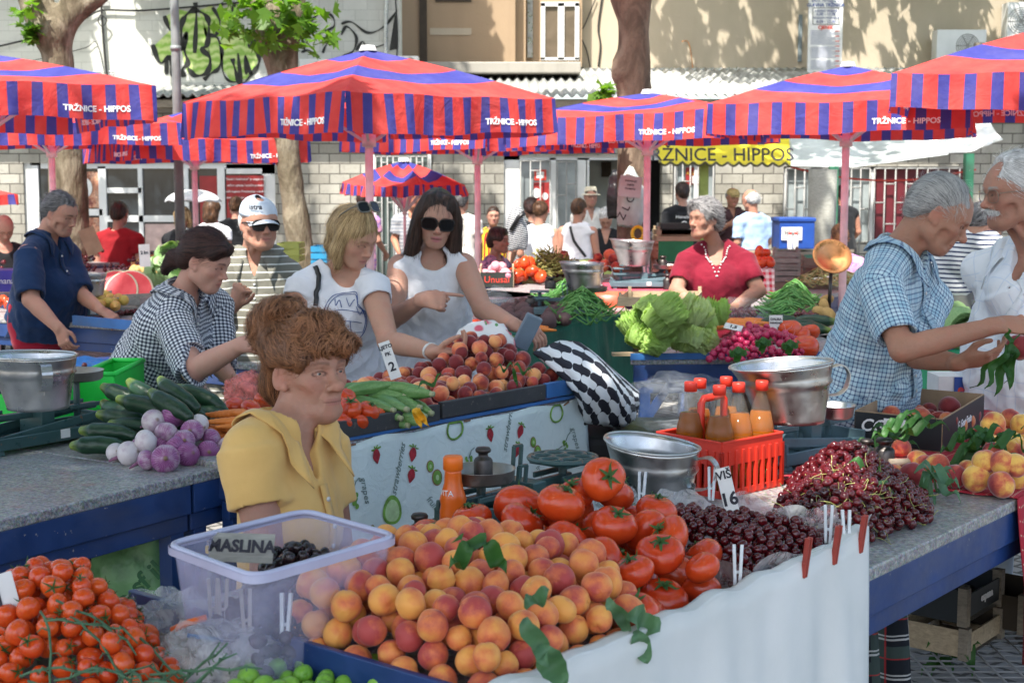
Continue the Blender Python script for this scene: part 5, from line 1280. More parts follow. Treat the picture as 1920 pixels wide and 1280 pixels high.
SCM=[fruit_mesh('sour_cherry',tomato_fn(i,3,.92,.02),14,10,[CH])for i in range(2)];SWM=[fruit_mesh('sweet_cherry',tomato_fn(i+3,3,.90,.02),14,10,[CH2])for i in range(2)]
GPM=[fruit_mesh('green_plum',apricot_fn(i+30),22,14,[GP])for i in range(2)]
def calyx_mesh(seed,n=6,L=.55,stem=.25):
 r_=random.Random(seed);m=MB();z0=.60
 for i in range(n):
  a=2*PI*i/n+r_.uniform(-.2,.2);l=L*r_.uniform(.7,1.2);d=Vector((cos(a),sin(a),0));s=Vector((-d.y,d.x,0));w=.085
  pts=[(.05,z0,w*.8),(.35,z0+.10+r_.uniform(-.03,.08),w),(.75,z0+r_.uniform(0,.2),w*.6),(1.,z0+r_.uniform(-.1,.35),.01)]
  vs=[]
  for t,z,ww in pts:c=d*(t*l)+Vector((0,0,z));vs+=[c-s*ww,c+s*ww+Vector((0,0,.02))]
  m.add(vs,[(0,1,3,2),(2,3,5,4),(4,5,7,6)],None,0,True)
 m.tube([(0,0,z0-.05),(.02,0.,z0+stem*.6),(.08,.03,z0+stem)],.05,6);me=m.mesh('calyx');me.materials.append(CAL);return me
CALM=[calyx_mesh(i)for i in range(4)];CALS=[calyx_mesh(i+9,5,.9,.6)for i in range(3)]
for me in CALS:
 for v in me.vertices:v.co.z+=.26
def stem_mesh(seed):
 r_=random.Random(seed);m=MB();p=Vector((0,0,.75));pts=[p.copy()];d=Vector((r_.uniform(-.4,.4),r_.uniform(-.4,.4),1)).normalized()
 for k in range(5):d=(d+Vector((r_.uniform(-.35,.35),r_.uniform(-.35,.35),-.12))).normalized();p=p+d*.72;pts.append(p.copy())
 m.tube(pts,[.10,.07,.065,.065,.07,.11],5);me=m.mesh('stem');me.materials.append(STEM);return me
STM=[stem_mesh(i)for i in range(5)]
# leaves
def leaf_blade(m,org,d,up,L,w,bend=.3,lobed=0.,fold=.34,nl=10,roll=0.):
 d=Vector(d).normalized();up=Vector(up);s=d.cross(up).normalized();up=s.cross(d)
 if roll:s=(s*cos(roll)+up*sin(roll));up=s.cross(d)
 vs=[]
 for i in range(nl+1):
  t=i/nl;c=Vector(org)+d*(L*t)+up*(-bend*L*t*t+.02*sin(t*9));ww=w*sin(PI*min(1,t*.96+.04))**.75*(1-.25*t)*(1+lobed*sin(t*24))
  for k in(-1,-.5,0,.5,1):vs.append(c+s*ww*k*.5+up*(abs(k)*ww*fold+.006*sin(t*14+k*3)*L*3))
 fs=[(5*i+k,5*i+k+1,5*i+k+6,5*i+k+5)for i in range(nl)for k in range(4)];m.add(vs,fs,None,0,True)
def leaf_thing(name,label,items,mat='leaf',stem=None,cat='leaf',group=None):
 m=MB()
 for it in items:leaf_blade(m,*it[:5],**(it[5]if len(it)>5 else{}))
 if stem:m.tube(stem,.0022,6)
 return setp(m.build(name,MATS[mat]),label,cat,group)
# capsule shaped vegetables through the implicit mesher
def veg_mesh(name,pts,r,mat,h=.004,disp=None,ry=None):
 Vt,F=sdf_mesh([Loft(pts,r,ry,k=.01)],h,disp);me=fast_mesh(name,Vt,F);me.materials.append(mat);return me
def greenm(name,c1,c2,stripe=None,rough=.4,tip=None,ax=0):
 t=NT(name,rough,.45);o=t.co();s=t.sep(o);n=t.noise(60,4,t.mp(o,sc=(.2,1,1)));c=t.ramp(n,[(.35,c1),(.65,c2)]);c=t.mix(c,c1,t.ramp(t.noise(160,2,o),[(.4,.5),(.6,0.)]))
 if tip:c=t.mix(c,tip,t.ramp(t.ma('ADD',s[0],t.ma('MULTIPLY',n,.02)),[(.068,0.),(.10,.8)]))
 t.col(c);t.bump(t.noise(90,3,o),.25,.003);return t.m
CUKE=greenm('cucumber_skin',(.008,.032,.016),(.02,.065,.028),rough=.38,tip=(.22,.30,.04));ZUC=greenm('courgette_skin',(.09,.21,.055),(.20,.34,.12),rough=.45)
CARR=glossy('carrot_skin',(.55,.13,.02),(.68,.22,.035),.5,.4,12)
BEAN=greenm('bean_skin',(.05,.19,.035),(.12,.30,.07),rough=.5);BEANP=greenm('pale_bean_skin',(.36,.42,.14),(.55,.58,.28),rough=.5)
CUM=[veg_mesh('cucumber',[(-.072,0,0),(-.04,.006*k,.004),(0.,.010*k,.004),(.045,.008*k,0),(.082,-.004,0)],[.017,.0245,.0265,.0255,.014],CUKE,.004,lambda X:.0006*wob(X,300,2))for k in(-1,.2,1)]
ZUM=[veg_mesh('courgette',[(-.058,0,0),(-.03,.005*k,0),(.02,.003*k,0),(.058,0,0),(.070,0,0)],[.018,.0235,.0225,.015,.0125],ZUC,.0035,lambda X:.0009*np.sin(np.arctan2(X[:,2],X[:,1])*6))for k in(-1,.3,1)]
CAM_=[veg_mesh('carrot',[(-.085,.004*k,0),(-.03,.006*k,0),(.04,0,0),(.075,0,0)],[.0045,.0105,.016,.0165],CARR,.003,lambda X:.0006*np.sin(X[:,0]*400))for k in(-1,.4,1)]
def onionm():
 t=NT('onion_skin',.3,.5);o=t.co();s=t.sep(o);a=t.ma('ARCTAN2',s[1],s[0]);st=t.ma('SINE',t.ma('ADD',t.ma('MULTIPLY',a,29.),t.ma('MULTIPLY',t.noise(2.5,3,o),14.)));r_=t.rand()
 c=t.mix((.17,.035,.13),(.34,.12,.29),t.ma('MULTIPLY_ADD',st,.35,.5));c=t.mix(c,(.62,.56,.56),t.ramp(t.ma('ADD',t.ma('MULTIPLY',t.noise(1.3,3,o),.5),t.ma('MULTIPLY',r_,.45)),[(.36,0.),(.62,1.)]))
 c=t.mix(c,(.20,.12,.07),t.ramp(t.ma('ABSOLUTE',s[2]),[(.86,0.),(.97,1.)]));t.col(c);t.bump(st,.03,.02);return t.m
ONI=onionm()
def onion_fn(s):
 def f(a,t):
  n=1.-.10*math.exp(-(t/.45)**2);x=sin(t);z=cos(t)
  z2=z*.86+(.22*math.exp(-(t/.16)**2))-.10*math.exp(-((PI-t)/.18)**2);return(x*cos(a)*n,x*sin(a)*n,z2)
 return f
ONM=[fruit_mesh('onion',onion_fn(i),30,26,[ONI])for i in range(2)]
m=MB();m.tube([(0,0,.9),(.12,0,1.2),(.35,.05,1.5),(.55,.05,1.75)],[.20,.16,.13,.07],8);ONST=m.mesh('stalk');ONST.materials.append(simple('onion_stalk',(.26,.10,.18),.6,.3,4))
m=MB()
for k in range(14):a=k*.45;m.tube([(.05*cos(a),.05*sin(a),.80),(.12*cos(a),.12*sin(a),.92)],.018,4)
m.lathe([(0,.90),(.10,.88),(.13,.82)],10);ONRT=m.mesh('root_end');ONRT.materials.append(simple('root_brown',(.16,.10,.055),.9,.3,10))
def tuft(name,n,L,mat,w=.003,seed=0,x0=.075,spread=.5):
 r_=random.Random(seed);m=MB()
 for k in range(n):
  d=Vector((1,r_.uniform(-spread,spread),r_.uniform(-spread,spread))).normalized();p=Vector((x0,0,0));m.tube([p,p+d*L*.5,p+d*L+Vector((0,0,-L*.2))],[w,w*.8,w*.4],5)
 me=m.mesh(name);me.materials.append(MATS[mat]);return me
TUF=[tuft('leaf_stalks',7,.035,'leaf_pale',.002,i)for i in range(2)];simple('cork',(.40,.42,.24),.8)
m=MB();m.tube([(.068,0,0),(.086,0,0),(.090,0,0)],[.0115,.0088,.010],7);ZST=m.mesh('stalk');ZST.materials.append(MATS['cork'])
def lay(name,me_list,items,label,cat,group,child=None,enum='in the heap',seed=0,sc=1.):
 """items: (px, py, z, azimuth deg, tilt deg, scale)"""
 r_=random.Random(seed);out=[]
 for it in items:
  px,py,z,az,ti,s_=(list(it)+[0,1.][len(it)-4:])[:6]if len(it)<6 else it[:6]
  o=bpy.data.objects.new(name,r_.choice(me_list));COL.objects.link(o);o.location=P(px,py,z);o.rotation_euler=(r_.uniform(-.5,.5),math.radians(-ti),math.radians(az));o.scale=(s_*sc,)*3
  if child:
   c=bpy.data.objects.new(child[0],r_.choice(child[1]));COL.objects.link(c);c.parent=o
  if len(it)>6:o['desc']=it[6]
  out.append(o)
 enum_labels(out,label,enum,group,cat);return out
# stall kit: tables, scales, buckets, weights, cloths, crates
def legs_frame(root,A,B_,dpt,z,mat,leg=.05,beam=.085,second=True,nv=None,legs=(0,1),midleg=False):
 """A, B_ = front edge ends; dpt = vector to the back edge"""
 ax=(B_-A).normalized();nv=dpt.normalized();m=MB();A0=Vector((A.x,A.y,0));B0=Vector((B_.x,B_.y,0));D0=Vector((dpt.x,dpt.y,0));zb=z-.03-beam/2
 i=.012
 for p,q in((A0+nv*i,B0+nv*i),(A0+D0-nv*i,B0+D0-nv*i)):m.bar(p+Vector((0,0,zb)),q+Vector((0,0,zb)),.03,beam)
 for p in(A0+ax*.02,B0-ax*.02):m.bar(p+nv*.03+Vector((0,0,zb)),p+D0-nv*.03+Vector((0,0,zb)),.03,beam-.004)
 if second:
  for p,q in((A0+nv*.03,B0+nv*.03),):m.bar(p+Vector((0,0,zb-beam*.5-.028)),q+Vector((0,0,zb-beam*.5-.028)),.035,.05)
 m.build('frame',MATS[mat],root,.003)
 pts=[A0+ax*.04,B0-ax*.04]+([(A0+B0)/2]if midleg else[])
 for p in pts:
  for q in(p+nv*.04,p+D0-nv*.04):mm=MB();mm.box((q.x,q.y,(zb-beam/2)/2),(leg,leg,zb-beam/2),math.atan2(ax.y,ax.x));mm.build('leg',MATS[mat],root,.002)
def table(label,A,B_,dpt,z=.88,mat='blue_paint',top='granite',group='granite topped market tables',**k):
 root=thing('market_table',label,'table',(0,0,0),0,group);A,B_,dpt=Vector(A),Vector(B_),Vector(dpt);A.z=B_.z=dpt.z=0;m=MB();c=(A+B_+dpt)/2
 ax=(B_-A).normalized();L=(B_-A).length;R=math.atan2(ax.y,ax.x);t=Vector((0,0,z-.015))
 p=[A-ax*.006-dpt.normalized()*.008,B_+ax*.006-dpt.normalized()*.008,B_+dpt,A+dpt];vs=[q+Vector((0,0,z-.03))for q in p]+[q+Vector((0,0,z))for q in p]
 m.add(vs,[(3,2,1,0),(4,5,6,7),(0,1,5,4),(1,2,6,5),(2,3,7,6),(3,0,4,7)]);m.build('table_top',MATS[top],root,.004);legs_frame(root,A,B_,dpt,z,mat,**k);return root
def drape(name,label,top,drop,mat,folds=.02,nf=9,thick=.003,parent=None,n=90,cat='cloth',flare=.05,nrm=None,uvw=1.,seed=0,hem=.01,over=None):
 """cloth hanging from a polyline of world points; over = vector for the part lying on top"""
 top=[Vector(p)for p in top];L=[0]
 for a,b in zip(top,top[1:]):L.append(L[-1]+(b-a).length)
 r_=random.Random(seed);ph=[r_.uniform(0,6.3)for _ in range(5)]
 def at(t):
  s=t*L[-1];j=max(k for k in range(len(L)-1)if L[k]<=s+1e-9);return top[j].lerp(top[j+1],(s-L[j])/(L[j+1]-L[j]+1e-9))
 def fn(u,v):
  p=at(u);d=(at(min(1,u+.01))-at(max(0,u-.01)));nn=Vector(nrm)if nrm is not None else Vector((d.y,-d.x,0)).normalized()
  w=folds*(sin(u*nf*2*PI+ph[0]+v*2.2)+.5*sin(u*nf*4.3*PI+ph[1]+v*3)+.3*sin(u*nf*9.1+ph[2]));f=v**.8
  dr=drop(u)if callable(drop)else drop;q=p+nn*(w*f+flare*v);q.z=p.z-dr*v+hem*sin(u*nf*5+ph[3])*v;q.z+=.003*sin(u*40)*(1-v);return q
 m=MB();m.grid(fn,n,26,L[-1],.9)
 if over is not None:
  ov=Vector(over);m.grid(lambda u,v:at(u)+ov*(1-v)+Vector((0,0,.003*sin(u*40))),n,4,L[-1],.2)
 o=m.build(name,mat if not isinstance(mat,str)else MATS[mat],parent);q=o.modifiers.new('thick','SOLIDIFY');q.thickness=thick;q.offset=0
 if parent is None:setp(o,label,cat)
 return o,fn
def bucket(label,c,rb,rt,h,mat='zinc',spout=None,ext=0.,rise=0.,handle=None,band=True,group='zinc weighing buckets',oval=1.,base=True,back=0.):
 """zinc weighing bucket; spout = azimuth (deg) of the pouring lip"""
 root=thing('zinc_bucket',label,'bucket',c,0,group);n=64;nv=16;sp=math.radians(spout or 0)
 def ring(a,v):
  k=.5+.5*cos(a-sp);kk=k**2;r_=rb+(rt-rb)*v+(.006 if band and.66<v<.74 else 0);r_*=1+ext*kk*v**1.5;z=h*v*(1+rise*kk*v-back*(1-k)**2*v)
  p=Vector((cos(a),sin(a),0))*r_;ax=Vector((cos(sp),sin(sp),0));pr=ax*p.dot(ax);p=pr*oval+(p-pr);return Vector((p.x,p.y,z+(.006 if base else 0)))
 m=MB();m.grid(lambda u,v:ring(u*2*PI,v),n,nv);m.add([ring(2*PI*i/n,0)+Vector((0,0,.001))for i in range(n)],[tuple(range(n-1,-1,-1))]);o=m.build('body',MATS[mat],root);q=o.modifiers.new('thick','SOLIDIFY');q.thickness=.0022
 m=MB();m.tube([ring(2*PI*i/n,1.)for i in range(n+1)],.0038,8,cap=False);m.build('rim',MATS[mat],root)
 if handle is not None:
  for hd in(handle if hasattr(handle,'__len__')else[handle]):
   a=math.radians(hd);m=MB();d=Vector((cos(a),sin(a),0));s=Vector((-d.y,d.x,0));p0=ring(a,.88);p1=ring(a,.42);pts=[p0,p0+d*.035+Vector((0,0,.010)),p0+d*.058-Vector((0,0,.02)),p1+d*.055+Vector((0,0,.015)),p1+d*.03,p1]
   c_=[]
   for i in range(len(pts)-1):
    for k in range(4):c_.append(pts[i].lerp(pts[i+1],k/4))
   c_.append(pts[-1])
   for _ in range(3):c_=[c_[0]]+[(c_[i-1]+c_[i]*2+c_[i+1])/4 for i in range(1,len(c_)-1)]+[c_[-1]]
   for i in range(len(c_)-1):m.bar(c_[i],c_[i+1],.030,.003,up=d)
   m.build('handle',MATS[mat],root)
 return root
def weight(label,c,r=.022,h=.062,group='iron weights'):
 m=MB();m.lathe([(0,0),(r*.98,0),(r,.003),(r,h*.60),(r*.86,h*.66),(r*.52,h*.72),(r*.50,h*.80),(r*.80,h*.85),(r*.84,h*.92),(r*.70,h*.98),(0,h)],24);o=m.build('iron_weight',MATS['iron_weight']);o.location=c;return setp(o,label,'weight',group)
def scale(label,c,rz,mat='scale_green',w=.34,d=.17,pan=True,lattice=False,group='kitchen style market scales',s=1.,pan_h=.16,panr=.085,panx=.20,arm=True):
 """old two platform counter scale; local x = long side"""
 root=thing('market_scale',label,'scale',c,rz,group);m=MB();w,d=w*s,d*s
 m.box((0,0,.022),(w,d,.012));
 for y in(-1,1):m.box((0,y*d/2,.035),(w,.008,.038));m.bar((-w/2,y*d*.42,.04),(w/2,y*d*.42,.085),.010,.028)
 for x in(-1,1):
  m.box((x*w*.48,0,.05),(.012,d,.06))
  for y in(-1,1):m.box((x*w*.44,y*d*.42,.010),(.03,.03,.02),taper=.7)
 m.box((0,0,.075),(.05,d*.6,.09));m.box((w*.05,0,.10),(w*.9,.018,.022));m.build('base',MATS[mat],root,.003)
 m=MB()
 for x in(-1,1):
  m.tube([(x*w*.34,0,.06),(x*w*.34,0,pan_h-.012)],.011,8)
  for y in(-1,1):m.bar((x*w*.34-.06,y*.045,.11),(x*w*.34+.06,y*.045,.11),.008,.014)
 m.box((-w*.34,0,pan_h-.008),(.12,.12,.010));m.build('levers',MATS[mat],root,.002)
 if arm:
  m=MB();
  for k,(x0,hh)in enumerate(((-.005,.20),(.025,.16))):
   p=[Vector((x0,-.02+.04*k,.07)),Vector((x0-.012,-.02+.04*k,hh)),Vector((x0+.016,-.02+.04*k,hh)),Vector((x0+.028,-.02+.04*k,.07))]
   for a,b in zip(p,p[1:]):m.bar(a,b,.006,.009,up=(0,1,0))
  m.build('pointer_arms',MATS[mat],root)
 if pan:m=MB();R_=panr;m.lathe([(0,0),(R_*.9,0),(R_*.97,.006),(R_,.030),(R_+.003,.032),(R_-.002,.031),(R_*.94,.008),(R_*.88,.003),(0,.002)],40,(w*.34,0,pan_h-.010));m.build('pan',MATS['steel_pan'],root)
 if lattice:
  m=MB();R_=.085;x0=-w*.34;m.tube([(x0+R_*cos(t),R_*sin(t),pan_h)for t in[i*PI/16 for i in range(33)]],.006,6,cap=False)
  for k in range(6):
   a=k*PI/3;cx,cy=x0+.05*cos(a),.05*sin(a);m.tube([(cx+.026*cos(t),cy+.026*sin(t),pan_h)for t in[i*PI/8 for i in range(17)]],.006,6,cap=False)
  m.tube([(x0+.022*cos(t),.022*sin(t),pan_h)for t in[i*PI/8 for i in range(17)]],.006,6,cap=False);m.build('lattice_plate',MATS[mat],root)
 m=MB();m.box((.03,-d/2-.006,.04),(.034,.003,.028));m.build('maker_plate',MATS['white_card'],root);return root
def peg(label,c,rz=0.,lean=.1,mat='white_peg',L=.072,group='clothes pegs on the cloths',gap=.006):
 m=MB()
 for s in(-1,1):m.bar((s*.0042,0,-L*.35),(s*(.004+gap*.45),0,L*.62),.010,.0065,up=(1,0,0))
 m.tube([(-.009,0,0),(.009,0,0)],.0035,6);o=m.build('clothes_peg',MATS[mat],None,.001);o.location=c;o.rotation_euler=(lean,0,rz);return setp(o,label,'clothes peg',group)
def card(name,label,c,w,h,face,up=(0,0,1),texts=(),mat='white_card',cat='price tag',group='handwritten price tags'):
 """flat sign; face = direction it faces; texts = (string, dx, dy, size)"""
 f=Vector(face).normalized();up=Vector(up);X=up.cross(f).normalized();Y=f.cross(X);root=thing(name,label,cat,c,0,group);m=MB();R=Matrix((X,Y,f)).transposed();m.box((0,0,0),(w,h,.002),R=R);m.build('card',MATS[mat],root)
 m=MB()
 for t in texts:put_text(m,t[0],X*t[1]+Y*t[2]+f*.0022,X*cos(t[4]if len(t)>4 else 0)+Y*sin(t[4]if len(t)>4 else 0),Y*cos(t[4]if len(t)>4 else 0)-X*sin(t[4]if len(t)>4 else 0),t[3],.0004,bold=.0006 if t[3]<.03 else.0012)
 if m.v:m.build('writing',MATS['ink'],root)
 return root
def crate(name,label,A,B_,dpt,z,h,mat='crate_wood',slats=2,cat='crate',group='fruit crates',th=.006,posts=True):
 root=thing(name,label,cat,(0,0,0),0,group);A,B_,D=Vector(A),Vector(B_),Vector(dpt);A.z=B_.z=z;D.z=0;C_,E=B_+D,A+D;sh=h/(slats+.25*(slats-1))if slats>1 else h
 for i,(p,q)in enumerate(((A,B_),(B_,C_),(C_,E),(E,A))):
  m=MB()
  for k in range(slats):zz=z+sh/2+k*sh*1.25;m.bar(Vector((p.x,p.y,zz)),Vector((q.x,q.y,zz)),th,sh)
  m.build('side_slats',MATS[mat],root)
 m=MB();m.add([p+Vector((0,0,.004))for p in(A,B_,C_,E)],[(0,1,2,3)]);o=m.build('bottom',MATS[mat],root);q=o.modifiers.new('thick','SOLIDIFY');q.thickness=.005
 if posts:
  cen=(A+C_)/2
  for p in(A,B_,C_,E):mm=MB();q=p+(cen-p).normalized()*.02;mm.box((q.x,q.y,z+(h+.03)/2),(.02,.02,h+.03));mm.build('corner_post',MATS[mat],root)
 return root
def crumple(name,label,c,r,mat='film',seed=0,flat=.7,cat='plastic bag',group='thin plastic bags',spikes=.35,sc=(1,1,1),col=None):
 """a crumpled thin bag"""
 rs=random.Random(seed);bm=bmesh.new();bmesh.ops.create_icosphere(bm,subdivisions=4,radius=1.);off=seed*7.1
 from mathutils import noise as mn
 for v in bm.verts:
  p=v.co.copy();k=1+spikes*mn.noise(p*1.6+Vector((off,0,0)))+spikes*.6*abs(mn.noise(p*3.7+Vector((0,off,0))))+spikes*.3*mn.noise(p*9+Vector((0,0,off)));v.co=Vector((p.x*sc[0],p.y*sc[1],max(-.55,p.z)*flat*sc[2]))*r*k
 me=bpy.data.meshes.new(name);bm.to_mesh(me);bm.free();me.polygons.foreach_set('use_smooth',[True]*len(me.polygons));o=mesh_obj(name,me,None,MATS[mat]);o.location=c;return setp(o,label,cat,group)
# the front stall
TB=.88
table('long granite topped blue table carrying the cherries, oil crate and ripe peaches at the right',TF(.004,0,0),TF(3.2,0,0),V*.92,TB,midleg=True)
table('front table hidden under the white cloth and heaped with apricots and tomatoes',TF(-1.24,.01,0),TF(-.004,.01,0),V*.92,TB)
def linen():
 t=NT('white_linen',.9,.15);t.col(t.ramp(t.noise(4,5),[(.3,(.60,.62,.60)),(.7,(.70,.71,.69))]));t.bump(t.noise(300,2),.15,.002);return t.m
linen()
tray=thing('fruit_tray','low blue wooden tray rim round the apricot heap','tray')
m=MB();zt=TB+.065;m.bar(TF(-1.235,.03,TB+.035),TF(-1.235,.90,TB+.035),.014,.062);m.build('end_board',MATS['blue_paint'],tray,.002);m=MB();m.bar(TF(-1.23,.014,TB+.035),TF(-.01,.014,TB+.035),.014,.066);m.build('front_board',MATS['blue_paint'],tray,.002)
rs_=random.Random(4)
topl=[TF(-1.245+1.245*i/40,-.008,zt+.012+.004*sin(i*1.3)+(.012 if i>36 else 0))for i in range(41)]
drape('table_cloth','white linen cloth hung along the front of the apricot table',topl,.90,'white_linen',folds=.022,nf=5,flare=.06,over=V*.03,seed=5,thick=.0025)
for i,(u,lab)in enumerate(((-.295,'rust red clothes peg lowest on the white cloth edge'),(-.165,'middle one of three rust red clothes pegs'),(-.045,'rust red clothes peg nearest the bare granite'))):
 peg(lab,TF(u,-.014,zt+.012),UA+.05,.12,'red_peg',.085,gap=.004)
pegs=[(1383,1072,'white peg between the tomatoes and the sour cherries'),(1553,992,'white peg in front of the sweet cherries'),(1587,1002,'white peg at the corner of the white cloth'),(1334,915,'white peg beside the tall price tag'),(1203,925,'tall white peg in front of the nearest bucket'),(535,1170,'white peg on the blue rim left of the apricots'),(462,1162,'grey peg between the garlic bag and the olive box'),(400,1140,'brown wooden peg above the garlic bags'),(418,1142,'second brown wooden peg above the garlic bags')]
for x,y,lab in pegs:peg(lab,P(x,y,.965),rs_.uniform(-.3,.3),-.25,'peg_grey' if 'brown' in lab or 'grey' in lab else 'white_peg',.085,gap=.008)
def heapH(poly,base,slope,cap,peak=None,pr=.3,ph=0.):
 pl=[(p[0],p[1])for p in poly]
 def H(x,y):
  h=base+min(cap,slope*dist_poly(x,y,pl))
  if peak is not None:h+=ph*math.exp(-((x-peak[0])**2+(y-peak[1])**2)/pr**2)
  return h
 return H
def uvpoly(pts):return[TF(u,v,0)for u,v in pts]
pa=[P(x,y,.93)for x,y in((490,1195),(735,1282),(1012,1310),(1245,1205),(1165,1130),(1060,1085),(900,1062),(760,1070),(640,1110))]
def clampuv(pl,v0,u0=-1.212):
 o=[]
 for p in pl:
  d=Vector((p[0],p[1],0))-FO;o.append(TF(max(u0,d.dot(U)),max(v0,d.dot(V)),0))
 return o
pa=clampuv(pa,.043)
Ha=heapH(pa,TB+.085,1.,.050,P(870,1130,.93),.16,.035)
ap=deposit(420,.0262,pa,Ha,TB+.004,3,K=160,fails=120)
scatter('apricot',ap,APM,'ripe orange apricot with a red blush in the front heap','apricot','apricots heaped on the front table',seed=2,maxn=300)
pt=[P(x,y,.93)for x,y in((1240,1190),(1385,1128),(1320,1060),(1220,1020),(1060,1000),(900,1020),(800,1045),(900,1064),(1060,1090),(1165,1140))]
pt=clampuv(pt,.058)
Ht=heapH(pt,TB+.075,.9,.05,P(1100,1045,.93),.12,.095)
tp=deposit(60,.0435,pt,Ht,TB+.004,8,K=30,jit=.10,depth=3.2)
tob=scatter('tomato',tp,TOMM,'large ribbed red tomato','tomato','big ribbed tomatoes behind the apricots',rot='up',tilt=.55,child=('calyx',CALM),child_p=.85,seed=5,enum='in the front tomato heap')
def vleaf(px,py,z,items,lab,mat='leaf_pale'):
 c=P(px,py,z);leaf_thing('fruit_leaf',lab,[(c+Vector(o),d,u,L,w,k)for o,d,u,L,w,k in items],mat,None,'leaf','loose leaves on the fruit')
vleaf(905,1030,1.10,[((0,0,0),(-.6,-.3,.35),(0,-.6,1),.055,.036,dict(lobed=.06,bend=.4)),((.005,0,.01),(.5,-.5,-.6),(0,-.8,.6),.065,.035,dict(lobed=.06,bend=.1)),((-.02,-.01,0),(-.6,-.6,-.3),(0,-.7,.7),.05,.035,dict(lobed=.1))],'grey green leaves on top of the apricot heap','leaf')
vleaf(985,1165,1.04,[((0,-.01,.01),(.4,-.4,-.75),(-.3,-.9,.4),.085,.035,dict(lobed=.06,bend=.1)),((.02,-.02,-.03),(.55,-.2,-.8),(0,-.9,.3),.075,.05,dict(lobed=.06,bend=.2)),((0,0,.02),(.4,.2,.3),(0,-.8,.6),.05,.03,dict())],'long leaf cluster hanging down the front of the apricots')
vleaf(1140,1120,1.01,[((0,0,0),(.45,-.2,-.7),(-.3,-.9,.4),.075,.03,dict(lobed=.06)),((.03,-.01,-.03),(.8,0,-.3),(0,-.8,.6),.065,.055,dict(lobed=.06)),((.045,-.02,-.05),(.3,-.2,-.8),(0,-1,.2),.06,.04,dict())],'pale leaf cluster over the cloth edge below the tomatoes')
pc=uvpoly([(-.40,.06),(-.02,.05),(.05,.12),(.03,.30),(-.02,.46),(-.10,.56),(-.33,.58),(-.42,.42),(-.34,.25)])
Hc=heapH(pc,TB+.045,.55,.060);sc_=deposit(1500,.0108,pc,Hc,TB+.004,4,K=14,fails=40,depth=3.)
scatter('sour_cherry',sc_,SCM,'dark sour cherry without a stalk in the film lined tray','sour cherry','dark sour cherries behind the white cloth',seed=3,maxn=300,stuff_label='remaining dark sour cherries of the tray behind the white cloth')
m=MB();r_=random.Random(9)
ring_=[TF(-.43,.03,0),TF(.06,.02,0),TF(.09,.25,0),TF(.04,.5,0),TF(-.08,.60,0),TF(-.36,.62,0),TF(-.45,.4,0),TF(-.43,.03,0)]
def filmf(u,v):
 s=u*(len(ring_)-1);j=min(int(s),len(ring_)-2);p=ring_[j].lerp(ring_[j+1],s-j);c=TF(-.18,.3,0);q=p.lerp(c,.12*(1-v)-.05*v);q.z=TB+.006+v*(.085+.012*sin(u*61)+.01*sin(u*97));q+=(p-c).normalized()*.010*sin(u*130+v*5)*v;return q
m.grid(filmf,160,8);setp(m.build('plastic_film',MATS['film']),'clear plastic film lining the tray of sour cherries','plastic film')
ps=[P(x,y,.90)for x,y in((1452,950),(1520,1000),(1605,1012),(1700,985),(1748,965),(1735,925),(1640,885),(1560,870),(1500,880))]
Hs=heapH(ps,TB+.02,.7,.075,P(1585,905,.9),.11,.03);sw=deposit(900,.0116,ps,Hs,TB+.002,6,K=14,fails=40,depth=3.)
scatter('sweet_cherry',sw,SWM,'glossy dark red sweet cherry in the heap on the granite','cherry','sweet cherries with stalks heaped on the granite',child=('stem',STM),child_p=.5,seed=6,maxn=300,stuff_label='remaining sweet cherries inside the heap on the granite')
c=P(1415,917,TB);o=bpy.data.objects.new('sweet_cherry',SWM[0]);COL.objects.link(o);o.location=c+Vector((.02,0,.012));o.scale=(.0118,)*3;setp(o,'single loose cherry lying beside the red crate','cherry');k=bpy.data.objects.new('stem',STM[2]);COL.objects.link(k);k.parent=o
c=P(1590,870,.99);leaf_thing('fruit_leaf','bright leaf lying on the top of the sweet cherries',[(c,(.7,-.3,-.2),(0,-.5,1),.10,.035,dict(bend=.2)),(c+Vector((.07,-.03,-.02)),(.3,0,.7),(0,-1,.2),.03,.006,dict())],'leaf',None,'leaf','loose leaves on the fruit')
c=P(1640,905,.97);leaf_thing('fruit_leaf','single pale oval leaf on the right side of the sweet cherries',[(c,(.5,-.2,-.55),(-.2,-.9,.6),.062,.052,dict(bend=.1))],'leaf_pale',None,'leaf','loose leaves on the fruit')
card('price_tag','tall white price tag reading 16 stuck in the sour cherries',P(1366,928,1.02),.032,.125,(-.35,-.9,.25),(-.32,0,1),(('VIŠ',0,.045,.026),('16',0.,-.01,.040),('kn',0,-.04,.018)))
def boxm():
 t=NT('lilac_plastic',.25,.5);t.col((.62,.62,.84));t.b.inputs['Transmission Weight'].default_value=0.;n=t.noise(9,5);t.set(Alpha=t.ramp(n,[(.3,.13),(.7,.27)]));return t.m
boxm();simple('lilac_rim',(.46,.47,.62),.3,.08)
bx=thing('plastic_box','translucent lilac plastic box of olives in front of the seated vendor','box');zr=1.085
cr4=[P(312,1020,zr),P(478,1082,zr),P(745,1005,zr),P(572,957,zr)];cen=sum(cr4,Vector())/4
low=[p.lerp(cen,.13)for p in cr4];
for p in low:p.z=TB+.004
def rounded(c4,n=6,r=.13):
 out=[]
 for i in range(4):
  a,b,c_=c4[i-1],c4[i],c4[(i+1)%4];p=b.lerp(a,r);q=b.lerp(c_,r)
  for k in range(n+1):t=k/n;out.append(p.lerp(b,t).lerp(b.lerp(q,t),t))
 return out
R1,R0=rounded(cr4),rounded(low);n=len(R1)
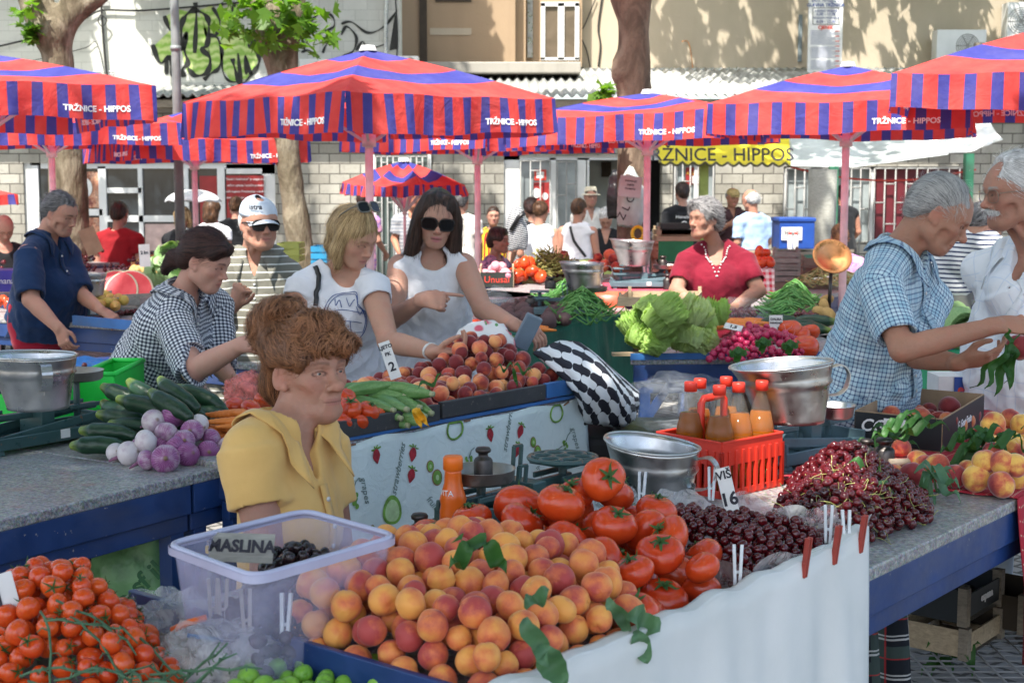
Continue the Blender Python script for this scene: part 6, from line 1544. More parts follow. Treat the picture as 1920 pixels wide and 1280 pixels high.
m=MB();m.grid(lambda u,v:R0[round(u*n)%n].lerp(R1[round(u*n)%n],v),n,6);m.add(R0,[tuple(range(n))]);o=m.build('box_wall',MATS['lilac_plastic'],bx);q=o.modifiers.new('thick','SOLIDIFY');q.thickness=.002
m=MB();m.tube([R1[i%n]for i in range(n+1)],.0055,8,cap=False)
out=[p+(p-Vector((cen.x,cen.y,p.z))).normalized()*.009 for p in R1];m.grid(lambda u,v:(R1[round(u*n)%n].lerp(out[round(u*n)%n],1)+Vector((0,0,-.013*v))),n,1);m.build('rim',MATS['lilac_rim'],bx)
OLM=[fruit_mesh('olive',apricot_fn(i+50),14,10,[glossy('olive_skin',(.010,.006,.008),(.03,.016,.016),.25,.5,20)])for i in range(2)]
for me in OLM:
 for v in me.vertices:v.co.z*=1.35;v.co.x+=.10*sin(v.co.z*9)
po_=[p.lerp(cen,.2)for p in low];pk=P(560,1035,1.04);Ho=lambda x,y:TB+.055+.115*math.exp(-((x-pk.x)**2+(y-pk.y)**2)/.12**2)
scatter('olive',deposit(300,.0120,po_,Ho,TB+.008,12,K=24,depth=4),OLM,'wrinkled black olive inside the lilac box','olive','black olives in the lilac box',seed=8)
card('olive_sign','worn grey card with MASLINA hand lettered in the olive box',P(446,1036,1.062)+Vector((0.,.035,0.)),.118,.052,(-.12,-.9,.42),(0,0,1),(('MASLINA',0,.002,.030),),'grey_wood')
ob=thing('juice_bottle','small orange plastic juice bottle between the apricots and the scale','bottle',P(850,1030,TB));simple('orange_plastic',(.72,.13,.01),.3,.05);simple('orange_cap',(.85,.17,.01),.4,.04)
m=MB();m.lathe([(0,0),(.028,0),(.031,.01),(.031,.09),(.028,.105),(.031,.118),(.027,.130),(.0205,.155),(.019,.178),(.0195,.185),(0,.185)],28);m.build('bottle_body',MATS['orange_plastic'],ob)
m=MB();m.lathe([(.0195,.184),(.0225,.186),(.0225,.212),(.020,.216),(0,.2165)],28);m.build('cap',MATS['orange_cap'],ob)
m=MB();put_text(m,'VITA',(0,0,0),(1,0,0),(0,0,1),.018,.0006,wrap=lambda x,y,z:Vector((.0288*sin(x/.029-.6),-.0288*cos(x/.029-.6),.135+y))*(1+z*3));m.build('lettering',MATS['white_text'],ob)
weight('iron weight standing left of the orange bottle',P(787,1030,TB),.0235,.085)
s1=TF(-.18,.80,TB);scale('teal scale with a shallow pan and a lattice plate behind the tomatoes',s1,UA+PI,'scale_green',w=.46,lattice=True,pan_h=.15,panr=.078)
panc=s1-U*(.46*.34);weight('iron weight standing in the shallow pan of the teal scale',Vector((panc.x,panc.y,TB+.144))+Vector((.005,0,0)),.022,.078)
bucket('dented zinc bucket standing behind the sour cherries, nearest to us',TF(.14,.63,TB),.084,.108,.165,spout=150,ext=.22,rise=.15,handle=-25)
crumple('plastic_bag','small crumpled clear bag in front of the nearest bucket',TF(-.28,.62,TB+.04),.06,'film',3)
crumple('plastic_bag','clear bag stained with cherry juice beside the nearest bucket',TF(-.17,.60,TB+.035),.055,'film',5)
rc=thing('bottle_crate','red plastic crate holding six bottles of oil','crate');ca=P(1352,936,TB);cb_=P(1500,903,TB);axc=(cb_-ca);Lc=.255;axc=Vector((axc.x,axc.y,0)).normalized();nvc=Vector((-axc.y,axc.x,0));Wc=.23;hc=.15
def cp(a,b,z):return ca+axc*a+nvc*b+Vector((0,0,z))
for(a,b)in(((0,0),(Lc,0)),((Lc,0),(Lc,Wc)),((Lc,Wc),(0,Wc)),((0,Wc),(0,0))):
 m=MB();p0=cp(a[0],a[1],0);p1=cp(b[0],b[1],0);L_=(p1-p0).length;nb_=9 if L_>.2 else 6
 m.bar(p0+Vector((0,0,.010)),p1+Vector((0,0,.010)),.004,.02);m.bar(p0+Vector((0,0,hc-.032)),p1+Vector((0,0,hc-.032)),.004,.064)
 for k in range(nb_+1):q=p0 .lerp(p1,k/nb_);m.box(q+Vector((0,0,hc/2-.01)),(.010,.010,hc-.03),math.atan2((p1-p0).y,(p1-p0).x))
 m.bar(p0+Vector((0,0,hc)),p1+Vector((0,0,hc)),.010,.005);m.build('side_panel',MATS['red_plastic'],rc,.001)
m=MB();m.add([cp(0,0,.003),cp(Lc,0,.003),cp(Lc,Wc,.003),cp(0,Wc,.003)],[(0,1,2,3)]);m.build('bottom',MATS['red_plastic'],rc)
m=MB();hcn=cp(Lc*.42,Wc*.55,0);m.tube([hcn+axc*-.045+Vector((0,0,.02)),hcn+axc*-.045+Vector((0,0,.235)),hcn+axc*-.035+Vector((0,0,.247)),hcn+axc*.04+Vector((0,0,.250)),hcn+axc*.05+Vector((0,0,.24)),hcn+axc*.05+Vector((0,0,.02))],.0105,8);m.build('carry_handle',MATS['red_plastic'],rc)
blabs=['left front','middle front','right front','left rear','middle rear','right rear']
t=NT('thin_glass',.05,.8);t.col((.25,.22,.16));t.set(Alpha=.15);t=NT('oil_fill',.12,.6);t.col((.46,.13,.004));t.b.inputs['Transmission Weight'].default_value=.5;t.b.inputs['IOR'].default_value=1.2
def bottle():
 r=thing('oil_bottle','','bottle');m=MB();pr_=[(0,.002),(.033,.002),(.036,.008),(.036,.118),(.0345,.122),(.036,.126),(.0345,.131),(.036,.135),(.0345,.14),(.036,.145),(.034,.155),(.026,.190),(.016,.225),(.0125,.236),(.0125,.252)]
 m.lathe(pr_,26);m.build('glass',MATS['thin_glass'],r)
 m=MB();m.lathe([(0,.0046),(.031,.0048),(.0352,.009),(.0352,.145),(.0335,.154),(.0250,.190),(0,.190)],26);m.build('oil',MATS['oil_fill'],r)
 m=MB();m.lathe([(.0145,.243),(.0165,.244),(.0165,.264),(.015,.268),(0,.268)],22);m.build('cap',MATS['red_plastic'],r);return r
b0=bottle();k=0
for(a,b,nm)in((.045,.15,'leftmost bottle'),(.055,.05,'in the front corner'),(.135,.05,'third from left in front'),(.215,.05,'rightmost bottle'),(.115,.185,'hidden behind the red handle'),(.20,.15,'behind, right of the handle')):
 o=b0 if k==0 else dup(b0);o.scale=(1.08,)*3;o.location=cp(a,b,.004);o.rotation_euler=(rs_.uniform(-.03,.03),rs_.uniform(-.03,.03),0);o['label']=f'red capped bottle of golden oil, {nm}';o['group']='oil bottles in the red crate';k+=1
s2=P(1535,865,TB)+V*.06;scale('blue grey scale under the large zinc bucket behind the red crate',s2,UA-.15+PI,'scale_blue',w=.40,d=.19,pan=False,pan_h=.155)
bz=TB+.155;bc=s2+U*.10+V*0.;bc=P(1480,792,bz);bucket('large zinc bucket with a wide pouring lip on the blue grey scale',bc,.098,.118,.168,spout=175,ext=.45,rise=-.12,handle=5,back=-.03)
m=MB();m.lathe([(0,0),(.055,0),(.062,.008),(.066,.036),(.070,.040),(.064,.037),(.058,.006),(0,.004)],36);o=m.build('zinc_bowl',MATS['zinc']);o.location=P(1560,782,TB+.14);setp(o,'shallow zinc bowl on the far plate of the blue grey scale','bowl')
weight('short dark iron weight left of its taller twin beside the sweet cherries',P(1624,872,TB),.024,.080);weight('stout iron weight in front of the box with the letters CG',P(1657,878,TB),.030,.092)
def redcloth():
 t=NT('red_stitched_cloth',.85,.2);uv=t.sep(t.co('UV'));o=t.co();s=t.sep(o)
 a=t.ma('ADD',t.ma('MULTIPLY',s[0],.634),t.ma('MULTIPLY',s[1],.773));line=t.ma('LESS_THAN',t.ma('FRACT',t.ma('MULTIPLY',a,22.)),.10);dash=t.ma('LESS_THAN',t.ma('FRACT',t.ma('MULTIPLY',t.ma('ADD',s[2],t.ma('SUBTRACT',t.ma('MULTIPLY',s[0],.773),t.ma('MULTIPLY',s[1],.634))),62.)),.45);row=t.ma('LESS_THAN',t.ma('FRACT',t.ma('MULTIPLY',t.ma('ADD',s[2],t.ma('SUBTRACT',t.ma('MULTIPLY',s[0],.773),t.ma('MULTIPLY',s[1],.634))),30.)),.12);col=t.ma('LESS_THAN',t.ma('FRACT',t.ma('MULTIPLY',a,90.)),.5)
 st=t.ma('ADD',t.ma('MULTIPLY',row,col),0.,clamp=True);base=t.ramp(t.noise(5,4,o),[(.3,(.30,.020,.035)),(.7,(.42,.035,.055))]);t.col(t.mix(base,(.55,.42,.30),t.ma('MULTIPLY',st,.8)));t.bump(t.noise(120,3,o),.4,.004);return t.m
RC=redcloth();cl0=1.03
m=MB()
def rcf(u,v):
 uu=.87+1.9*u+.02*sin(v*9);vv=-.012+.88*v;return TF(uu+(.02-.30*v)*(1-u),vv,TB+.004+.004*sin(u*30+v*11)+.003*sin(v*40))
m.grid(rcf,70,40);o=m.build('red_cloth',RC);setp(o,'red cloth with white stitching under the ripe peaches, hanging off the table','cloth');q=o.modifiers.new('thick','SOLIDIFY');q.thickness=.003
drape('hanging_part','',[TF(.875+.05*i,-.016,TB+.006)for i in range(31)],.46,RC,folds=.016,nf=14,flare=.03,parent=o,seed=2)
pk_=[((1300+0,0),)]
pp=[(1710,890,0,1.05),(1735,872,0,.9),(1757,873,0,1.05),(1676,888,0,.85),(1790,893,0,1.02),(1830,897,0,1.12),(1878,908,0,1.05),(1815,880,0,.85),(1856,880,0,.9),(1905,895,0,1.),(1847,865,1,1.),(1880,868,1,1.05),(1905,872,1,.95),(1862,848,1,.9),(1898,842,1,1.),(1720,862,0,.9),(1855,835,0,1.1),(1900,830,0,1.),(1835,820,0,1.),(1870,815,0,1.05),(1910,810,0,1.),(1862,795,1,1.15),(1895,785,1,1.),(1915,795,1,1.),(1828,850,0,.85),(1690,840,0,.9)]
pts=[]
for x,y,lay_,s_ in pp:
 z=TB+.005+.033*s_+lay_*.048;q=P(x,y,z);pts.append((q.x,q.y,z,.034*s_))
scatter('peach',pts,PEM,'large ripe yellow and red peach','peach','ripe peaches on the red cloth',seed=12,mats=[PE2],enum='on the red cloth')
def peach_leaves(px,py,z,n,seed,lab,spread=1.,L=.12,mat='leaf'):
 r_=random.Random(seed);c=P(px,py,z);it=[]
 for k in range(n):
  a=r_.uniform(-PI,.3);d=Vector((cos(a),sin(a)*.7,r_.uniform(-.5,.15)));it.append((c+Vector((r_.uniform(-.05,.05)*spread,r_.uniform(-.03,.03)*spread,r_.uniform(0,.035))),d,(0,-.4,1),L*r_.uniform(.7,1.15),.030*r_.uniform(.8,1.2),dict(bend=r_.uniform(.1,.5),fold=.25)))
 leaf_thing('peach_leaves',lab,it,mat,None,'leaves','peach leaves on the right table')
peach_leaves(1710,800,1.,9,1,'dark leaves lying against the black fruit box');peach_leaves(1735,905,.92,7,2,'drooping pale leaves beside the sweet cherries',.8,.11,'leaf_pale');peach_leaves(1810,835,.97,14,3,'leafy twigs between the ripe peaches');peach_leaves(1630,825,.93,6,4,'dark leaves behind the two iron weights');peach_leaves(1900,825,1.,6,5,'leaves tucked under the peaches at the right edge')
m=MB();q=P(1688,868,TB+.03);m.tube([q+Vector((-.03,0.,0)),q+Vector((.045,.02,0))],[.013,.011],12);setp(m.build('bottle_neck',MATS['old_wood']),'brown neck of a bottle lying behind the peaches','bottle')
fb=thing('fruit_box','black printed cardboard box of peaches marked CG in front of the leaning man','box');zb0=TB+.008;A=P(1603,830,zb0);B1=P(1765,848,zb0);C1=P(1842,795,zb0);D1=A+(C1-B1);hb=.105
def wallp(p,q,name='box_side',outer='card_black'):
 d=(q-p).normalized();nn=Vector((d.y,-d.x,0));mm=MB();mm.bar(p+Vector((0,0,hb/2)),q+Vector((0,0,hb/2)),.004,hb);o=mm.build(name,MATS['cardboard'],fb);mm=MB();mm.bar(p+nn*.0030+Vector((0,0,hb/2)),q+nn*.0030+Vector((0,0,hb/2)),.0012,hb-.006);mm.build('printed_face',MATS[outer],o);return d,nn,o
dA,nA,oA=wallp(A,B1);dB,nB,oB=wallp(B1,C1);wallp(C1,D1);wallp(D1,A)
m=MB();m.add([A,B1,C1,D1],[(0,1,2,3)]);m.build('bottom',MATS['cardboard'],fb)
m=MB();put_text(m,'CG',A.lerp(B1,.20)+nA*.004+Vector((0,0,hb*.58)),dA,(0,0,1),.055,.0006,shear=.3,bold=.001);mm_=A.lerp(B1,.5)+nA*.004+Vector((0,0,hb*.74));m.bar(mm_-dA*.045,mm_+dA*.045,.0006,.024)
m.build('lettering',MATS['white_text'],oA);m=MB();put_text(m,'G. Gout Fruits',B1 .lerp(C1,.5)+nB*.004+Vector((0,0,hb*.5)),dB,(0,0,1),.034,.0006,shear=.3,bold=.0006);m.build('lettering',MATS['white_text'],oB)
pb=[A.lerp(C1,.07),B1 .lerp(D1,.07),C1 .lerp(A,.07),D1 .lerp(B1,.07)]
scatter('peach',deposit(26,.033,pb,lambda x,y:TB+.095,TB+.012,5,K=30),PEM,'dark red peach','peach','dark peaches in the black fruit box',seed=15,mats=[PE],enum='in the black fruit box')
def plaidm():
 t=NT('tartan',.9,.1);uv=t.sep(t.co('UV'));u,v=t.ma('MULTIPLY',uv[0],9.),t.ma('MULTIPLY',uv[1],9.)
 def ln(x,a,w):f=t.ma('FRACT',t.ma('ADD',x,a));return t.ma('LESS_THAN',f,w)
 wl=t.ma('ADD',t.ma('ADD',ln(u,0,.05),ln(u,.09,.04)),t.ma('ADD',ln(v,0,.05),ln(v,.09,.04)),clamp=True);rl=t.ma('ADD',ln(u,.5,.035),ln(v,.5,.035),clamp=True);gb=t.ma('ADD',ln(u,.8,.3),ln(v,.8,.3),clamp=True)
 c=t.mix((.012,.014,.018),(.035,.05,.045),gb);c=t.mix(c,(.42,.42,.40),t.ma('MULTIPLY',wl,.7));c=t.mix(c,(.30,.03,.03),t.ma('MULTIPLY',rl,.7));t.col(c);return t.m
PLA=plaidm();drape('tartan_cloth','dark tartan cloth hanging under the granite table',[TF(.13+.026*i,.12+.02*sin(i),.80)for i in range(14)],.78,PLA,folds=.035,nf=2.2,flare=.02,seed=7)
def dbox(label,px0,px1,py,Yd,w,d,h,z0,rz,mat='card_dark',txt=None):
 root=thing('cardboard_crate',label,'crate',(0,0,0),0,'crates under the right table');c=Q((px0+px1)/2,py,Yd);c.z=z0;R=Matrix.Rotation(rz,3,'Z')
 def pt(a,b,z):return c+R@Vector((a*w/2,b*d/2,z))
 for i,((a,b),(e,f))in enumerate((((-1,-1),(1,-1)),((1,-1),(1,1)),((1,1),(-1,1)),((-1,1),(-1,-1)))):
  m=MB();m.bar(pt(a,b,h*.5),pt(e,f,h*.5),.006,h*(.85 if i%2 else.6));m.build('side_board',MATS[mat],root)
 for a,b in((-1,-1),(1,-1),(1,1),(-1,1)):m=MB();q=pt(a*.95,b*.95,h/2);m.box(q,(.03,.03,h),rz);m.build('corner_post',MATS['old_wood'],root)
 m=MB();m.add([pt(-1,-1,.006),pt(1,-1,.006),pt(1,1,.006),pt(-1,1,.006)],[(0,1,2,3)]);m.build('bottom',MATS['old_wood'],root)
 if txt:m=MB();put_text(m,txt,pt(.1,-1.,h*.55)+R@Vector((0,-.006,0)),R@Vector((1,0,0)),(0,0,1),.036,.001,bold=.001);m.build('lettering',MATS['white_text'],root)
 return root
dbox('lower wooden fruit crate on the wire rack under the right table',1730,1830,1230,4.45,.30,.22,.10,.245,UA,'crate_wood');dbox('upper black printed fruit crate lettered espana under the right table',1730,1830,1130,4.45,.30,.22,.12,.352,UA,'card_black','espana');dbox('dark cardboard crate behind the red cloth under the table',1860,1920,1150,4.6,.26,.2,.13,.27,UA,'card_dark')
pl=thing('wire_rack','low wire rack under the right table carrying the crates','rack');m=MB();c=Q(1790,1200,4.3);zz=.232
for k in range(19):y=3.95+k*.05;m.tube([(c.x-.4,y,zz),(c.x+.6,y,zz)],.0035,5)
for k in range(15):x=c.x-.4+k*.07;m.tube([(x,3.95,zz+.006),(x,4.85,zz+.006)],.0035,5)
m.build('wire_mesh',MATS['grey_bar'],pl)
for a in(-.38,.58):
 for y in(3.98,4.8):mm=MB();mm.box((c.x+a,y,zz/2),(.03,.03,zz));mm.build('leg',MATS['grey_bar'],pl)
peach_leaves(1800,1215,.25,8,9,'dropped green leaves beside the crates under the table',1.4,.14)
# left granite table
LA=P(-260,1035,TB);LB=P(356,889,TB);du=Vector((LB-LA)).normalized();LN=Vector((-du.y,du.x,0))
table('granite topped blue table in the left foreground with onions and cucumbers',LA,LB,LN*.92,TB);table('second blue table continuing behind the seated vendor',LB+du*.012,LB+du*.75,LN*.92,TB)
sl=P(95,835,TB)+LN*.06;scale('green scale under the zinc bucket at the left edge',sl,math.atan2(du.y,du.x)-.05,'scale_green',w=.46,d=.19,pan=True,pan_h=.20,panr=.088)
bucket('zinc bucket with a broad strap handle on the green scale at the left edge',P(72,768,TB+.165),.088,.115,.155,spout=200,ext=.30,rise=.05,handle=-62,oval=1.)
cuk=[(235,745,1.03,160,20),(280,742,1.045,155,25),(335,740,1.05,150,28),(375,745,1.02,165,20),(395,762,.99,150,22),(268,762,1.02,162,12),(320,760,1.03,150,22),(232,786,.97,165,8),(205,812,.945,172,5),(190,838,.915,175,3),(300,775,.98,160,5),(350,772,.985,150,12),(255,800,.955,165,4),(385,790,.95,160,5),(230,770,.99,150,10),(340,792,.94,160,0),(400,778,.965,140,14)]
lay('cucumber',CUM,[(x,y,z,a,t,1.06)for x,y,z,a,t in cuk],'dark green cucumber','cucumber','cucumbers on the left table',enum='in the cucumber pile')
oni=[(242,850,.913,.9),(273,828,.945,.88),(217,848,.905,.7),(310,860,.915,1.),(275,862,.91,.72),(325,778,1.,.98),(288,790,.985,.9),(312,812,.96,.85),(360,808,.965,.85),(372,796,.97,.8),(352,852,.91,.88),(390,848,.905,.88),(330,838,.93,.8),(345,826,.945,.8),(396,822,.935,.75),(425,838,.91,.75),(430,855,.90,.7),(300,838,.92,.8),(260,835,.925,.6)]
oo=[]
r_=random.Random(21)
for k,(x,y,z,s_)in enumerate(oni):
 o=bpy.data.objects.new('onion',ONM[k%2]);COL.objects.link(o);o.location=P(x,y,z);o.scale=(.042*s_,)*3;o.rotation_euler=(r_.uniform(-2.,-1.),r_.uniform(-.5,.5),r_.uniform(-.8,2.6));oo.append(o)
 if k in(0,2,4,6,10,16):c=bpy.data.objects.new('stalk',ONST);COL.objects.link(c);c.parent=o;o.rotation_euler=(1.9,.3,r_.uniform(-2.6,-1.2))
 elif k in(3,10,11,8,13):c=bpy.data.objects.new('root_end',ONRT);COL.objects.link(c);c.parent=o;o.rotation_euler=(1.35,0,r_.uniform(-.3,.4))
enum_labels(oo,'purple and white striped onion','in the onion pile','purple onions on the left table','onion')
car=[(438,768,.985,-12,4),(448,782,.975,14,0),(428,776,.96,215,5),(450,796,.95,-18,-4),(430,812,.925,12,-5),(470,768,.99,-25,0),(458,812,.92,-30,-5),(402,800,.92,35,0),(476,788,.965,25,0),(440,800,.94,190,0),(465,800,.945,-40,0)]
lay('carrot',CAM_,[(x-22,y+8,z,a,t,.95)for x,y,z,a,t in car],'orange carrot with cut green stalks','carrot','carrots beside the onions',child=('leaf_stalks',TUF),enum='in the carrot pile',seed=3)
crumple('plastic_bag','red mesh look bag of tomatoes behind the carrots',P(462,735,.97),.08,'film_red',11,.9,'plastic bag',None,.3)
for k,(x,y)in enumerate(((440,760),(470,765),(495,750))):
 o=bpy.data.objects.new('tomato',TOMM[k]);COL.objects.link(o);o.location=P(x,y,.965);o.scale=(.036,)*3;o.rotation_euler=(.3,.2,k);setp(o,['tomato seen through the left of the red bag','tomato seen through the middle of the red bag','tomato seen through the right of the red bag'][k],'tomato','tomatoes in the red bag')
ub=thing('cardboard_sheets','folded brown cardboard leaning under the left table','cardboard')
for(x0,x1,Y,dz,an)in((20,120,4.,0.,.1),(110,205,4.05,0.,.2),(-120,30,3.9,0.,0.)):
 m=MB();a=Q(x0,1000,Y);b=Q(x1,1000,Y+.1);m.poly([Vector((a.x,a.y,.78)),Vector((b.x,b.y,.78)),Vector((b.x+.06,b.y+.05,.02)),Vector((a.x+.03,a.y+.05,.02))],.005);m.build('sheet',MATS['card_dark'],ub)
simple('green_bag',(.20,.42,.18),.4,.3,7,.5,14,bd=.02);gb=crumple('carrier_bag','pale green carrier bag standing under the table left of the vendor',Q(258,1110,4.15),.19,'green_bag',17,1.,'carrier bag',None,.3,(.75,.5,1.2));m=MB();put_text(m,'KONZUM',(0,0,0),(1,.3,.5),(-.3,0,1),.05,.001);
MATS['green_dark']=simple('green_dark',(.01,.12,.03),.5);
tx_=MB();put_text(tx_,'up sf il',gb.location+Vector((.03,-.145,.05)),(.8,.2,.7),(-.7,0,.8),.075,.002,bold=.002);o=tx_.build('bag_print',MATS['green_dark']);o.parent=gb;o.location=-gb.location
gbt=thing('water_bottle','green plastic bottle with a yellow cap standing under the table beside the vendor','bottle',Vector((Q(395,1010,3.95).x,3.95,.40)));m=MB();m.lathe([(0,0),(.036,0),(.04,.01),(.04,.17),(.036,.2),(.022,.245),(.013,.26),(.013,.275)],24);m.build('bottle_body',MATS['green_glass'],gbt);simple('yellow_cap',(.75,.50,.01),.4);m=MB();m.lathe([(.015,.268),(.0165,.27),(.0165,.288),(0,.29)],20);m.build('cap',MATS['yellow_cap'],gbt)
m=MB();c=Vector((Q(395,1010,3.95).x,3.98,0));
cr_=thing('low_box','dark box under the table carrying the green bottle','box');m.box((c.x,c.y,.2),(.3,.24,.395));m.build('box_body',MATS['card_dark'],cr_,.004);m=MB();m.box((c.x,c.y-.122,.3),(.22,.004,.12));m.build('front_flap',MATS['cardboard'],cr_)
crumple('plastic_bag','orange bag hanging under the left table',Q(205,955,4.2),.07,'film_red',13,.8);simple('zebra',(.05,.05,.055),.6);t=NT('zebra_cloth',.8,.2);s=t.sep(t.co());t.col(t.mix((.03,.03,.035),(.45,.45,.45),t.ma('GREATER_THAN',t.ma('SINE',t.ma('ADD',t.ma('MULTIPLY',s[2],220.),t.ma('MULTIPLY',t.noise(12,2),9.))),0.)))
crumple('striped_bundle','black and white striped cloth bundle under the table',Q(262,958,4.15),.075,'zebra_cloth',14,.7,'cloth bundle',None,.3,(1.2,.7,1))
# nearest left: cherry tomatoes, garlic bags, green plums
table('low table in the bottom left corner under the cherry tomatoes',TF(-2.3,-.10,0),TF(-1.28,-.10,0),V*.95,.86,group='granite topped market tables')
pv_=[P(x,y,.90)for x,y in((-60,1200),(-60,1320),(330,1325),(345,1262),(270,1195),(130,1140),(20,1150))]
Hv=heapH(pv_,.885,.95,.085,P(110,1215,.9),.15,.075);ct=deposit(190,.0185,pv_,Hv,.864,3,K=26,depth=3.)
scatter('cherry_tomato',ct,CTM,'small cherry tomato on the vine','cherry tomato','cherry tomatoes on the vine, bottom left',child=('calyx',CALS),child_p=.75,rot='free',seed=5)
m=MB();r_=random.Random(8);VN=MATS['leaf_pale']
for k in range(16):
 p=P(r_.uniform(-20,300),r_.uniform(1150,1280),.985+r_.uniform(0,.03));p.z=Hv(p.x,p.y)+.018;d=Vector((r_.uniform(.3,1),r_.uniform(-.8,.2),0)).normalized();pts=[p.copy()]
 for j in range(7):d=(d+Vector((r_.uniform(-.25,.25),r_.uniform(-.25,.25),0))).normalized();p=p+d*.024;p.z=max(.88,Hv(p.x,p.y)+.020+r_.uniform(-.004,.004));pts.append(p.copy())
 m.tube(pts,[.0022]*7+[.0012],6)
 for j in range(1,7):q=pts[j];s_=Vector((-d.y,d.x,-.3))*(.018 if j%2 else-.018);m.tube([q,q+s_*.6+Vector((0,0,.003)),q+s_+Vector((0,0,-.006))],.0012,5)
setp(m.build('tomato_vine',VN),'green vine stalks running over the cherry tomatoes','vine')
card('price_tag','white price card sticking up at the left edge behind the cherry tomatoes',P(3,1118,1.02),.05,.075,(.2,-.9,.2),(-.25,0,1),(('1',-.005,0.,.05),))
for k,(x,y,r0,sd_,lab,sc)in enumerate(((345,1180,.05,21,'tied clear bag with an orange twist nearest the cherry tomatoes',(1.3,.8,1.)),(395,1240,.062,22,'clear bag of garlic bulbs in front of the olive box',(1.2,.9,.8)),(470,1225,.052,23,'ribbed clear bag of garlic nearest the white peg',(1.2,1,.8)),(300,1150,.035,24,'loose upper end of a clear garlic bag',(1.3,.6,1.1)))):
 crumple('plastic_bag',lab,P(x,y,.90),r0*1.35,'film',sd_,.9,'plastic bag','clear bags of garlic',.4,sc)
GRL=simple('garlic_skin',(.55,.50,.46),.6,.2,40);GAM=[fruit_mesh('garlic',lambda a,t:(sin(t)*cos(a)*(1+.06*cos(7*a)),sin(t)*sin(a)*(1+.06*cos(7*a)),.8*cos(t)+.35*math.exp(-(t/.25)**2)),28,16,[GRL])]
gpts=[P(x,y,.883)for x,y in((385,1262),(420,1248),(455,1240),(485,1235),(440,1268),(355,1255),(340,1235),(400,1225))]
scatter('garlic_bulb',[(p.x,p.y,p.z,.021)for p in gpts],GAM,'pale garlic bulb','garlic','garlic bulbs in the clear bags',seed=4,enum='in the clear bags')
m=MB();p=P(355,1170,.955);m.tube([p+Vector((-.03,0,-.01)),p+Vector((0,-.005,.005)),p+Vector((.03,0,.012))],.006,8);setp(m.build('bag_twist',MATS['orange_plastic']),'orange twisted tie on the clear bag','twist tie');m=MB();p=P(385,1195,.945);m.tube([p+Vector((-.03,0,.004)),p+Vector((.03,0,-.004))],.004,8);setp(m.build('bag_twist',MATS['light_blue_paint']),'blue twisted tie on the clear bag','twist tie')
pgp=[P(x,y,.87)for x,y in((455,1290),(560,1258),(720,1282),(760,1330),(440,1340))]
tb3=MB();c=P(600,1310,.80);tb3 .box((c.x,c.y-.02,.42),(.5,.26,.84),UA-PI/2);setp(tb3 .build('small_stand',MATS['white_linen']),'small cloth covered stand under the green plums at the bottom edge','stand')
scatter('green_plum',deposit(60,.0185,pgp,lambda x,y:.90,.845,3,K=24,depth=2.5),GPM,'small unripe green plum','green plum','green plums at the bottom edge',seed=3)
# the middle stall
MA,MBp=P(330,905,.90),P(1090,745,.90);MA=P(600,838,.90);md=(MBp-MA).normalized();MN=Vector((-md.y,md.x,0));MA=MA-md*.35
def MT(u,v,z):return Vector((MA.x,MA.y,0))+md*u+MN*v+Vector((0,0,z))
ML=(MBp-MA).length
table('middle table with peaches and courgettes over a fruit printed tablecloth',MT(0,0,0),MT(ML,0,0),MN*.60,.90,legs=(0,1))
def fruitcloth():
 t=NT('fruit_tablecloth',.45,.4);t.col(t.ramp(t.noise(3,4),[(.3,(.56,.66,.66)),(.7,(.66,.74,.73))]));t.bump(t.noise(16,5,dist=1.2),.5,.012);return t.m
FC=fruitcloth()
cl,cfn=drape('fruit_tablecloth','pale tablecloth printed with strawberries, kiwis, pears and grapes hanging from the middle stall',[MT(0.+ML*i/30,-.018,.900-.004*sin(i))for i in range(31)],.72,FC,folds=.010,nf=4,flare=.05,seed=3,thick=.002)
simple('berry_red',(.36,.012,.025),.6,.3,60);simple('print_green',(.16,.34,.05),.6,.3,30);simple('print_pale_green',(.42,.58,.30),.6,.2,30);simple('print_brown',(.26,.13,.07),.6,.2,30);simple('print_grey',(.16,.22,.20),.7,.1)
def onc(px,py):
 d=ray(px,py);n_=(-MN);p0=MT(0,-.03,0);o_=Vector((0,0,CAMZ));t=(p0-o_).dot(MN)/d.dot(MN);q=o_+d*t;return((q-MT(0,0,0)).dot(md)/ML,(.9-q.z)/.72)
prints={k:MB()for k in('berry_red','print_green','print_pale_green','print_brown','print_grey')}
def dec(mat,u0,v0,pts,h=.004):
 vs=[cfn(min(1,max(0,u0+x/ML)),min(1,max(0,v0-y/.72)))-MN*h for x,y in pts];c=sum(vs,Vector())/len(vs);n_=len(vs);prints[mat].add([c]+vs,[(0,i+1,(i+1)%n_+1)for i in range(n_)])
def ring_pts(rx,ry,a0=0,n=16,f=lambda t:1,dx=0,dy=0):return[(dx+cos(a0)*rx*cos(t)*f(t)-sin(a0)*ry*sin(t)*f(t),dy+sin(a0)*rx*cos(t)*f(t)+cos(a0)*ry*sin(t)*f(t))for t in[2*PI*i/n for i in range(n)]]
def line_dec(mat,u0,v0,pts,w=.0022):
 vs=[cfn(min(1,max(0,u0+x/ML)),min(1,max(0,v0-y/.72)))-MN*.005 for x,y in pts];prints[mat].tube(vs,w/2*1.3,4)
def strawberry(px,py,a=0.,s=1.):
 u,v=onc(px,py);dec('berry_red',u,v,ring_pts(.017*s,.025*s,a,16,lambda t:1-.25*(sin(t)<0)*abs(sin(t))*abs(cos(t))*2));
 for k in range(4):ang=a+PI*(.25+k*.16);line_dec('print_green',u,v,[(cos(ang)*.018*s*.5-sin(a)*.022*s,sin(ang)*.018*s*.5+cos(a)*.018*s),(cos(ang)*.030*s,sin(ang)*.036*s)],.004)
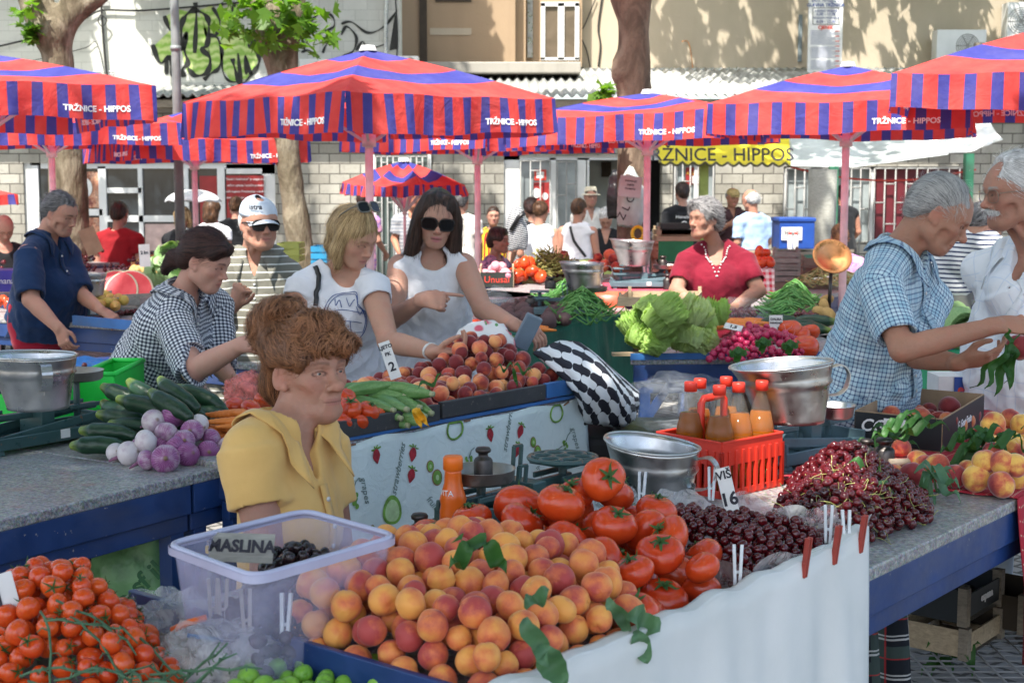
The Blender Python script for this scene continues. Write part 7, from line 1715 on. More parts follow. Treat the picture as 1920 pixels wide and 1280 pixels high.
def kiwi(px,py,s=1.):
 u,v=onc(px,py);dec('print_brown',u,v,ring_pts(.022*s,.026*s,.2),.0035);dec('print_green',u,v,ring_pts(.018*s,.022*s,.2),.0042);dec('print_pale_green',u,v,ring_pts(.007*s,.009*s,.2),.005)
def pear(px,py,a=0.,s=1.,fill=False):
 u,v=onc(px,py);pts=ring_pts(.036*s,.050*s,a,26,lambda t:1-.38*max(0,sin(t))**1.5*(1-0.*t));
 if fill:dec('print_green',u,v,pts);dec('print_pale_green',u,v,[(x*.75,y*.75)for x,y in pts],.0048)
 else:line_dec('print_green',u,v,pts+pts[:1],.006);line_dec('print_grey',u,v,[(x*1.1,y*1.08)for x,y in pts[:14]],.003)
 line_dec('print_brown',u,v,[(-sin(a)*.05*s,cos(a)*.05*s),(-sin(a)*.075*s+.01,cos(a)*.075*s)],.005)
def grapes(px,py,s=1.):
 u,v=onc(px,py);r2=random.Random(px)
 for k in range(9):dec('print_green',u,v,ring_pts(.008*s,.009*s,0,10,dx=r2 .uniform(-.016,.016)*s,dy=-.012*(k//2)*s+.02),.0035+.0003*k)
 line_dec('print_grey',u,v,[(0,.02),(.015,.05*s),(.03,.06*s)],.003)
for px,py,a in((708,858,.1),(775,850,-.3),(770,890,-.4),(921,815,.1),(976,810,-.5),(968,845,-.6),(1040,1000,.2),(640,1010,.2)):strawberry(px,py,a)
for px,py,s in((806,873,.8),(817,895,1.1),(1000,832,.8),(1008,850,1.),(694,990,.6)):kiwi(px,py,s)
for px,py,a,s,f in((858,802,-1.,1.,False),(733,962,3.,1.15,True),(640,846,-.9,1.,False),(1048,770,-1.1,.9,False)):pear(px,py,a,s,f)
for px,py,s in((880,870,.9),(660,930,1.),(1060,835,.8),(1044,850,.5)):grapes(px,py,s)
def scrip(s,px,py,ang,size):
 u0,v0=onc(px,py);ca,sa=cos(ang),sin(ang)
 put_text(prints['print_grey'],s,(0,0,0),(1,0,0),(0,0,1),size,.0004,wrap=lambda x,y,z:cfn(min(1,max(0,u0+(x*ca-y*sa)/ML)),min(1,max(0,v0-(x*sa+y*ca)/.72)))-MN*(.004+z),shear=.4)
for a_ in(('strawberries',748,880,1.25,.034),('strawberries',955,800,1.25,.034),('grapes',683,915,-1.4,.034),('grapes',903,862,-1.4,.034),('grapes',1078,820,-1.3,.034),('fruit',805,940,-.9,.034),('kiwi',822,955,-1.2,.03),('fruit',1010,885,-.9,.03)):scrip(*a_)
for k,mm in prints.items():mm.build('printed_fruit',MATS[k],cl)
bd=thing('front_boards','dark and blue boards holding back the fruit along the middle stall','board')
for(u0,u1,z0,mt)in((0.,.52,.945,'dark_board'),(.525,.86,.950,'dark_board'),(.862,1.,.952,'light_blue_paint')):m=MB();m.bar(MT(ML*u0,-.008,z0),MT(ML*u1-.004,-.008,z0),.022,.056);m.build('board',MATS[mt],bd,.003)
m=MB();m.bar(MT(0,-.004,.912),MT(ML,-.004,.912),.02,.012);m.build('blue_rail',MATS['light_blue_paint'],bd)
pmid=[MT(u,v,0)for u,v in((.62,.04),(ML-.03,.03),(ML-.03,.32),(ML-.12,.50),(ML-.45,.55),(.72,.54),(.60,.50),(.58,.22))]
top_=MT(ML-.25,.30,0);base_pm=heapH(pmid,.955,.55,.045,top_,.165,.135);pk_pts=deposit(330,.0292,pmid,base_pm,.905,5,K=34,depth=3.)
scatter('peach',pk_pts,PEM,'dark red and orange peach in the mound on the middle stall','peach','peaches mounded on the middle stall',seed=31,mats=[PE,PE,PE,PE3])
zl=[(668,742,.99,20,-5),(712,740,1.01,-8,-2),(745,728,1.03,-10,0),(690,728,1.035,25,6),(770,735,1.02,-30,0),(655,732,1.02,30,6),(700,758,.99,-35,-8),(728,756,.99,-40,-8),(752,752,.99,-40,-8),(716,772,.965,-40,-8),(738,773,.96,-40,-8),(762,768,.965,-42,-8),(700,776,.95,-35,-8),(755,783,.945,-45,-5),(780,762,.97,-50,-8),(730,788,.935,-40,-5)]
lay('courgette',ZUM,[(x,y,z,a,t,1.02)for x,y,z,a,t in zl],'pale green courgette','courgette','courgettes on the middle stall',child=('stalk',[ZST]),enum='in the courgette pile',seed=2)
simple('blossom',(.80,.42,.02),.6,.2);c=P(778,765,.99);leaf_thing('courgette_flower','orange courgette blossom drooping over the dark board',[(c,(.3,-.4,-.8),(0,-1,.2),.07,.03,dict()),(c,(.5,-.3,-.6),(0,-1,.2),.075,.025,dict()),(c+Vector((.01,0,0)),(.1,-.4,-.8),(0,-1,.2),.06,.025,dict())],'blossom',None,'flower')
c=P(785,728,1.05);leaf_thing('peach_leaf','dark pointed leaf between the courgettes and the peaches',[(c,(.9,.1,.35),(0,-.7,.8),.09,.022,dict(bend=-.1))],'leaf',None,'leaf');c=P(962,690,1.15);leaf_thing('peach_leaf','dark leaves on top of the peach mound',[(c,(.9,-.1,-.1),(0,-.7,.8),.06,.02,dict()),(c,(.2,-.3,-.8),(0,-1,.3),.06,.014,dict()),(c,(-.9,0,.1),(0,-.7,.8),.05,.018,dict())],'leaf',None,'leaf')
tl=[(655,765,1.,1),(690,770,.985,.9),(640,790,.965,.85),(672,792,.955,.8),(705,782,.955,.9),(625,775,.99,.8),(635,768,1.,.8),(650,745,1.02,.8)]
to=[]
for k,(x,y,z,s_)in enumerate(tl):
 o=bpy.data.objects.new('tomato',TOMM[k%5]);COL.objects.link(o);o.location=P(x,y,z);o.scale=(.042*s_,)*3;o.rotation_euler=(.5,.2,k);to.append(o)
 if k in(0,1,4):c=bpy.data.objects.new('calyx',CALM[k%4]);COL.objects.link(c);c.parent=o
enum_labels(to,'round red tomato','beside the courgettes','tomatoes beside the courgettes','tomato')
card('price_tag','narrow white price tag standing among the peaches in front of the blonde woman',P(731,675,1.10),.040,.135,(.1,-.95,.2),(-.33,0,1),(('LJETO',0,.048,.018),('PK',0,.022,.018),('2',0.,-.025,.045)))
simple('floral_base',(.70,.68,.66),.8,.08);t=NT('floral_print',.8,.2);o_=t.co();v_=t.vor(18,o_,'F1',0);c_=t.mix((.70,.69,.68),(.62,.12,.17),t.ramp(v_,[(.30,1.),(.42,0.)]));c_=t.mix(c_,(.12,.30,.12),t.ramp(t.vor(26,t.mp(o_,loc=(3,1,2)),'F1',0),[(.16,1.),(.2,0.)]));t.col(c_)
crumple('floral_bag','white bag printed with red flowers between the peaches and the green cloth',P(905,668,1.04)+Vector((0,.22,0)),.10,'floral_print',31,.95,'bag',None,.3,(1.25,.9,1.1))
pr_=thing('pram','pram with a black and white chequered hood parked at the end of the peach stall','pram')
def checkm():
 t=NT('wavy_check',.7,.3);uv=t.sep(t.co('UV'));a,b=uv[0],uv[1]
 a2=t.ma('ADD',a,t.ma('MULTIPLY',t.ma('SINE',t.ma('MULTIPLY',b,6.2832)),.13));b2=t.ma('ADD',b,t.ma('MULTIPLY',t.ma('SINE',t.ma('MULTIPLY',a,6.2832)),.13))
 f=t.ma('GREATER_THAN',t.ma('MULTIPLY',t.ma('SINE',t.ma('MULTIPLY',a2,PI)),t.ma('SINE',t.ma('MULTIPLY',b2,PI))),0.);t.col(t.mix((.70,.72,.74),(.018,.018,.028),f));return t.m
CKM=checkm();Yp=5.35
outl=[((1000,662),(1068,720),(1085,765)),((1020,652),(1085,715),(1098,790)),((1050,640),(1110,705),(1120,795)),((1085,643),(1140,708),(1150,797)),((1120,668),(1160,725),(1172,797)),((1155,700),(1180,738),(1188,785)),((1196,733),(1197,742),(1196,760))]
def hood(u,v):
 s=u*(len(outl)-1);j=min(int(s),len(outl)-2);f=s-j
 P0=[Q(*outl[j][k],Yp+(.12,-.02,0.)[k]+0.).lerp(Q(*outl[j+1][k],Yp+(.12,-.02,0.)[k]),f)for k in range(3)]
 p=P0[0]*(1-v)**2+(P0[1]*2-(P0[0]+P0[2])/2)*2*v*(1-v)+P0[2]*v*v;p.y-=.13*sin(PI*v)*sin(PI*min(1,u+.15));p+=Vector((0,-1,0))*.006*sin(u*40);return p
m=MB();m.grid(hood,48,20,9.,7.);o=m.build('hood',CKM,pr_);q=o.modifiers.new('thick','SOLIDIFY');q.thickness=.006
def backh(u,v):p=hood(u,0);e=hood(u,1.)+Vector((0,.42,0));q=p.lerp(e,v);q.y=p.y+.42*sin(v*PI/2);return q
m=MB();m.grid(backh,40,10,9.,5.5);o=m.build('hood_back',CKM,pr_);q=o.modifiers.new('thick','SOLIDIFY');q.thickness=.006
m=MB();a=Q(1100,800,Yp);b=Q(1196,745,Yp)
m.tube([Q(1088,740,Yp+.05),Q(1100,830,Yp+.05),Q(1130,930,Yp+.1)],.011,8);m.tube([Q(1090,795,Yp),Q(1196,770,Yp)],.008,8);m.tube([Q(1180,790,Yp+.3),Q(1090,900,Yp+.25)],.011,8);m.tube([Q(1100,850,Yp),Q(1190,870,Yp+.2)],.010,8);m.build('frame',MATS['black_plastic'],pr_)
m=MB();m.box(Q(1140,850,Yp+.25),(.26,.40,.20),.1);m.build('seat',MATS['rubber'],pr_,.03)
for(x,y)in((1.,-.1),(1.,.4),(.3,-.1),(.3,.4)):
 w0=Q(1120,850,Yp);c=Vector((w0 .x+(x-.65)*.5,Yp+.1+y*.8,.10));m=MB();R=Matrix.Rotation(PI/2,3,'Y');m.lathe([(.075,-.018),(.098,-.018),(.10,0),(.098,.018),(.075,.018),(.075,-.018)],22,c,R=R);m.tube([c+Vector((-.03,0,0)),c+Vector((.03,0,0))],.02,10);m.build('wheel',MATS['rubber'],pr_)
 m=MB();m.tube([c,Vector((c.x*.7+Q(1140,850,Yp).x*.3,Yp+.25,.42))],.010,8);m.build('strut',MATS['black_plastic'],pr_)
# things on the ground and tables between the left table and the middle
lime=simple('lime_plastic',(.02,.62,.07),.45,.05)
for(x0,x1,y0,y1,Y,lab)in((-40,72,735,850,4.75,'bright green plastic tub behind the zinc bucket on the left'),(148,212,702,770,5.2,'bright green plastic tub between the scale and the checked blouse')):
 a,b=Q(x0,y0,Y),Q(x1,y0,Y);h=a.z-Q(x0,y1,Y).z;r=thing('plastic_tub',lab,'tub',((a.x+b.x)/2,Y+.22,0),0,'bright green tubs');w=(b.x-a.x);zt_=a.z
 for sx,sy,lx,ly in((0,-1,w,.006),(0,1,w,.006),(-1,0,.006,.42),(1,0,.006,.42)):m=MB();m.box((sx*w/2,sy*.21,zt_/2),(lx,ly,zt_));m.build('side',lime,r,.002)
 m=MB();pts=[(-w/2,-.21,zt_),(w/2,-.21,zt_),(w/2,.21,zt_),(-w/2,.21,zt_),(-w/2,-.21,zt_)]
 for p,q in zip(pts,pts[1:]):m.tube([p,q],.010,8)
 m.build('rim',lime,r)
simple('blue_film',(.01,.16,.50),.35,.2,9,.4,20,bd=.01)
crumple('plastic_bag','bright blue plastic bag with a few cherries behind the green tub',P(185,690,.86),.09,'blue_film',41,.55,'plastic bag',None,.4,(1.6,1,1))
scatter('cherry',[(P(x,y,.90).x,P(x,y,.90).y,.90,.014)for x,y in((158,685),(205,686),(215,684),(222,690),(208,692),(228,686))],SWM,'small red cherry','cherry','few red cherries on the blue bag',seed=2,enum='on the blue bag')
def hor_table(label,x0,y0,x1,y1,z,depth,mat='violet_paint',dvec=None,**k):
 A,B_=P(x0,y0,z),P(x1,y1,z);d=(B_-A).normalized();n_=Vector((-d.y,d.x,0))if dvec is None else dvec;table(label,A,B_,n_*depth,z,mat,**k);return A,B_,n_
AA,AB,AN=hor_table('low blue table where the navy shirted man picks cherries',-130,588,262,612,.90,.95,'blue_paint')
m=MB();m.bar(P(138,600,.93),P(262,611,.93),.02,.055);setp(m.build('tray_edge',MATS['light_blue_paint']),'blue board holding the cherries in front of the navy shirted man','board')
hor_table('bright sunlit granite table behind the crate of pears',-200,560,420,526,.90,.95);hor_table('granite table with halved watermelons and potatoes',-200,540,440,502,.92,.95)
cpoly=[P(x,y,.93)for x,y in((185,600),(262,606),(290,595),(250,580),(215,586))]
scatter('cherry',deposit(90,.0125,cpoly,heapH(cpoly,.93,.6,.06),.905,3,K=12),SWM,'red cherry on the low blue table','cherry','cherries beside the hand of the navy shirted man',seed=4)
cq=crate('fruit_crate','pale wooden crate of pears on the low blue table',P(142,590,.92),P(262,584,.92),Vector((.05,.55,0)),.915,.085,'grey_wood',2)
PEAR=glossy('pear_skin',(.42,.36,.06),(.50,.24,.07),.45,.4,2.);PRM=[fruit_mesh('pear',lambda a,t,q=q:(sin(t)*cos(a)*(1-.38*math.exp(-(t/.75)**2)),sin(t)*sin(a)*(1-.38*math.exp(-(t/.75)**2)),1.18*cos(t)+.35*math.exp(-(t/.5)**2)),20,16,[PEAR])for q in range(1)]
prs=[]
for k,(x,y)in enumerate(((182,562),(192,565),(202,570),(212,566),(222,560),(232,566),(170,555),(186,572),(198,556),(208,558),(175,568),(165,562),(216,572))):q=P(x,y,1.);prs.append((q.x,q.y,.995+(k%3)*.008,.032))
scatter('pear',prs,PRM,'yellow and red pear','pear','pears in the pale wooden crate',seed=6,enum='in the pear crate')
cb2=thing('fruit_carton','blue carton with a fruit print on the table behind the navy shirted man','carton');a,b=Q(-30,522,10),Q(26,520,10);m=MB();m.box(((a.x+b.x)/2,10.16,a.z-.02),(b.x-a.x,.3,.15));simple('carton_blue',(.06,.05,.38),.5);m.build('carton_body',MATS['carton_blue'],cb2,.003);m=MB();put_text(m,'bananas',Q(8,527,9.99),(1,0,0),(0,0,1),.06,.001);m.build('lettering',MATS['white_text'],cb2)
m=MB();q=Q(6,566,9.6);m.box(q,(.5,.3,.012),.05);m.box(q+Vector((0,-.14,-.02)),(.5,.012,.05),.05);setp(m.build('blue_tray',MATS['light_blue_paint'],None,.002),'light blue tray at the left edge behind the navy shirted man','tray')
oo=[(P(x,y,.96).x,P(x,y,.96).y,.96,.035)for x,y in((-5,568),(6,562),(14,570),(22,566))];scatter('pepper',oo,TOMM,'orange red pepper','pepper','red peppers on the light blue tray',seed=9,enum='on the light blue tray')
sA=Q(165,552,8.7);sA.z=.90;scale('small scale carrying the zinc bucket beside the watermelons',Vector((sA.x,8.75,.90)),.1,'scale_blue',w=.34,pan=False,pan_h=.13);bucket('zinc bucket on the scale beside the watermelons',Vector((sA.x,8.75,1.02)),.075,.10,.14,spout=190,ext=.15,rise=.1,handle=None)
def melonm():
 t=NT('melon_flesh',.5,.4);n=t.noise(12,4);c=t.ramp(n,[(.3,(.60,.035,.05)),(.7,(.72,.09,.10))]);t.col(c);return t.m
simple('melon_rind',(.04,.12,.04),.4,.4,12);simple('melon_white',(.62,.60,.42),.6);MF=melonm()
for k,(x,y,s_,lab)in enumerate(((212,506,.17,'halved red watermelon left of its twin on the melon table'),(240,500,.17,'halved red watermelon next to the white price card'))):
 r=thing('watermelon_half',lab,'watermelon',Q(x,y,9.75),0,'halved watermelons');r.location.z=.92+.06;R=Euler((math.radians(62),.1*(k*2-1),0)).to_matrix();m=MB()
 m.lathe([(0,-s_*.72)]+[(s_*cos(a)*1.,s_*.72*sin(a))for a in[-1.4+i*.14 for i in range(11)]],28,R=R);m.build('rind',MATS['melon_rind'],r);m=MB();m.lathe([(0,.002),(s_*.93,.002)],28,R=R);m.build('flesh',MF,r);m=MB();m.lathe([(s_*.93,.001),(s_*1.,-.003)],28,R=R);m.build('rim',MATS['melon_white'],r)
POT=simple('potato_skin',(.50,.32,.11),.8,.25,20,.3,60);PTM=[fruit_mesh('potato',lambda a,t,q=q:(1.25*sin(t)*cos(a),.85*sin(t)*sin(a)*(1+.1*sin(a*2+q)),.8*cos(t)),18,12,[POT])for q in range(3)]
pp_=[P(x,y,.95)for x,y in((250,512),(300,512),(330,500),(320,480),(270,486),(250,496))];scatter('potato',deposit(55,.036,pp_,heapH(pp_,.95,.5,.14),.92,5),PTM,'yellow potato on the melon table','potato','yellow potatoes on the melon table',seed=3)
cf=[P(x,y,.97)for x,y in((140,500),(262,500),(300,482),(255,468),(150,474))];scatter('cherry',deposit(300,.02,cf,heapH(cf,.97,.5,.12),.92,6,K=10,fails=20),SWM,'dark cherry in the far left heap','cherry','dark cherries behind the watermelons',seed=5,maxn=60)
cf=[P(x,y,.97)for x,y in((-30,520),(50,520),(60,498),(20,486),(-30,490))];scatter('cherry',deposit(150,.02,cf,heapH(cf,.97,.5,.10),.92,7,K=10,fails=20),SWM,'dark cherry at the left edge','cherry','dark cherries at the left edge',seed=8,maxn=50)
card('price_tag','blank white price card standing between watermelons and potatoes',Q(271,479,9.8),.075,.155,(0,-1,.1),(-.06,0,1),(('2 kn',0,.02,.03),));card('cardboard_sign','brown cardboard sign leaning behind the navy shirted man',Q(170,452,10.6),.12,.2,(.1,-1,.1),(-.4,0,1),(),'cardboard','sign',None)
hor_table('far left granite table behind the man in the red shirt',-200,505,600,480,.92,.9)
CAB=leafm('cabbage_leaf',(.18,.34,.12),(.40,.55,.28),.5,.15)
def cabbage_mesh(s,mat,n=16,frill=0.,open_=1.):
 r_=random.Random(s);m=MB()
 def leaf(az,el,R_,w,h):
  def f(u,v):
   a=az+(u-.5)*w;t=-.6+v*h;fr=frill*sin(u*19+s+az*7)*v**3+frill*.7*sin(u*17+v*9)*v**2;rr=R_*(1+.05*sin(u*9+s))*(1+open_*.20*v**3)+fr+frill*.35*sin(u*47+az*5)*sin(v*23+az)
   return Vector((cos(a)*cos(t)*rr,sin(a)*cos(t)*rr,sin(t)*rr*.85+el))
  m.grid(f,*((22,14)if frill else(10,8)))
 for k in range(n):leaf(r_.uniform(0,6.3),r_.uniform(-.05,.08),.72+.35*k/n,*((r_.uniform(.5,1.),r_.uniform(1.,1.9))if frill else(r_.uniform(1.5,2.2),r_.uniform(1.6,2.3))))
 me=m.mesh('cabbage');me.materials.append(mat);return me
CBM=[cabbage_mesh(i,CAB)for i in range(3)];LTM=[cabbage_mesh(i+5,MATS[('lettuce','lettuce','lettuce_pale')[i]],44,.17,1.9)for i in range(3)]
scatter('cabbage',[(Q(x,y,11.6).x,11.6+d,.92+.1+e,.13)for x,y,d,e in((300,462,0,0),(320,460,.1,0),(338,462,-.1,0),(314,450,.1,.12))],CBM,'pale cabbage','cabbage','pale cabbages far left',seed=3,enum='on the far left table')
simple('teal_plastic',(.02,.22,.40),.5);
for x0,x1,y,Y,lab in((583,612,462,11.8,'blue plastic crate beside the mottled tree trunk'),(520,560,456,12.2,'small yellow green crate behind the striped shirt')):
 a,b=Q(x0,y,Y),Q(x1,y,Y);crate('plastic_crate',lab,Vector((a.x,Y,0)),Vector((b.x,Y,0)),Vector((0,.35,0)),a.z-.16,.16,'teal_plastic' if x0>580 else 'olive_cloth',3,posts=False)
hor_table('granite table behind the two customers in white',470,492,700,482,.9,.8)
# green cloth stall
GA,GB=P(560,690,.90),P(1178,592,.90);gd=(GB-GA).normalized();GN=Vector((-gd.y,gd.x,0))
table('granite table with beans and beetroots behind a long green cloth',GA,GB+gd*.9,GN*.95,.90)
def gcm():
 t=NT('green_oilcloth',.6,.3);o=t.co();s=t.noise(4,5,t.mp(o,sc=(2,2,.4)),.6,1.);t.col(t.mix(t.ramp(t.noise(5,4),[(.3,(.006,.075,.05)),(.7,(.012,.13,.085))]),(.18,.22,.16),t.ma('MULTIPLY',t.ramp(s,[(.58,0.),(.75,1.)]),.5)));t.bump(t.noise(11,4),.4,.02);return t.m
drape('green_cloth','worn dark green oilcloth hanging in front of the beetroots and beans',[GA+gd*((GB-GA).length*i/20)-GN*.014+Vector((0,0,.006))for i in range(21)],.8,gcm(),folds=.018,nf=7,flare=.05,over=GN*.25,seed=8)
BT=simple('beet_skin',(.085,.045,.045),.7,.35,20,.5,50,bd=.004);BTM=[fruit_mesh('beetroot',lambda a,t,q=q:(sin(t)*cos(a)*(1+.06*sin(a*2+q)),sin(t)*sin(a),.95*cos(t)+.25*math.exp(-(t/.2)**2)),20,16,[BT])for q in range(2)]
gbp=[P(x,y,.93)for x,y in((955,604),(1010,612),(1062,604),(1060,585),(1000,572),(945,578),(930,590))]
scatter('beetroot',deposit(34,.042,gbp,heapH(gbp,.96,.6,.09),.905,3),BTM,'dull purple beetroot','beetroot','beetroots on the green cloth stall',seed=2,enum='in the beetroot pile')
lay('carrot',CAM_,[(x,y,.935,a,0,1.1)for x,y,a in((945,598,160),(955,602,150),(970,606,165),(985,612,155),(1000,612,150),(962,610,170),(1015,618,150))],'orange carrot','carrot','carrots below the beetroots',child=('leaf_stalks',TUF),enum='below the beetroots',seed=4)
lay('tomato',TOMM,[(884,612,.95,0,0,.052),(900,608,.95,0,0,.05),(882,628,.94,0,0,.054),(905,625,.94,0,0,.052),(872,622,.94,0,0,.045)],'plump red tomato','tomato','tomatoes beside the long haired woman',enum='beside the long haired woman',seed=3)
lay('cucumber',CUM,[(918,632,.925,10,0,1.2),(930,636,.925,20,0,1.1),(850,648,.93,10,0,1.1)],'green cucumber','cucumber','cucumbers on the green cloth',enum='on the green cloth',seed=8)
def bean_pile(label,poly,base,slope,cap,n,mat,seed,L=.13,r=.0042,group=None,peak=None,ph=0):
 """a tangle of slim pods: nearest ones as things, the rest as one mass"""
 pl=[(p[0],p[1])for p in poly];H=heapH(poly,base,slope,cap,peak,.14,ph);r_=random.Random(seed);xs=[p[0]for p in pl];ys=[p[1]for p in pl];all_=[]
 while len(all_)<n:
  x,y=r_.uniform(min(xs),max(xs)),r_.uniform(min(ys),max(ys));ins=False;j=len(pl)-1
  for i in range(len(pl)):
   if(pl[i][1]>y)!=(pl[j][1]>y)and x<(pl[j][0]-pl[i][0])*(y-pl[i][1])/(pl[j][1]-pl[i][1])+pl[i][0]:ins=not ins
   j=i
  if ins:all_.append((x,y))
 all_.sort(key=lambda p:p[1]-1.5*H(*p));mass=MB()
 for k,(x,y)in enumerate(all_):
  a=r_.gauss(-.3,.8);d=Vector((cos(a),sin(a),0));c=Vector((x,y,0));l=L*r_.uniform(.7,1.1);pts=[];hz=r_.uniform(0.,.035)
  for i in range(6):
   t=i/5-.5;p=c+d*(l*t)+Vector((-d.y,d.x,0))*(l*.5*r_.uniform(.1,.35)*(t*t));p.z=H(p.x,p.y)+hz+.02*sin(t*3+k);pts.append(p)
  if k<60:o=MB().tube([p-c for p in pts],[r*.4,r,r*1.1,r,r*.9,r*.3],6).build('bean_pod',mat);o.location=(c.x,c.y,0);setp(o,label+' lying on top of its pile','bean',group)
  else:mass.tube(pts,[r*.4,r,r*1.1,r,r*.9,r*.3],5)
 setp(mass.build('bean_mass',mat),label+' making up the rest of its pile','beans',group,'stuff')
bean_pile('slim dark green bean pod beside the beetroots',[P(x,y,.93)for x,y in((1050,606),(1100,604),(1150,592),(1120,572),(1050,558),(1010,566),(1040,585))],.92,.75,.12,330,BEAN,3,.16,.0052,'green beans beside the beetroots',P(1070,575,.93),.05)
crumple('plastic_bag','clear plastic bag behind the beetroots',P(928,575,.96),.10,'film_thin',51,1.2)
s3=P(1040,572,.90)+GN*.35;scale('blue grey scale with a big bucket behind the green beans',Vector((Q(1060,560,8.75).x,8.85,.90)),-.05,'scale_blue',w=.46,d=.2,pan=True,pan_h=.16,panr=.11);bucket('big zinc bucket tipped toward the left behind the green beans',Q(1095,545,8.85),.10,.125,.165,spout=185,ext=.22,rise=.05,handle=-10);weight('iron weight in the pan behind the green beans',Q(1032,541,8.8),.035,.075);weight('short iron weight at the edge behind the beetroots',Q(994,569,8.6),.03,.05)
cc_=crate('vegetable_crate','pale wooden crate of shallots behind the lettuce',Q(1158,573,8.5),Q(1305,576,8.5),Vector((.1,.5,0)),Q(1158,574,8.5).z,.055,'crate_wood',1);
oo=[]
for k,(x,y)in enumerate(((1192,549),(1208,548),(1222,549),(1240,546),(1256,548),(1275,550),(1180,552))):o=bpy.data.objects.new('shallot',ONM[k%2]);COL.objects.link(o);o.location=Q(x,y,8.72);o.location.z=.985;o.scale=(.036,)*3;o.rotation_euler=(.3*k,.5,k);oo.append(o)
enum_labels(oo,'small purple shallot','in the pale crate behind the lettuce','shallots in the pale crate','shallot')
red_=simple('red_tub',(.70,.10,.05),.4);bt_=thing('red_bowl','orange red plastic bowl under the table left of the maroon blouse','bowl',Q(1145,563,9.6));m=MB();m.lathe([(0,-.06),(.15,-.06),(.19,.05),(.2,.05),(.16,-.07)],28);m.build('bowl_body',red_,bt_)
# rows further back, centre and right
hor_table('granite table with pink reflections left of the far bucket',640,582,1035,552,.90,.95);hor_table('white sunlit table behind the maroon blouse',1045,562,1330,520,.90,1.);hor_table('sunlit granite table right of the maroon blouse with pale beans',1385,578,1800,512,.90,1.05)
hor_table('violet table carrying onion boxes and far tomatoes',780,532,978,518,.90,.9,dvec=Vector((-.35,.94,0)).normalized())
a,b=P(975,518,.90),P(1180,488,.90);d=(b-a).normalized();nn_=Vector((-d.y,d.x,0));table('table under the olive cloth in front of the customers in white',a,b,nn_*.8,.90);drape('olive_cloth','olive green cloth hanging below the far tomatoes',[a.lerp(b,i/12)-nn_*.014+Vector((0,0,.006))for i in range(13)],.35,'olive_cloth',folds=.02,nf=3,over=nn_*.5,seed=2)
simple('fig_box',(.02,.025,.02),.5);bx_=thing('onion_box','dark printed box of pink onions on the violet table','box');A_,B_=Q(901,518,11.3),Q(962,516,11.3);h_=.12;z_=.905
for p,q in((A_,B_),(A_+Vector((0,.4,0)),B_+Vector((0,.4,0)))):m=MB();m.bar(Vector((p.x,p.y,z_+h_/2)),Vector((q.x,q.y,z_+h_/2)),.008,h_);m.build('box_side',MATS['fig_box'],bx_)
for p in(A_,B_):m=MB();m.bar(Vector((p.x,p.y,z_+h_*.7)),Vector((p.x,p.y+.4,z_+h_*.7)),.012,h_*1.4);m.build('box_end',MATS['crate_wood'],bx_)
m=MB();put_text(m,'Unusal',(A_+B_)/2*1+Vector((0,-.008,z_+h_/2-(A_.z+B_.z)/2)),(1,0,0),(0,0,1),.075,.001);m.build('lettering',MATS['sign_red'],bx_)
def far_heap(name,label,cat,group,pix,Y,z,n,r,meshes,mats=None,hh=.15,seed=1,child=None,Yd=.35):
 pl=[]
 for x,dy in pix:q=Q(x,500,Y+dy);pl.append(Vector((q.x,Y+dy,0)))
 ob=scatter(name,deposit(n,r,pl,heapH(pl,z+r*1.2,.6,hh),z,seed,K=14,fails=25,depth=3),meshes,label,cat,group,seed=seed,mats=mats,child=child,maxn=60)
 return ob
PINKON=[m_.copy()for m_ in ONM];pm_=glossy('pink_onion',(.55,.14,.22),(.72,.42,.44),.4,.4,5)
for m_ in PINKON:m_.materials.clear();m_.materials.append(pm_)
far_heap('pink_onion','pink onion in the dark printed box','onion','pink onions in the dark box',((905,0),(958,0),(958,.38),(905,.38)),11.32,.95,40,.045,PINKON,hh=.08);far_heap('pink_onion','pink onion left of the dark printed box','onion','pink onions near the left pink pole',((880,0),(900,0),(900,.38),(880,.38)),11.35,.95,14,.045,PINKON,hh=.1,seed=3)
far_heap('tomato','bright red tomato on the olive cloth','tomato','far tomatoes on the olive cloth',((960,.05),(1020,0),(1020,.5),(950,.6)),11.6,.91,42,.058,TOMM,hh=.17,seed=5)
AUB=simple('aubergine_skin',(.012,.008,.016),.2,.2);AUM=[veg_mesh('aubergine',[(-.1,0,0),(0,0,.01),(.1,0,0)],[.025,.045,.05],AUB,.012)]
lay('aubergine',AUM,[(968,508,.95,20,0,1),(978,512,.94,60,0,1),(985,506,.98,30,0,1),(975,516,.93,100,0,1),(990,516,.94,70,0,1)],'black aubergine','aubergine','aubergines beside the far tomatoes',enum='beside the far tomatoes',seed=3)
t=NT('dry_herbs',.9,.2);t.col(t.ramp(t.noise(30,5),[(.3,(.10,.11,.025)),(.7,(.30,.28,.10))]))
m=MB();r_=random.Random(4);c0=Q(1028,490,12.);c0 .z=.95
for k in range(420):
 a=r_.uniform(0,6.3);b=r_.random()**.5;p=c0+Vector((cos(a)*.26*b,sin(a)*.24*b,.22*(1-b)+r_.uniform(-.01,.02)));d=Vector((r_.uniform(-1,1),r_.uniform(-1,1),r_.uniform(-.3,.6))).normalized()*.10;m.tube([p,p+d],.006,4)
setp(m.build('herb_bunch',MATS['dry_herbs']),'heap of dry olive coloured herbs beside the far tomatoes','herbs')
far_heap('cherry','dark red cherry right of the dry herbs','cherry','far cherries right of the herbs',((1035,0),(1130,0),(1110,.5),(1040,.5)),12.2,.92,200,.022,SWM,hh=.1,seed=7);far_heap('peach','small far peach between the two customers in white tops','peach','far peaches between the customers',((1030,0),(1060,0),(1060,.4),(1030,.4)),13.1,.98,22,.05,PEM,[PE],hh=.25,seed=3)
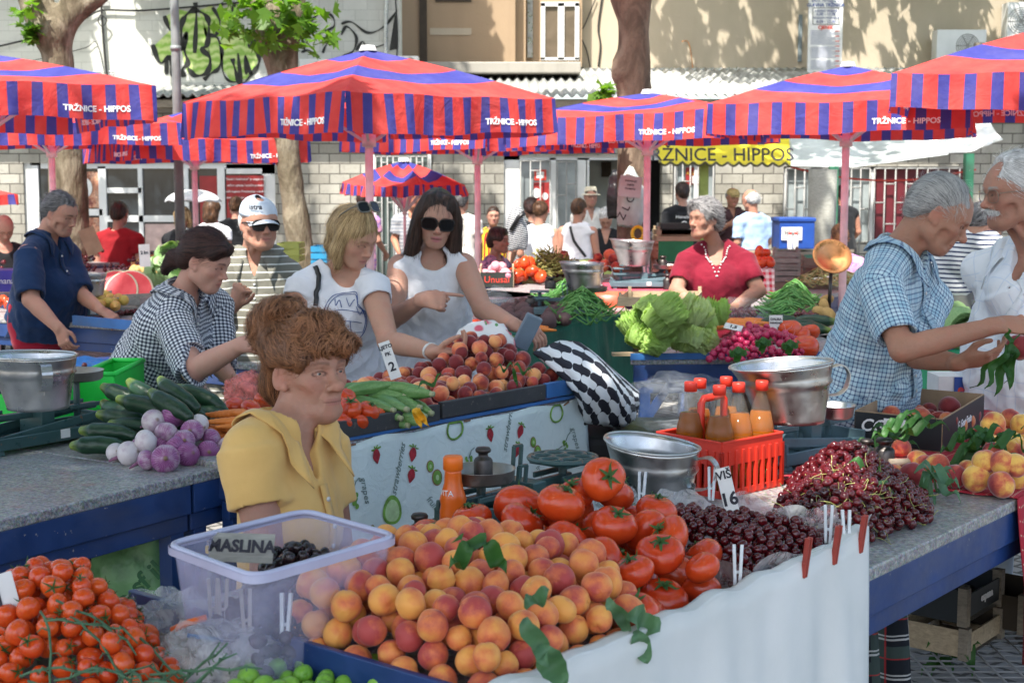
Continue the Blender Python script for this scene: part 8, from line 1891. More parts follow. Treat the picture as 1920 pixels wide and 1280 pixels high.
far_heap('peach','small far peach in front of the white haired woman','peach','far peaches in front of the white haired woman',((1108,0),(1170,0),(1170,.4),(1108,.4)),12.4,.95,60,.05,PEM,[PE,PE3],hh=.14,seed=8)
a,b=P(1122,492,.90),P(1178,486,.90);table('small table under the grey plastic sheet',Vector((a.x,12.3,0)),Vector((Q(1240,490,12.3).x,12.3,0)),Vector((0,.8,0)),.92);drape('grey_sheet','grey plastic sheet hanging from the far peach table',[Vector((a.x+(Q(1200,490,12.3).x-a.x)*i/10,12.27,.926))for i in range(11)],.32,'grey_cloth',folds=.04,nf=2,over=Vector((0,.5,0)),seed=4)
simple('pink_cloth',(.42,.05,.09),.8,.3,20);
s4=Q(1195,520,10.9);scale('far blue grey scale under a bright bucket beside a pink pole',Vector((s4 .x+.06,11.,.92)),0.,'scale_blue',w=.52,d=.2,pan=True,pan_h=.16,panr=.11);bucket('bright zinc bucket beside the pink pole of the umbrella by the brown trunk',Vector((Q(1188,500,11.).x,11.,1.085)),.11,.155,.19,spout=180,ext=.2,rise=.1,handle=None);weight('far iron weight beside the bright bucket',Vector((Q(1243,480,11).x,11.,1.07)),.035,.1);weight('dark iron weight at the right of the far scale',Vector((Q(1248,520,11).x,10.85,.92)),.035,.12)
far_heap('tomato','small red tomato left of the maroon blouse','tomato','far tomatoes left of the maroon blouse',((1255,0),(1290,0),(1290,.3),(1255,.3)),10.9,.92,14,.06,TOMM,hh=.1,seed=11);m=MB();m.box((Q(1235,520,11).x,11.15,.914),(.8,.9,.012));setp(m.build('pink_cloth',MATS['pink_cloth']),'pink cloth under the far scale','cloth')
simple('tarp_green2',(.01,.20,.07),.5,.1);m=MB();rect(m,1235,1300,452,490,13.,.04);setp(m.build('green_hoarding',MATS['tarp_green2']),'dark green board below the black t-shirt man','board')
SA,SB=P(1186,672,.90),P(1580,668,.90);sdv=(SB-SA).normalized();SNv=Vector((.52,.854,0)).normalized()
table('blue table loaded with lettuce and radishes in front of the maroon blouse',SA,SB,SNv*1.2,.90,second=True);m=MB();m.bar(SA+Vector((-.01,-.012,.01)),SB+Vector((0,-.012,.01)),.014,.03);setp(m.build('blue_lip',MATS['light_blue_paint']),'thin blue lip along the edge of the radish table','board')
m=MB();q=SA+Vector((.03,.02,0));m.bar(Vector((q.x,q.y,.55)),Vector((q.x+.16,q.y,.80)),.03,.04);setp(m.build('corner_brace',MATS['blue_paint']),'diagonal blue brace at the corner of the radish table','brace');m=MB();p=P(1148,664,.91);m.bar(p,p+Vector((.18,.01,.003)),.05,.015);setp(m.build('wood_slat',MATS['crate_wood']),'pale wooden slat sticking out under the lettuce','slat')
lt=[(1200,640,.99),(1240,642,1.),(1285,640,1.),(1320,645,.98),(1190,610,1.06),(1230,608,1.1),(1275,606,1.1),(1320,612,1.06),(1250,585,1.17),(1300,590,1.15),(1335,592,1.1),(1215,590,1.12)]
ll=[]
for k,(x,y,z)in enumerate(lt):o=bpy.data.objects.new('lettuce',LTM[[0,1,2,2,0,1,1,0,0,2,0,1][k]]);COL.objects.link(o);o.location=P(x,y,z-.02);o.scale=(.070,)*3;o.rotation_euler=(r_.uniform(-.9,.9),r_.uniform(-.7,.7),k);ll.append(o)
enum_labels(ll,'frilly green lettuce head','in the lettuce pile','lettuces on the radish table','lettuce')
RAD=glossy('radish_skin',(.30,.008,.045),(.52,.03,.11),.28,.45,6);RDM=[fruit_mesh('radish',lambda a,t:(sin(t)*cos(a),sin(t)*sin(a),1.05*cos(t)-.25*math.exp(-((PI-t)/.25)**2)),14,12,[RAD])]
m=MB();m.tube([(0,0,-1.1),(.15,.1,-1.8),(.1,.5,-2.6),(.4,.6,-3.3)],[.09,.05,.035,.02],5);RTL=m.mesh('root');RTL.materials.append(pm_)
rp=[P(x,y,.93)for x,y in((1330,669),(1420,671),(1505,668),(1512,655),(1480,644),(1410,640),(1350,646))]
scatter('radish',deposit(300,.0155,rp,heapH(rp,.935,.75,.10),.905,4,K=24),RDM,'small crimson radish in the bunches beside the lettuce','radish','radishes beside the lettuce',child=('root',[RTL]),child_p=.45,seed=5)
for k,(x,y,lab)in enumerate(((1430,645,'large round leaf among the radishes'),(1383,664,'small leaf at the blue lip below the radishes'),(1480,650,'leaf at the right end of the radishes'))):
 c=P(x,y,1.);leaf_thing('radish_leaf',lab,[(c,(.5,-.5,.3),(0,-.7,.8),.06,.045,dict(lobed=.1)),(c,(-.6,-.4,.2),(0,-.7,.8),.05,.04,dict(lobed=.1)),(c,(-.1,-.3,-.6),(0,-1,.3),.05,.035,dict(lobed=.1))],'leaf',None,'leaf','leaves among the radishes')
card('price_tag','small pale blue price slip lying on the radishes',P(1375,613,1.04),.085,.045,(0,-.5,.8),(.2,0,1),(('1,5',0,0,.03),));card('price_tag','upright white tag with two lines of writing beside the big squash',P(1455,610,1.03),.065,.10,(0,-1,.15),(0,0,1),(('DALMA',0,.03,.016),('PARADAJZ',0,.012,.012),('1',.01,-.02,.03)))
lay('tomato',TOMM,[(1478,620,1.,0,0,.072),(1510,650,.96,0,0,.07),(1500,628,.98,0,0,.055),(1520,622,.98,0,0,.05)],'very large flattened orange red tomato','tomato','giant tomatoes right of the radishes',enum='right of the radishes',seed=13)
pb_=thing('clear_punnet','clear plastic punnet with dark berries behind the lettuce','punnet');A_,B_,C_,D_=P(1340,600,.93),P(1440,605,.93),P(1455,585,.93),P(1365,580,.93);m=MB()
for p,q in((A_,B_),(B_,C_),(C_,D_),(D_,A_)):m.add([p,q,q+Vector((0,0,.08)),p+Vector((0,0,.08))],[(0,1,2,3)])
m.build('punnet_wall',MATS['film_thin'],pb_);scatter('berry',deposit(26,.016,[A_.lerp(C_,.2),B_.lerp(D_,.3),C_.lerp(A_,.3),D_.lerp(B_,.2)],lambda x,y:.975,.935,3),SCM,'dark berry in the clear punnet','berry','berries in the clear punnet',seed=3)
lay('carrot',CAM_,[(x,y,.95,a,0,1.2)for x,y,a in((1370,612,175),(1385,606,170),(1400,602,185),(1415,606,175),(1430,602,170),(1398,612,180))],'thin orange carrot','carrot','carrots between lettuce and radishes',child=('leaf_stalks',TUF),enum='between lettuce and radishes',seed=6)
bean_pile('slim green bean pod between the two old men',[P(x,y,.93)for x,y in((1440,598),(1490,600),(1530,590),(1525,570),(1480,560),(1440,575))],.93,.6,.10,260,BEAN,5,.17,.006,'green beans behind the giant tomatoes',P(1485,572,.93),.05)
scatter('cherry',deposit(50,.014,[P(x,y,.93)for x,y in((1488,602),(1530,606),(1535,585),(1500,586))],lambda x,y:.99,.92,3),SWM,'red cherry behind the giant tomatoes','cherry','cherries behind the giant tomatoes',seed=7);lay('cucumber',CUM,[(1465,604,.95,0,0,1.3),(1500,612,.95,5,0,1.3),(1518,618,.94,0,0,1.2),(1528,602,.96,-10,0,1.3)],'dark cucumber','cucumber','cucumbers behind the giant tomatoes',enum='behind the giant tomatoes',seed=2)
scatter('potato',[(P(x,y,.98).x,P(x,y,.98).y,.98,.04)for x,y in((1545,575),(1550,562),(1538,585),(1555,590))],PTM,'pale yellow potato','potato','potatoes behind the checked shirt',seed=3,enum='behind the checked shirt')
bean_pile('pale yellow bean pod on the sunlit table',[P(x,y,.93)for x,y in((1490,536),(1600,536),(1600,520),(1550,514),(1505,524))],.93,.5,.10,260,BEANP,6,.17,.008,'pale beans on the sunlit table');scatter('peach',[(Q(x,533,9.6).x,9.6,.94,.05)for x in(1455,1472)],PEM,'lone pale peach on the sunlit table','peach','two peaches on the sunlit table',seed=3,mats=[PE3],enum='of the two on the sunlit table')
cpn=thing('copper_pan','shiny copper scale pan behind the man in the checked shirt','scale pan',Q(1560,482,8.9));R=Euler((1.,0,.05)).to_matrix();m=MB();m.lathe([(0,-.03),(.08,-.02),(.12,.01),(.125,.012),(.12,.016),(.08,-.014),(0,-.024)],36,R=R);m.build('pan',MATS['copper'],cpn);m=MB();m.tube([(0,.02,-.08),(0,.05,-.38)],.012,8);m.box((0,.05,-.38),(.2,.15,.03));m.build('stand',MATS['iron_weight'],cpn)
t=NT('red_gingham',.85,.2);s=t.sep(t.co());a1=t.ma('LESS_THAN',t.ma('FRACT',t.ma('MULTIPLY',t.ma('ADD',s[0],t.ma('MULTIPLY',s[1],.3)),22.)),.5);a2=t.ma('LESS_THAN',t.ma('FRACT',t.ma('MULTIPLY',s[2],22.)),.5);t.col(t.mix((.62,.56,.55),(.50,.03,.06),t.ma('MULTIPLY',t.ma('ADD',a1,a2),.5)))
gx0,gx1=Q(1418,505,10.6),Q(1452,505,10.6);gs=thing('small_stand','small stand under the red gingham cloth right of the maroon blouse','stand');m=MB();m.box(((gx0 .x+gx1 .x)/2,10.8,(gx0 .z-.02)/2),(gx1 .x-gx0 .x-.02,.36,gx0 .z-.02));m.build('stand_box',MATS['old_wood'],gs)
drape('gingham_cloth','red and white gingham cloth on the small stand right of the maroon blouse',[Vector((gx0 .x+(gx1 .x-gx0 .x)*i/8,10.6,gx0 .z))for i in range(9)],.30,'red_gingham',folds=.008,nf=2,over=Vector((0,.4,0)),seed=2);scatter('tomato',[(Q(x,490,10.7).x,10.7+d,gx0 .z+.05+e,.048)for x,d,e in((1420,0,0),(1432,0,0),(1444,0,0),(1428,.1,.07),(1438,.1,.06))],TOMM,'red tomato','tomato','tomatoes on the gingham cloth',seed=5,enum='on the gingham cloth')
for k,(x0,x1,y,Y,h,lab)in enumerate(((1452,1500,528,11.2,.13,'lower wooden crate stacked right of the gingham cloth'),(1452,1500,504,11.2,.13,'upper wooden crate stacked right of the gingham cloth'),(1506,1545,520,11.6,.14,'dark wooden crate near the copper pan'))):a,b=Q(x0,y,Y),Q(x1,y,Y);crate('fruit_crate',lab,a,b,Vector((.05,.35,0)),a.z,h,'old_wood' if k==2 else 'grey_wood',3 if k<2 else 2)
m=MB();m.box((Q(1480,530,11.3).x,11.4,Q(1480,528,11.2).z/2),(.6,.4,Q(1480,528,11.2).z-.01));setp(m.build('pallet_box',MATS['old_wood'],None,.01),'weathered wooden block under the stacked crates','block')
cl_=thing('cool_box','blue cool box with two white bottles and a label in front of the barred window','cool box');a,b=Q(1461,466,13.2),Q(1527,466,13.2);simple('cool_blue',(.01,.06,.30),.4,.1);m=MB();m.box(((a.x+b.x)/2,13.4,a.z+.12),(b.x-a.x,.4,.25));m.build('body',MATS['cool_blue'],cl_,.01);m=MB();m.box(((a.x+b.x)/2,13.4,a.z+.265),(b.x-a.x+.02,.42,.04));m.build('lid',MATS['cool_blue'],cl_,.01)
m=MB();m.box((Q(1485,440,13.18).x,13.19,Q(1485,438,13.18).z),(.19,.012,.12));m.build('label',MATS['white_card'],cl_);m=MB();put_text(m,'DOMAĆE',Q(1485,432,13.17),(1,0,0),(0,0,1),.035,.001);put_text(m,'MLIJEKO',Q(1485,438,13.17),(1,0,0),(0,0,1),.035,.001);m.build('lettering',MATS['ink'],cl_)
for x,lab in((1481,'left white milk bottle in front of the blue cool box'),(1492,'right white milk bottle in front of the blue cool box')):r=thing('milk_bottle',lab,'bottle',Q(x,468,13.),0,'milk bottles by the cool box');m=MB();m.lathe([(0,0),(.022,0),(.024,.01),(.024,.10),(.012,.13),(.012,.14)],14);m.build('bottle_body',MATS['white_card'],r);m=MB();m.lathe([(.013,.138),(.014,.14),(.014,.158),(0,.16)],12);m.build('cap',MATS['red_plastic'],r)
hor_table('old green bench under the blue cool box',1440,474,1600,468,Q(1461,466,13.2).z-.01 if False else 1.10,.6,'green_post',top='old_wood')
simple('black_bag',(.012,.012,.014),.3,.1,6,.6,9,bd=.02);simple('milky_bag',(.50,.56,.52),.35,.15,6,.6,9,bd=.02)
bb1=crumple('carrier_bag','black plastic bag hanging in the doorway by the brown trunk',Q(1158,375,13.6),.17,'black_bag',61,1.6,'carrier bag',None,.25,(.62,.5,1.));m=MB();m.tube([Q(1152,355,13.6),Q(1163,310,13.6)],.02,6);m.tube([Q(1168,360,13.6),Q(1164,312,13.6)],.015,6);o=m.build('bag_handles',MATS['black_bag'],bb1);o.location=-bb1 .location
cb3=crumple('carrier_bag','milky plastic bag with lettering hanging on the brown trunk',Q(1182,385,13.1),.20,'milky_bag',62,1.6,'carrier bag',None,.2,(.62,.4,1.05));tx_=MB();put_text(tx_,'Z L O',Q(1175,388,12.98),(.5,0,1),(-1,0,.5),.10,.002);simple('lime_text',(.55,.60,.05),.6);o=tx_.build('bag_print',MATS['ink']);o.parent=cb3;o.location=-cb3 .location
card('notice','pale green notice sheet tilted on the brown trunk',Q(1182,350,12.9),.20,.19,(0,-1,.05),(.12,0,1),(('PARADAJZ',0,.05,.022),('SVJEŽE',0,.015,.022),('DOMAĆE',0,-.02,.022)),'room_pale','notice',None)
for k,(x0,x1,y,lab)in enumerate(((1240,1300,440,'upper black crate in front of the black t-shirt man'),(1232,1310,452,'lower wooden crate in front of the black t-shirt man'))):a,b=Q(x0,y,13.),Q(x1,y,13.);crate('fruit_crate',lab,a,b,Vector((0,.4,0)),a.z,.10,'black_plastic' if k==0 else 'crate_wood',2,posts=k==1)
m=MB();m.tube([Q(1196,438,12.6)+Vector((.05*cos(a),0,.06*sin(a)))for a in[i*PI/8 for i in range(17)]],.016,8);setp(m.build('yellow_bag_handle',MATS['yellow_cap']),'yellow looped bag handle beside the pink pole','bag handle')
hor_table('table with cabbages between the two old men',1560,640,2010,640,.90,.9,'blue_paint')
scatter('cabbage',[(P(x,y,1.).x,P(x,y,1.).y,z,.11)for x,y,z in((1745,600,1.),(1780,595,1.),(1760,570,1.14),(1800,620,1.),(1720,610,1.))],CBM,'light green cabbage','cabbage','cabbages between the two old men',seed=4,enum='between the two old men')
drape('green_tarp','bright green tarpaulin hanging behind the hands of the checked shirt man',[P(1560+22*i,655,.91)for i in range(12)],.55,'green_tarp',folds=.05,nf=3,flare=.08,seed=6)
simple('orange_mesh',(.66,.10,.04),.6,.2,30);bk=thing('basket','black plastic basket with an orange liner of cherries beside the striped jersey','basket',Q(1790,545,8.3));m=MB()
for zz in(0,.05,.10):m.tube([(-.22,-.14,zz),(.22,-.18,zz),(.24,.14,zz),(-.2,.16,zz),(-.22,-.14,zz)],.006,5)
for k in range(14):a=k/13;m.tube([(-.22+.44*a,-.14-.04*a,0),(-.22+.44*a,-.14-.04*a,.10)],.005,5)
m.build('basket_frame',MATS['black_plastic'],bk);m=MB();m.grid(lambda u,v:Vector((-.21+.43*u,-.13-.035*u+.3*v,.13+.01*sin(u*20)-0.*v)),20,6);m.grid(lambda u,v:Vector((-.21+.43*u,-.15-.035*u-.01*sin(u*30),.13-.08*v)),30,3);m.build('liner',MATS['orange_mesh'],bk)
far_heap('cherry','cherry in the orange lined basket','cherry','cherries in the orange lined basket',((1745,-.1),(1800,-.1),(1800,.1),(1745,.1)),8.4,Q(1790,545,8.3).z+.13,60,.02,SWM,hh=.06,seed=4);scatter('peach',[(Q(x,y,8.35).x,8.35,Q(x,y,8.35).z,.045)for x,y in((1735,520),(1745,530),(1738,535))],PEM,'far orange peach','peach','peaches left of the orange lined basket',seed=3,mats=[PE3],enum='left of the orange lined basket')
hor_table('table under the orange lined basket',1700,560,1900,562,Q(1790,545,8.3).z-0.,.6)
eb=thing('printed_carton','small carton printed with red letters on blue behind the fruit box','carton',Q(1795,735,5.3));m=MB();m.box((0,.08,0),(.14,.15,.12));m.build('carton_body',MATS['white_card'],eb,.002);m=MB();m.box((.025,-.001,0),(.075,.006,.115));m.build('printed_panel',MATS['cool_blue'],eb);m=MB();put_text(m,'egi',(.027,-.006,.01),(1,0,0),(0,0,1),.05,.001,bold=.001);m.build('lettering',MATS['sign_red'],eb)
bcr=crate('vegetable_crate','black slatted plastic crate under the radish table',Q(1150,830,6.2),Q(1205,830,6.2),Vector((.1,.4,0)),.28,.16,'black_plastic',3,posts=False);crumple('plastic_bag','large clear plastic bag behind the red bottle crate',Q(1275,760,5.4),.17,'film_thin',71,.75,'plastic bag','thin plastic bags',.35,(1.3,1,.9))
m=MB();q=Q(1255,800,5.4);m.box((q.x,5.45,q.z/2),(.42,.4,q.z));setp(m.build('black_tub',MATS['black_plastic'],None,.02),'black plastic tub under the clear bag behind the red crate','tub')
# clothes
def cloth(name,fn,rough=.85,fold=.25,sheen=.1):
 t=NT(name,rough,.2);c=fn(t);t.col(c);t.set(Sheen_Weight=sheen);t.bump(t.noise(26,4,rough=.6,dist=.6),fold,.012);return t.m
def flat(c,v=.12):return lambda t:t.ramp(t.noise(7,4),[(.3,tuple(x*(1-v)for x in c)),(.7,c)])
def fr(t,x,k,w,o=0.):return t.ma('LESS_THAN',t.ma('FRACT',t.ma('ADD',t.ma('MULTIPLY',x,k),o)),w)
def gingham(t):
 uv=t.sep(t.co('UV'));a,b=fr(t,uv[0],62,.5),fr(t,uv[1],62,.5);return t.ramp(t.ma('MULTIPLY',t.ma('ADD',a,b),.5),[(0,(.72,.74,.76)),(.5,(.22,.24,.29)),(1,(.018,.022,.04))])
def bluecheck(t):
 uv=t.sep(t.co('UV'));a,b=fr(t,uv[0],68,.30),fr(t,uv[1],68,.30);c,d=fr(t,uv[0],17,.5),fr(t,uv[1],17,.5)
 x=t.mix((.52,.66,.72),(.16,.38,.52),t.ma('MULTIPLY',t.ma('ADD',c,d),.25));return t.mix(x,(.025,.06,.17),t.ma('MULTIPLY',t.ma('ADD',a,b),.55,clamp=True))
def paleblue(t):
 uv=t.sep(t.co('UV'));a,b=fr(t,uv[0],14,.06),fr(t,uv[1],14,.06);return t.mix((.72,.74,.76),(.36,.48,.66),t.ma('MULTIPLY',t.ma('ADD',a,b,clamp=True),.35))
def hstripes(c0,c1,k,w):return lambda t:t.mix(c0,c1,fr(t,t.ma('ADD',t.sep(t.co())[2],t.ma('MULTIPLY',t.noise(6,2),.012)),k,w))
def vstripes(c0,c1,k,w):return lambda t:t.mix(c0,c1,fr(t,t.sep(t.co('UV'))[0],k,w))
CL=dict(gingham=cloth('gingham',gingham),bluecheck=cloth('blue_checked_shirt',bluecheck),paleblue=cloth('pale_checked_shirt',paleblue),polo=cloth('striped_polo',hstripes((.17,.165,.135),(.62,.62,.58),29,.17)),navy=cloth('navy_pique',flat((.008,.028,.085),.3)),whitetee=cloth('white_jersey',flat((.70,.71,.75),.08),fold=.35),maroon=cloth('maroon_jersey',flat((.20,.008,.025),.25),fold=.4),redshorts=cloth('red_shorts',flat((.34,.012,.035),.2)),jeans=cloth('faded_jeans',flat((.30,.38,.46),.3)),black=cloth('black_jersey',flat((.014,.015,.018),.3)),redtee=cloth('red_tee',flat((.27,.010,.016),.2)),lightblue=cloth('light_blue_shirt',flat((.36,.50,.74),.1)),brown=cloth('brown_shirt',flat((.055,.025,.028),.2)),cream=cloth('cream_shirt',flat((.66,.64,.60),.1)),breton=cloth('breton_jersey',hstripes((.68,.69,.70),(.02,.03,.09),42,.36)),greystripe=cloth('grey_striped_polo',hstripes((.34,.35,.37),(.12,.14,.19),24,.22)),catalan=cloth('yellow_red_jersey',vstripes((.72,.56,.03),(.34,.02,.02),15,.45)),pinkfloral=cloth('pink_floral',lambda t:t.mix((.60,.28,.42),(.30,.16,.42),t.ramp(t.noise(26,2),[(.5,0),(.55,1)]))),dark=cloth('dark_trousers',flat((.03,.03,.035),.2)),whitetr=cloth('pale_trousers',flat((.50,.56,.64),.15)),greytr=cloth('grey_trousers',flat((.20,.20,.19),.2)),lilac=cloth('lilac_print',lambda t:t.mix((.50,.30,.42),(.12,.10,.18),t.ramp(t.noise(30,2),[(.5,0),(.56,1)]))))
# hair styles, head-local
def HS(kind,t=.010):
 base=[Ell((0,-.020,.046),(.074+t,.092+t,.080+t),k=.01),Ell((0,-.07,0.),(.062+t*.5,.045+t,.07),k=.03)]
 face=[Ell((0,.115,-.030),(.074,.062,.100),k=.015,op='sub'),Ell((.086,.016,-.035),(.032,.050,.050),k=.01,op='sub'),Ell((-.086,.016,-.035),(.032,.050,.050),k=.01,op='sub')]
 nape=[Ell((0,-.05,-.115),(.10,.10,.060),k=.01,op='sub')]
 if kind=='short':return base+face+nape
 if kind=='balding':return base[1:]+[Ell((s*.055,-.03,.01),(.024+t*.5,.055,.045),k=.02)for s in(-1,1)]+[Ell((0,0.,.10),(.066,.10,.052),k=.01,op='sub')]+face+nape
 if kind=='receding':return base+[Ell((0,.085,.10),(.05,.05,.045),k=.01,op='sub')]+face+nape
 if kind=='bob':return base+[Loft([(s*.066,-.01,.03),(s*.080,.002,-.05),(s*.070,.020,-.115)],[.030,.034,.018],k=.02)for s in(-1,1)]+[Loft([(0,-.07,0.),(0,-.085,-.08),(0,-.075,-.12)],[.06,.055,.03],[.04,.035,.02],k=.03)]+face[:1]
 if kind=='fluffy':return[Ell((0,-.015,.050),(.090,.105,.095),k=.01),Ell((0,-.07,0.),(.085,.06,.08),k=.03),Ell((.06,0.,.03),(.035,.06,.06),k=.02),Ell((-.06,0,.03),(.035,.06,.06),k=.02),Ell((.02,.065,.10),(.05,.03,.028),k=.02)]+face+nape
 if kind=='long':return base+[Loft([(s*.045,.03,.10),(s*.076,.02,.02),(s*.088,.025,-.08),(s*.092,.03,-.19),(s*.085,.045,-.27)],[.026,.030,.034,.036,.014],[.03,.034,.036,.034,.012],k=.02)for s in(-1,1)]+[Loft([(0,-.06,.02),(0,-.085,-.10),(0,-.08,-.22)],[.075,.085,.06],[.045,.04,.02],k=.03)]+[Ell((0,.120,-.030),(.060,.070,.105),k=.01,op='sub')]
 if kind=='pony':return base+[Ell((.02,.075,.085),(.05,.025,.024),k=.02),Ell((.045,.055,.06),(.03,.03,.03),k=.02),Loft([(0,-.10,-.02),(0,-.135,-.045),(0,-.145,-.10),(0,-.13,-.13)],[.022,.034,.034,.012],k=.02)]+face+nape
 if kind=='curly':return[Ell((0,-.02,.04),(.105,.115,.10),k=.01),Ell((0,-.07,-.06),(.10,.07,.09),k=.03)]+face[:1]
 if kind=='bun':return base+[Ell((0,-.10,.085),(.038,.036,.034),k=.015)]+face+nape
FD=lambda X:np.stack([X[:,0]*1.2,-.9+0*X[:,0],-.5-X[:,1]*4],1)
DN=lambda X:np.stack([X[:,0]*2.5*(X[:,2]>.03),0*X[:,0]+.05,-1.+0*X[:,0]],1)
FW=lambda X:np.stack([.35+X[:,0]*2,.7+0*X[:,0],-.3-X[:,1]*5],1)
def local_obj(I,name,mb,mat,bevel=0.,smooth=True):
 M=I['M'];mb.v=[tuple(M@Vector(v))for v in mb.v];return mb.build(name,MATS[mat]if isinstance(mat,str)else mat,I['root'],bevel)
simple('lens_dark',(.006,.006,.007),.22,.1,spec=.35);simple('frame_tortoise',(.012,.008,.006),.2,.3,60);simple('wire',(.25,.22,.18),.3);MATS['wire'].node_tree.nodes['Principled BSDF'].inputs['Metallic'].default_value=.9;glass('spectacle',(.95,.95,.95),0.,1.05)
def glasses(I,kind='sun',up=(0,0,0),w=1.,tilt=0.,lens='lens_dark',frame='frame_tortoise'):
 R=Matrix.Rotation(tilt,3,'X');off=Vector(up)
 def T(x,y,z):return off+R@Vector((x,y,z))
 for s in(-1,1):
  n=20;hw,hh=.030*w,.024*w
  if kind=='wire':hw,hh=.025,.021
  def lp(t,k=1.,dy=0.):c,s_=cos(t),sin(t);x=s*.0335*w+hw*k*math.copysign(abs(c)**.6,c);z=-.002+hh*k*math.copysign(abs(s_)**.7,s_)*(1 if s_>0 else.95);return T(x,.098-.55*abs(x)**1.*.28+dy,z)
  ring_=[lp(2*PI*i/n)for i in range(n)]
  m=MB();m.poly([lp(2*PI*i/n,.98)for i in range(n)],.0018,(0,1,0));local_obj(I,'lens',m,lens if kind!='wire' else 'spectacle')
  m=MB();m.tube(ring_+[ring_[0]],.0032 if kind!='wire' else.0010,8,cap=False);m.tube([T(s*.060*w,.084,.008),T(s*.074,.06,.010),T(s*.080,-.005,.008),T(s*.080,-.025,-.008)],.0032 if kind!='wire' else.0012,6);local_obj(I,'temple_and_rim',m,frame)
 m=MB();m.tube([T(-.010,.097,.004),T(0,.100,.007),T(.010,.097,.004)],.0035 if kind!='wire' else.0012,8);local_obj(I,'bridge',m,frame)
PA=dict(s=1)
# the leaning man in the blue checked shirt
m1=person('grey haired old man leaning right in a blue checked short sleeved shirt',(1762,402,4.72),fa=72,pitch=32,sc=1.02,skin='old',tone=(.46,.25,.17),body_az=62,h=.0036,face=dict(age=1.,nose=1.2,lips=.6,brow=.35,browc=(.3,.26,.22),jaw=1.05,stubble=.25),chest=Q(1684,476,4.78),pelvis=Q(1560,820,4.98),width=1.12,fat=.07,neck_w=1.05,hunch=.5,arms=[dict(sp=(1645,535,4.58),e=(1692,655,4.40),w=(1868,610,4.42),hand=dict(d=(1,0.,.02),n=(-.1,-.55,.8),ts=-1,curls=(.75,.7,.6,.45),thumb=(.8,0))),dict(sp=(1745,560,4.95),e=(1720,668,4.72),w=(1800,680,4.58),hand=dict(d=(.93,-.1,.15),n=(.1,-.6,-.75),ts=-1,curls=(.35,.35,.3,.25),thumb=(.5,0)))],shirt=dict(mat=CL['bluecheck'],sleeve=.80,infl=.024,sl_infl=.022,neck='collar',vdepth=.08,fold=.009,hem=.03,name='checked_shirt',h=.0055,flare=.02),trousers=dict(mat=CL['greytr']))
make_hair(m1['root'],m1['M'],HS('receding',.005),HAIR['silver'],h=.004,nst=3600,length=.05,width=.0016,flow=FW,lift=.003,dev=.25,seed=11,groove=.0015)
# the man in the white shirt with glasses
m2=person('white haired man with a moustache, spectacles and a white shirt facing left',(1900,362,5.15),fa=-78,pitch=6,sc=1.10,skin='old',tone=(.50,.27,.19),body_az=-45,h=.005,face=dict(age=1.,nose=1.15,lips=.5,brow=.8,browc=(.35,.33,.30),jaw=1.08,cheek=1.1),chest=Q(1945,480,5.28),pelvis=Q(1925,800,5.32),width=1.04,fat=.07,neck_w=1.1,arms=[dict(e=(2060,650,5.4),w=(2020,740,5.1),hand=dict(curl=.4)),dict(sp=(1885,545,5.2),e=(1960,700,5.15),w=(2020,730,4.95),hand=dict(curl=.5))],shirt=dict(mat=CL['paleblue'],sleeve=.75,infl=.03,sl_infl=.035,neck='collar',vdepth=.10,fold=.010,hem=.02,name='white_shirt',h=.006,flare=.02),trousers=dict(mat=CL['whitetr']))
make_hair(m2['root'],m2['M'],HS('receding',.012),HAIR['white'],h=.0045,nst=2600,length=.06,width=.0018,flow=FD,lift=.003,dev=.25,seed=12,groove=.002)
make_hair(m2['root'],m2['M'],[Loft([(-.028,.082,-.058),(0,.096,-.050),(.028,.082,-.058)],[.006,.009,.006],k=.01)],HAIR['white'],h=.003,nst=500,length=.016,width=.0016,flow=lambda X:np.stack([X[:,0]*14,.1+0*X[:,0],-.6+0*X[:,0]],1),lift=.002,seed=14,name='moustache');glasses(m2,'wire',lens='spectacle',frame='wire')
# the two young customers
m3=person('blonde woman with sunglasses on her head holding a peach, in a printed white t-shirt',(664,446,6.),fa=52,pitch=26,sc=1.,skin='young',tone=(.60,.35,.25),body_az=30,h=.0042,face=dict(age=.35,nose=1.,lips=.9,brow=.6,browc=(.18,.10,.05),w=.97,lid=.003),chest=Q(636,510,6.06),pelvis=Q(640,700,6.12),width=1.08,shw=0.,bust=.035,neck_w=.88,arms=[dict(sp=(568,535,6.),e=(540,620,5.9),w=(590,690,5.7),g=1.15,hand=dict(curl=.4)),dict(sp=(698,535,5.98),e=(728,640,5.75),w=(815,660,5.35),g=1.15,hand=dict(d=(.97,-.15,.06),n=(.1,0.,-1),ts=-1,curls=(.5,.5,.45,.4),thumb=(.9,0)))],shirt=dict(mat=CL['whitetee'],sleeve=.30,infl=.014,sl_infl=.020,neck='round',fold=.010,name='t_shirt',h=.005,neckr=.082),trousers=dict(mat=CL['dark']))
make_hair(m3['root'],m3['M'],HS('bob',.012),HAIR['blond'],h=.004,nst=3600,length=.12,width=.0018,flow=DN,lift=.004,dev=.12,seed=13,groove=.0022);glasses(m3,'sun',(0,-.035,.085),1.,.9,frame='wire')
strip_on(m3,'shoulder_strap',[Q(586,484,5.95),Q(597,503,5.9),Q(596,535,5.88),Q(584,570,5.85)],.020,MATS['black_plastic'],.007)
def print_on(I,name,lines,Y,mat,r=.0016,dist=.003):
 m=MB()
 for ln in lines:
  c=cling([Q(x,y,Y)for x,y in cr(ln,4)],I['cloth'],dist+.004);m.tube([Vector(p)for p in c],r,4)
 return m.build(name,MATS[mat],I['root'])
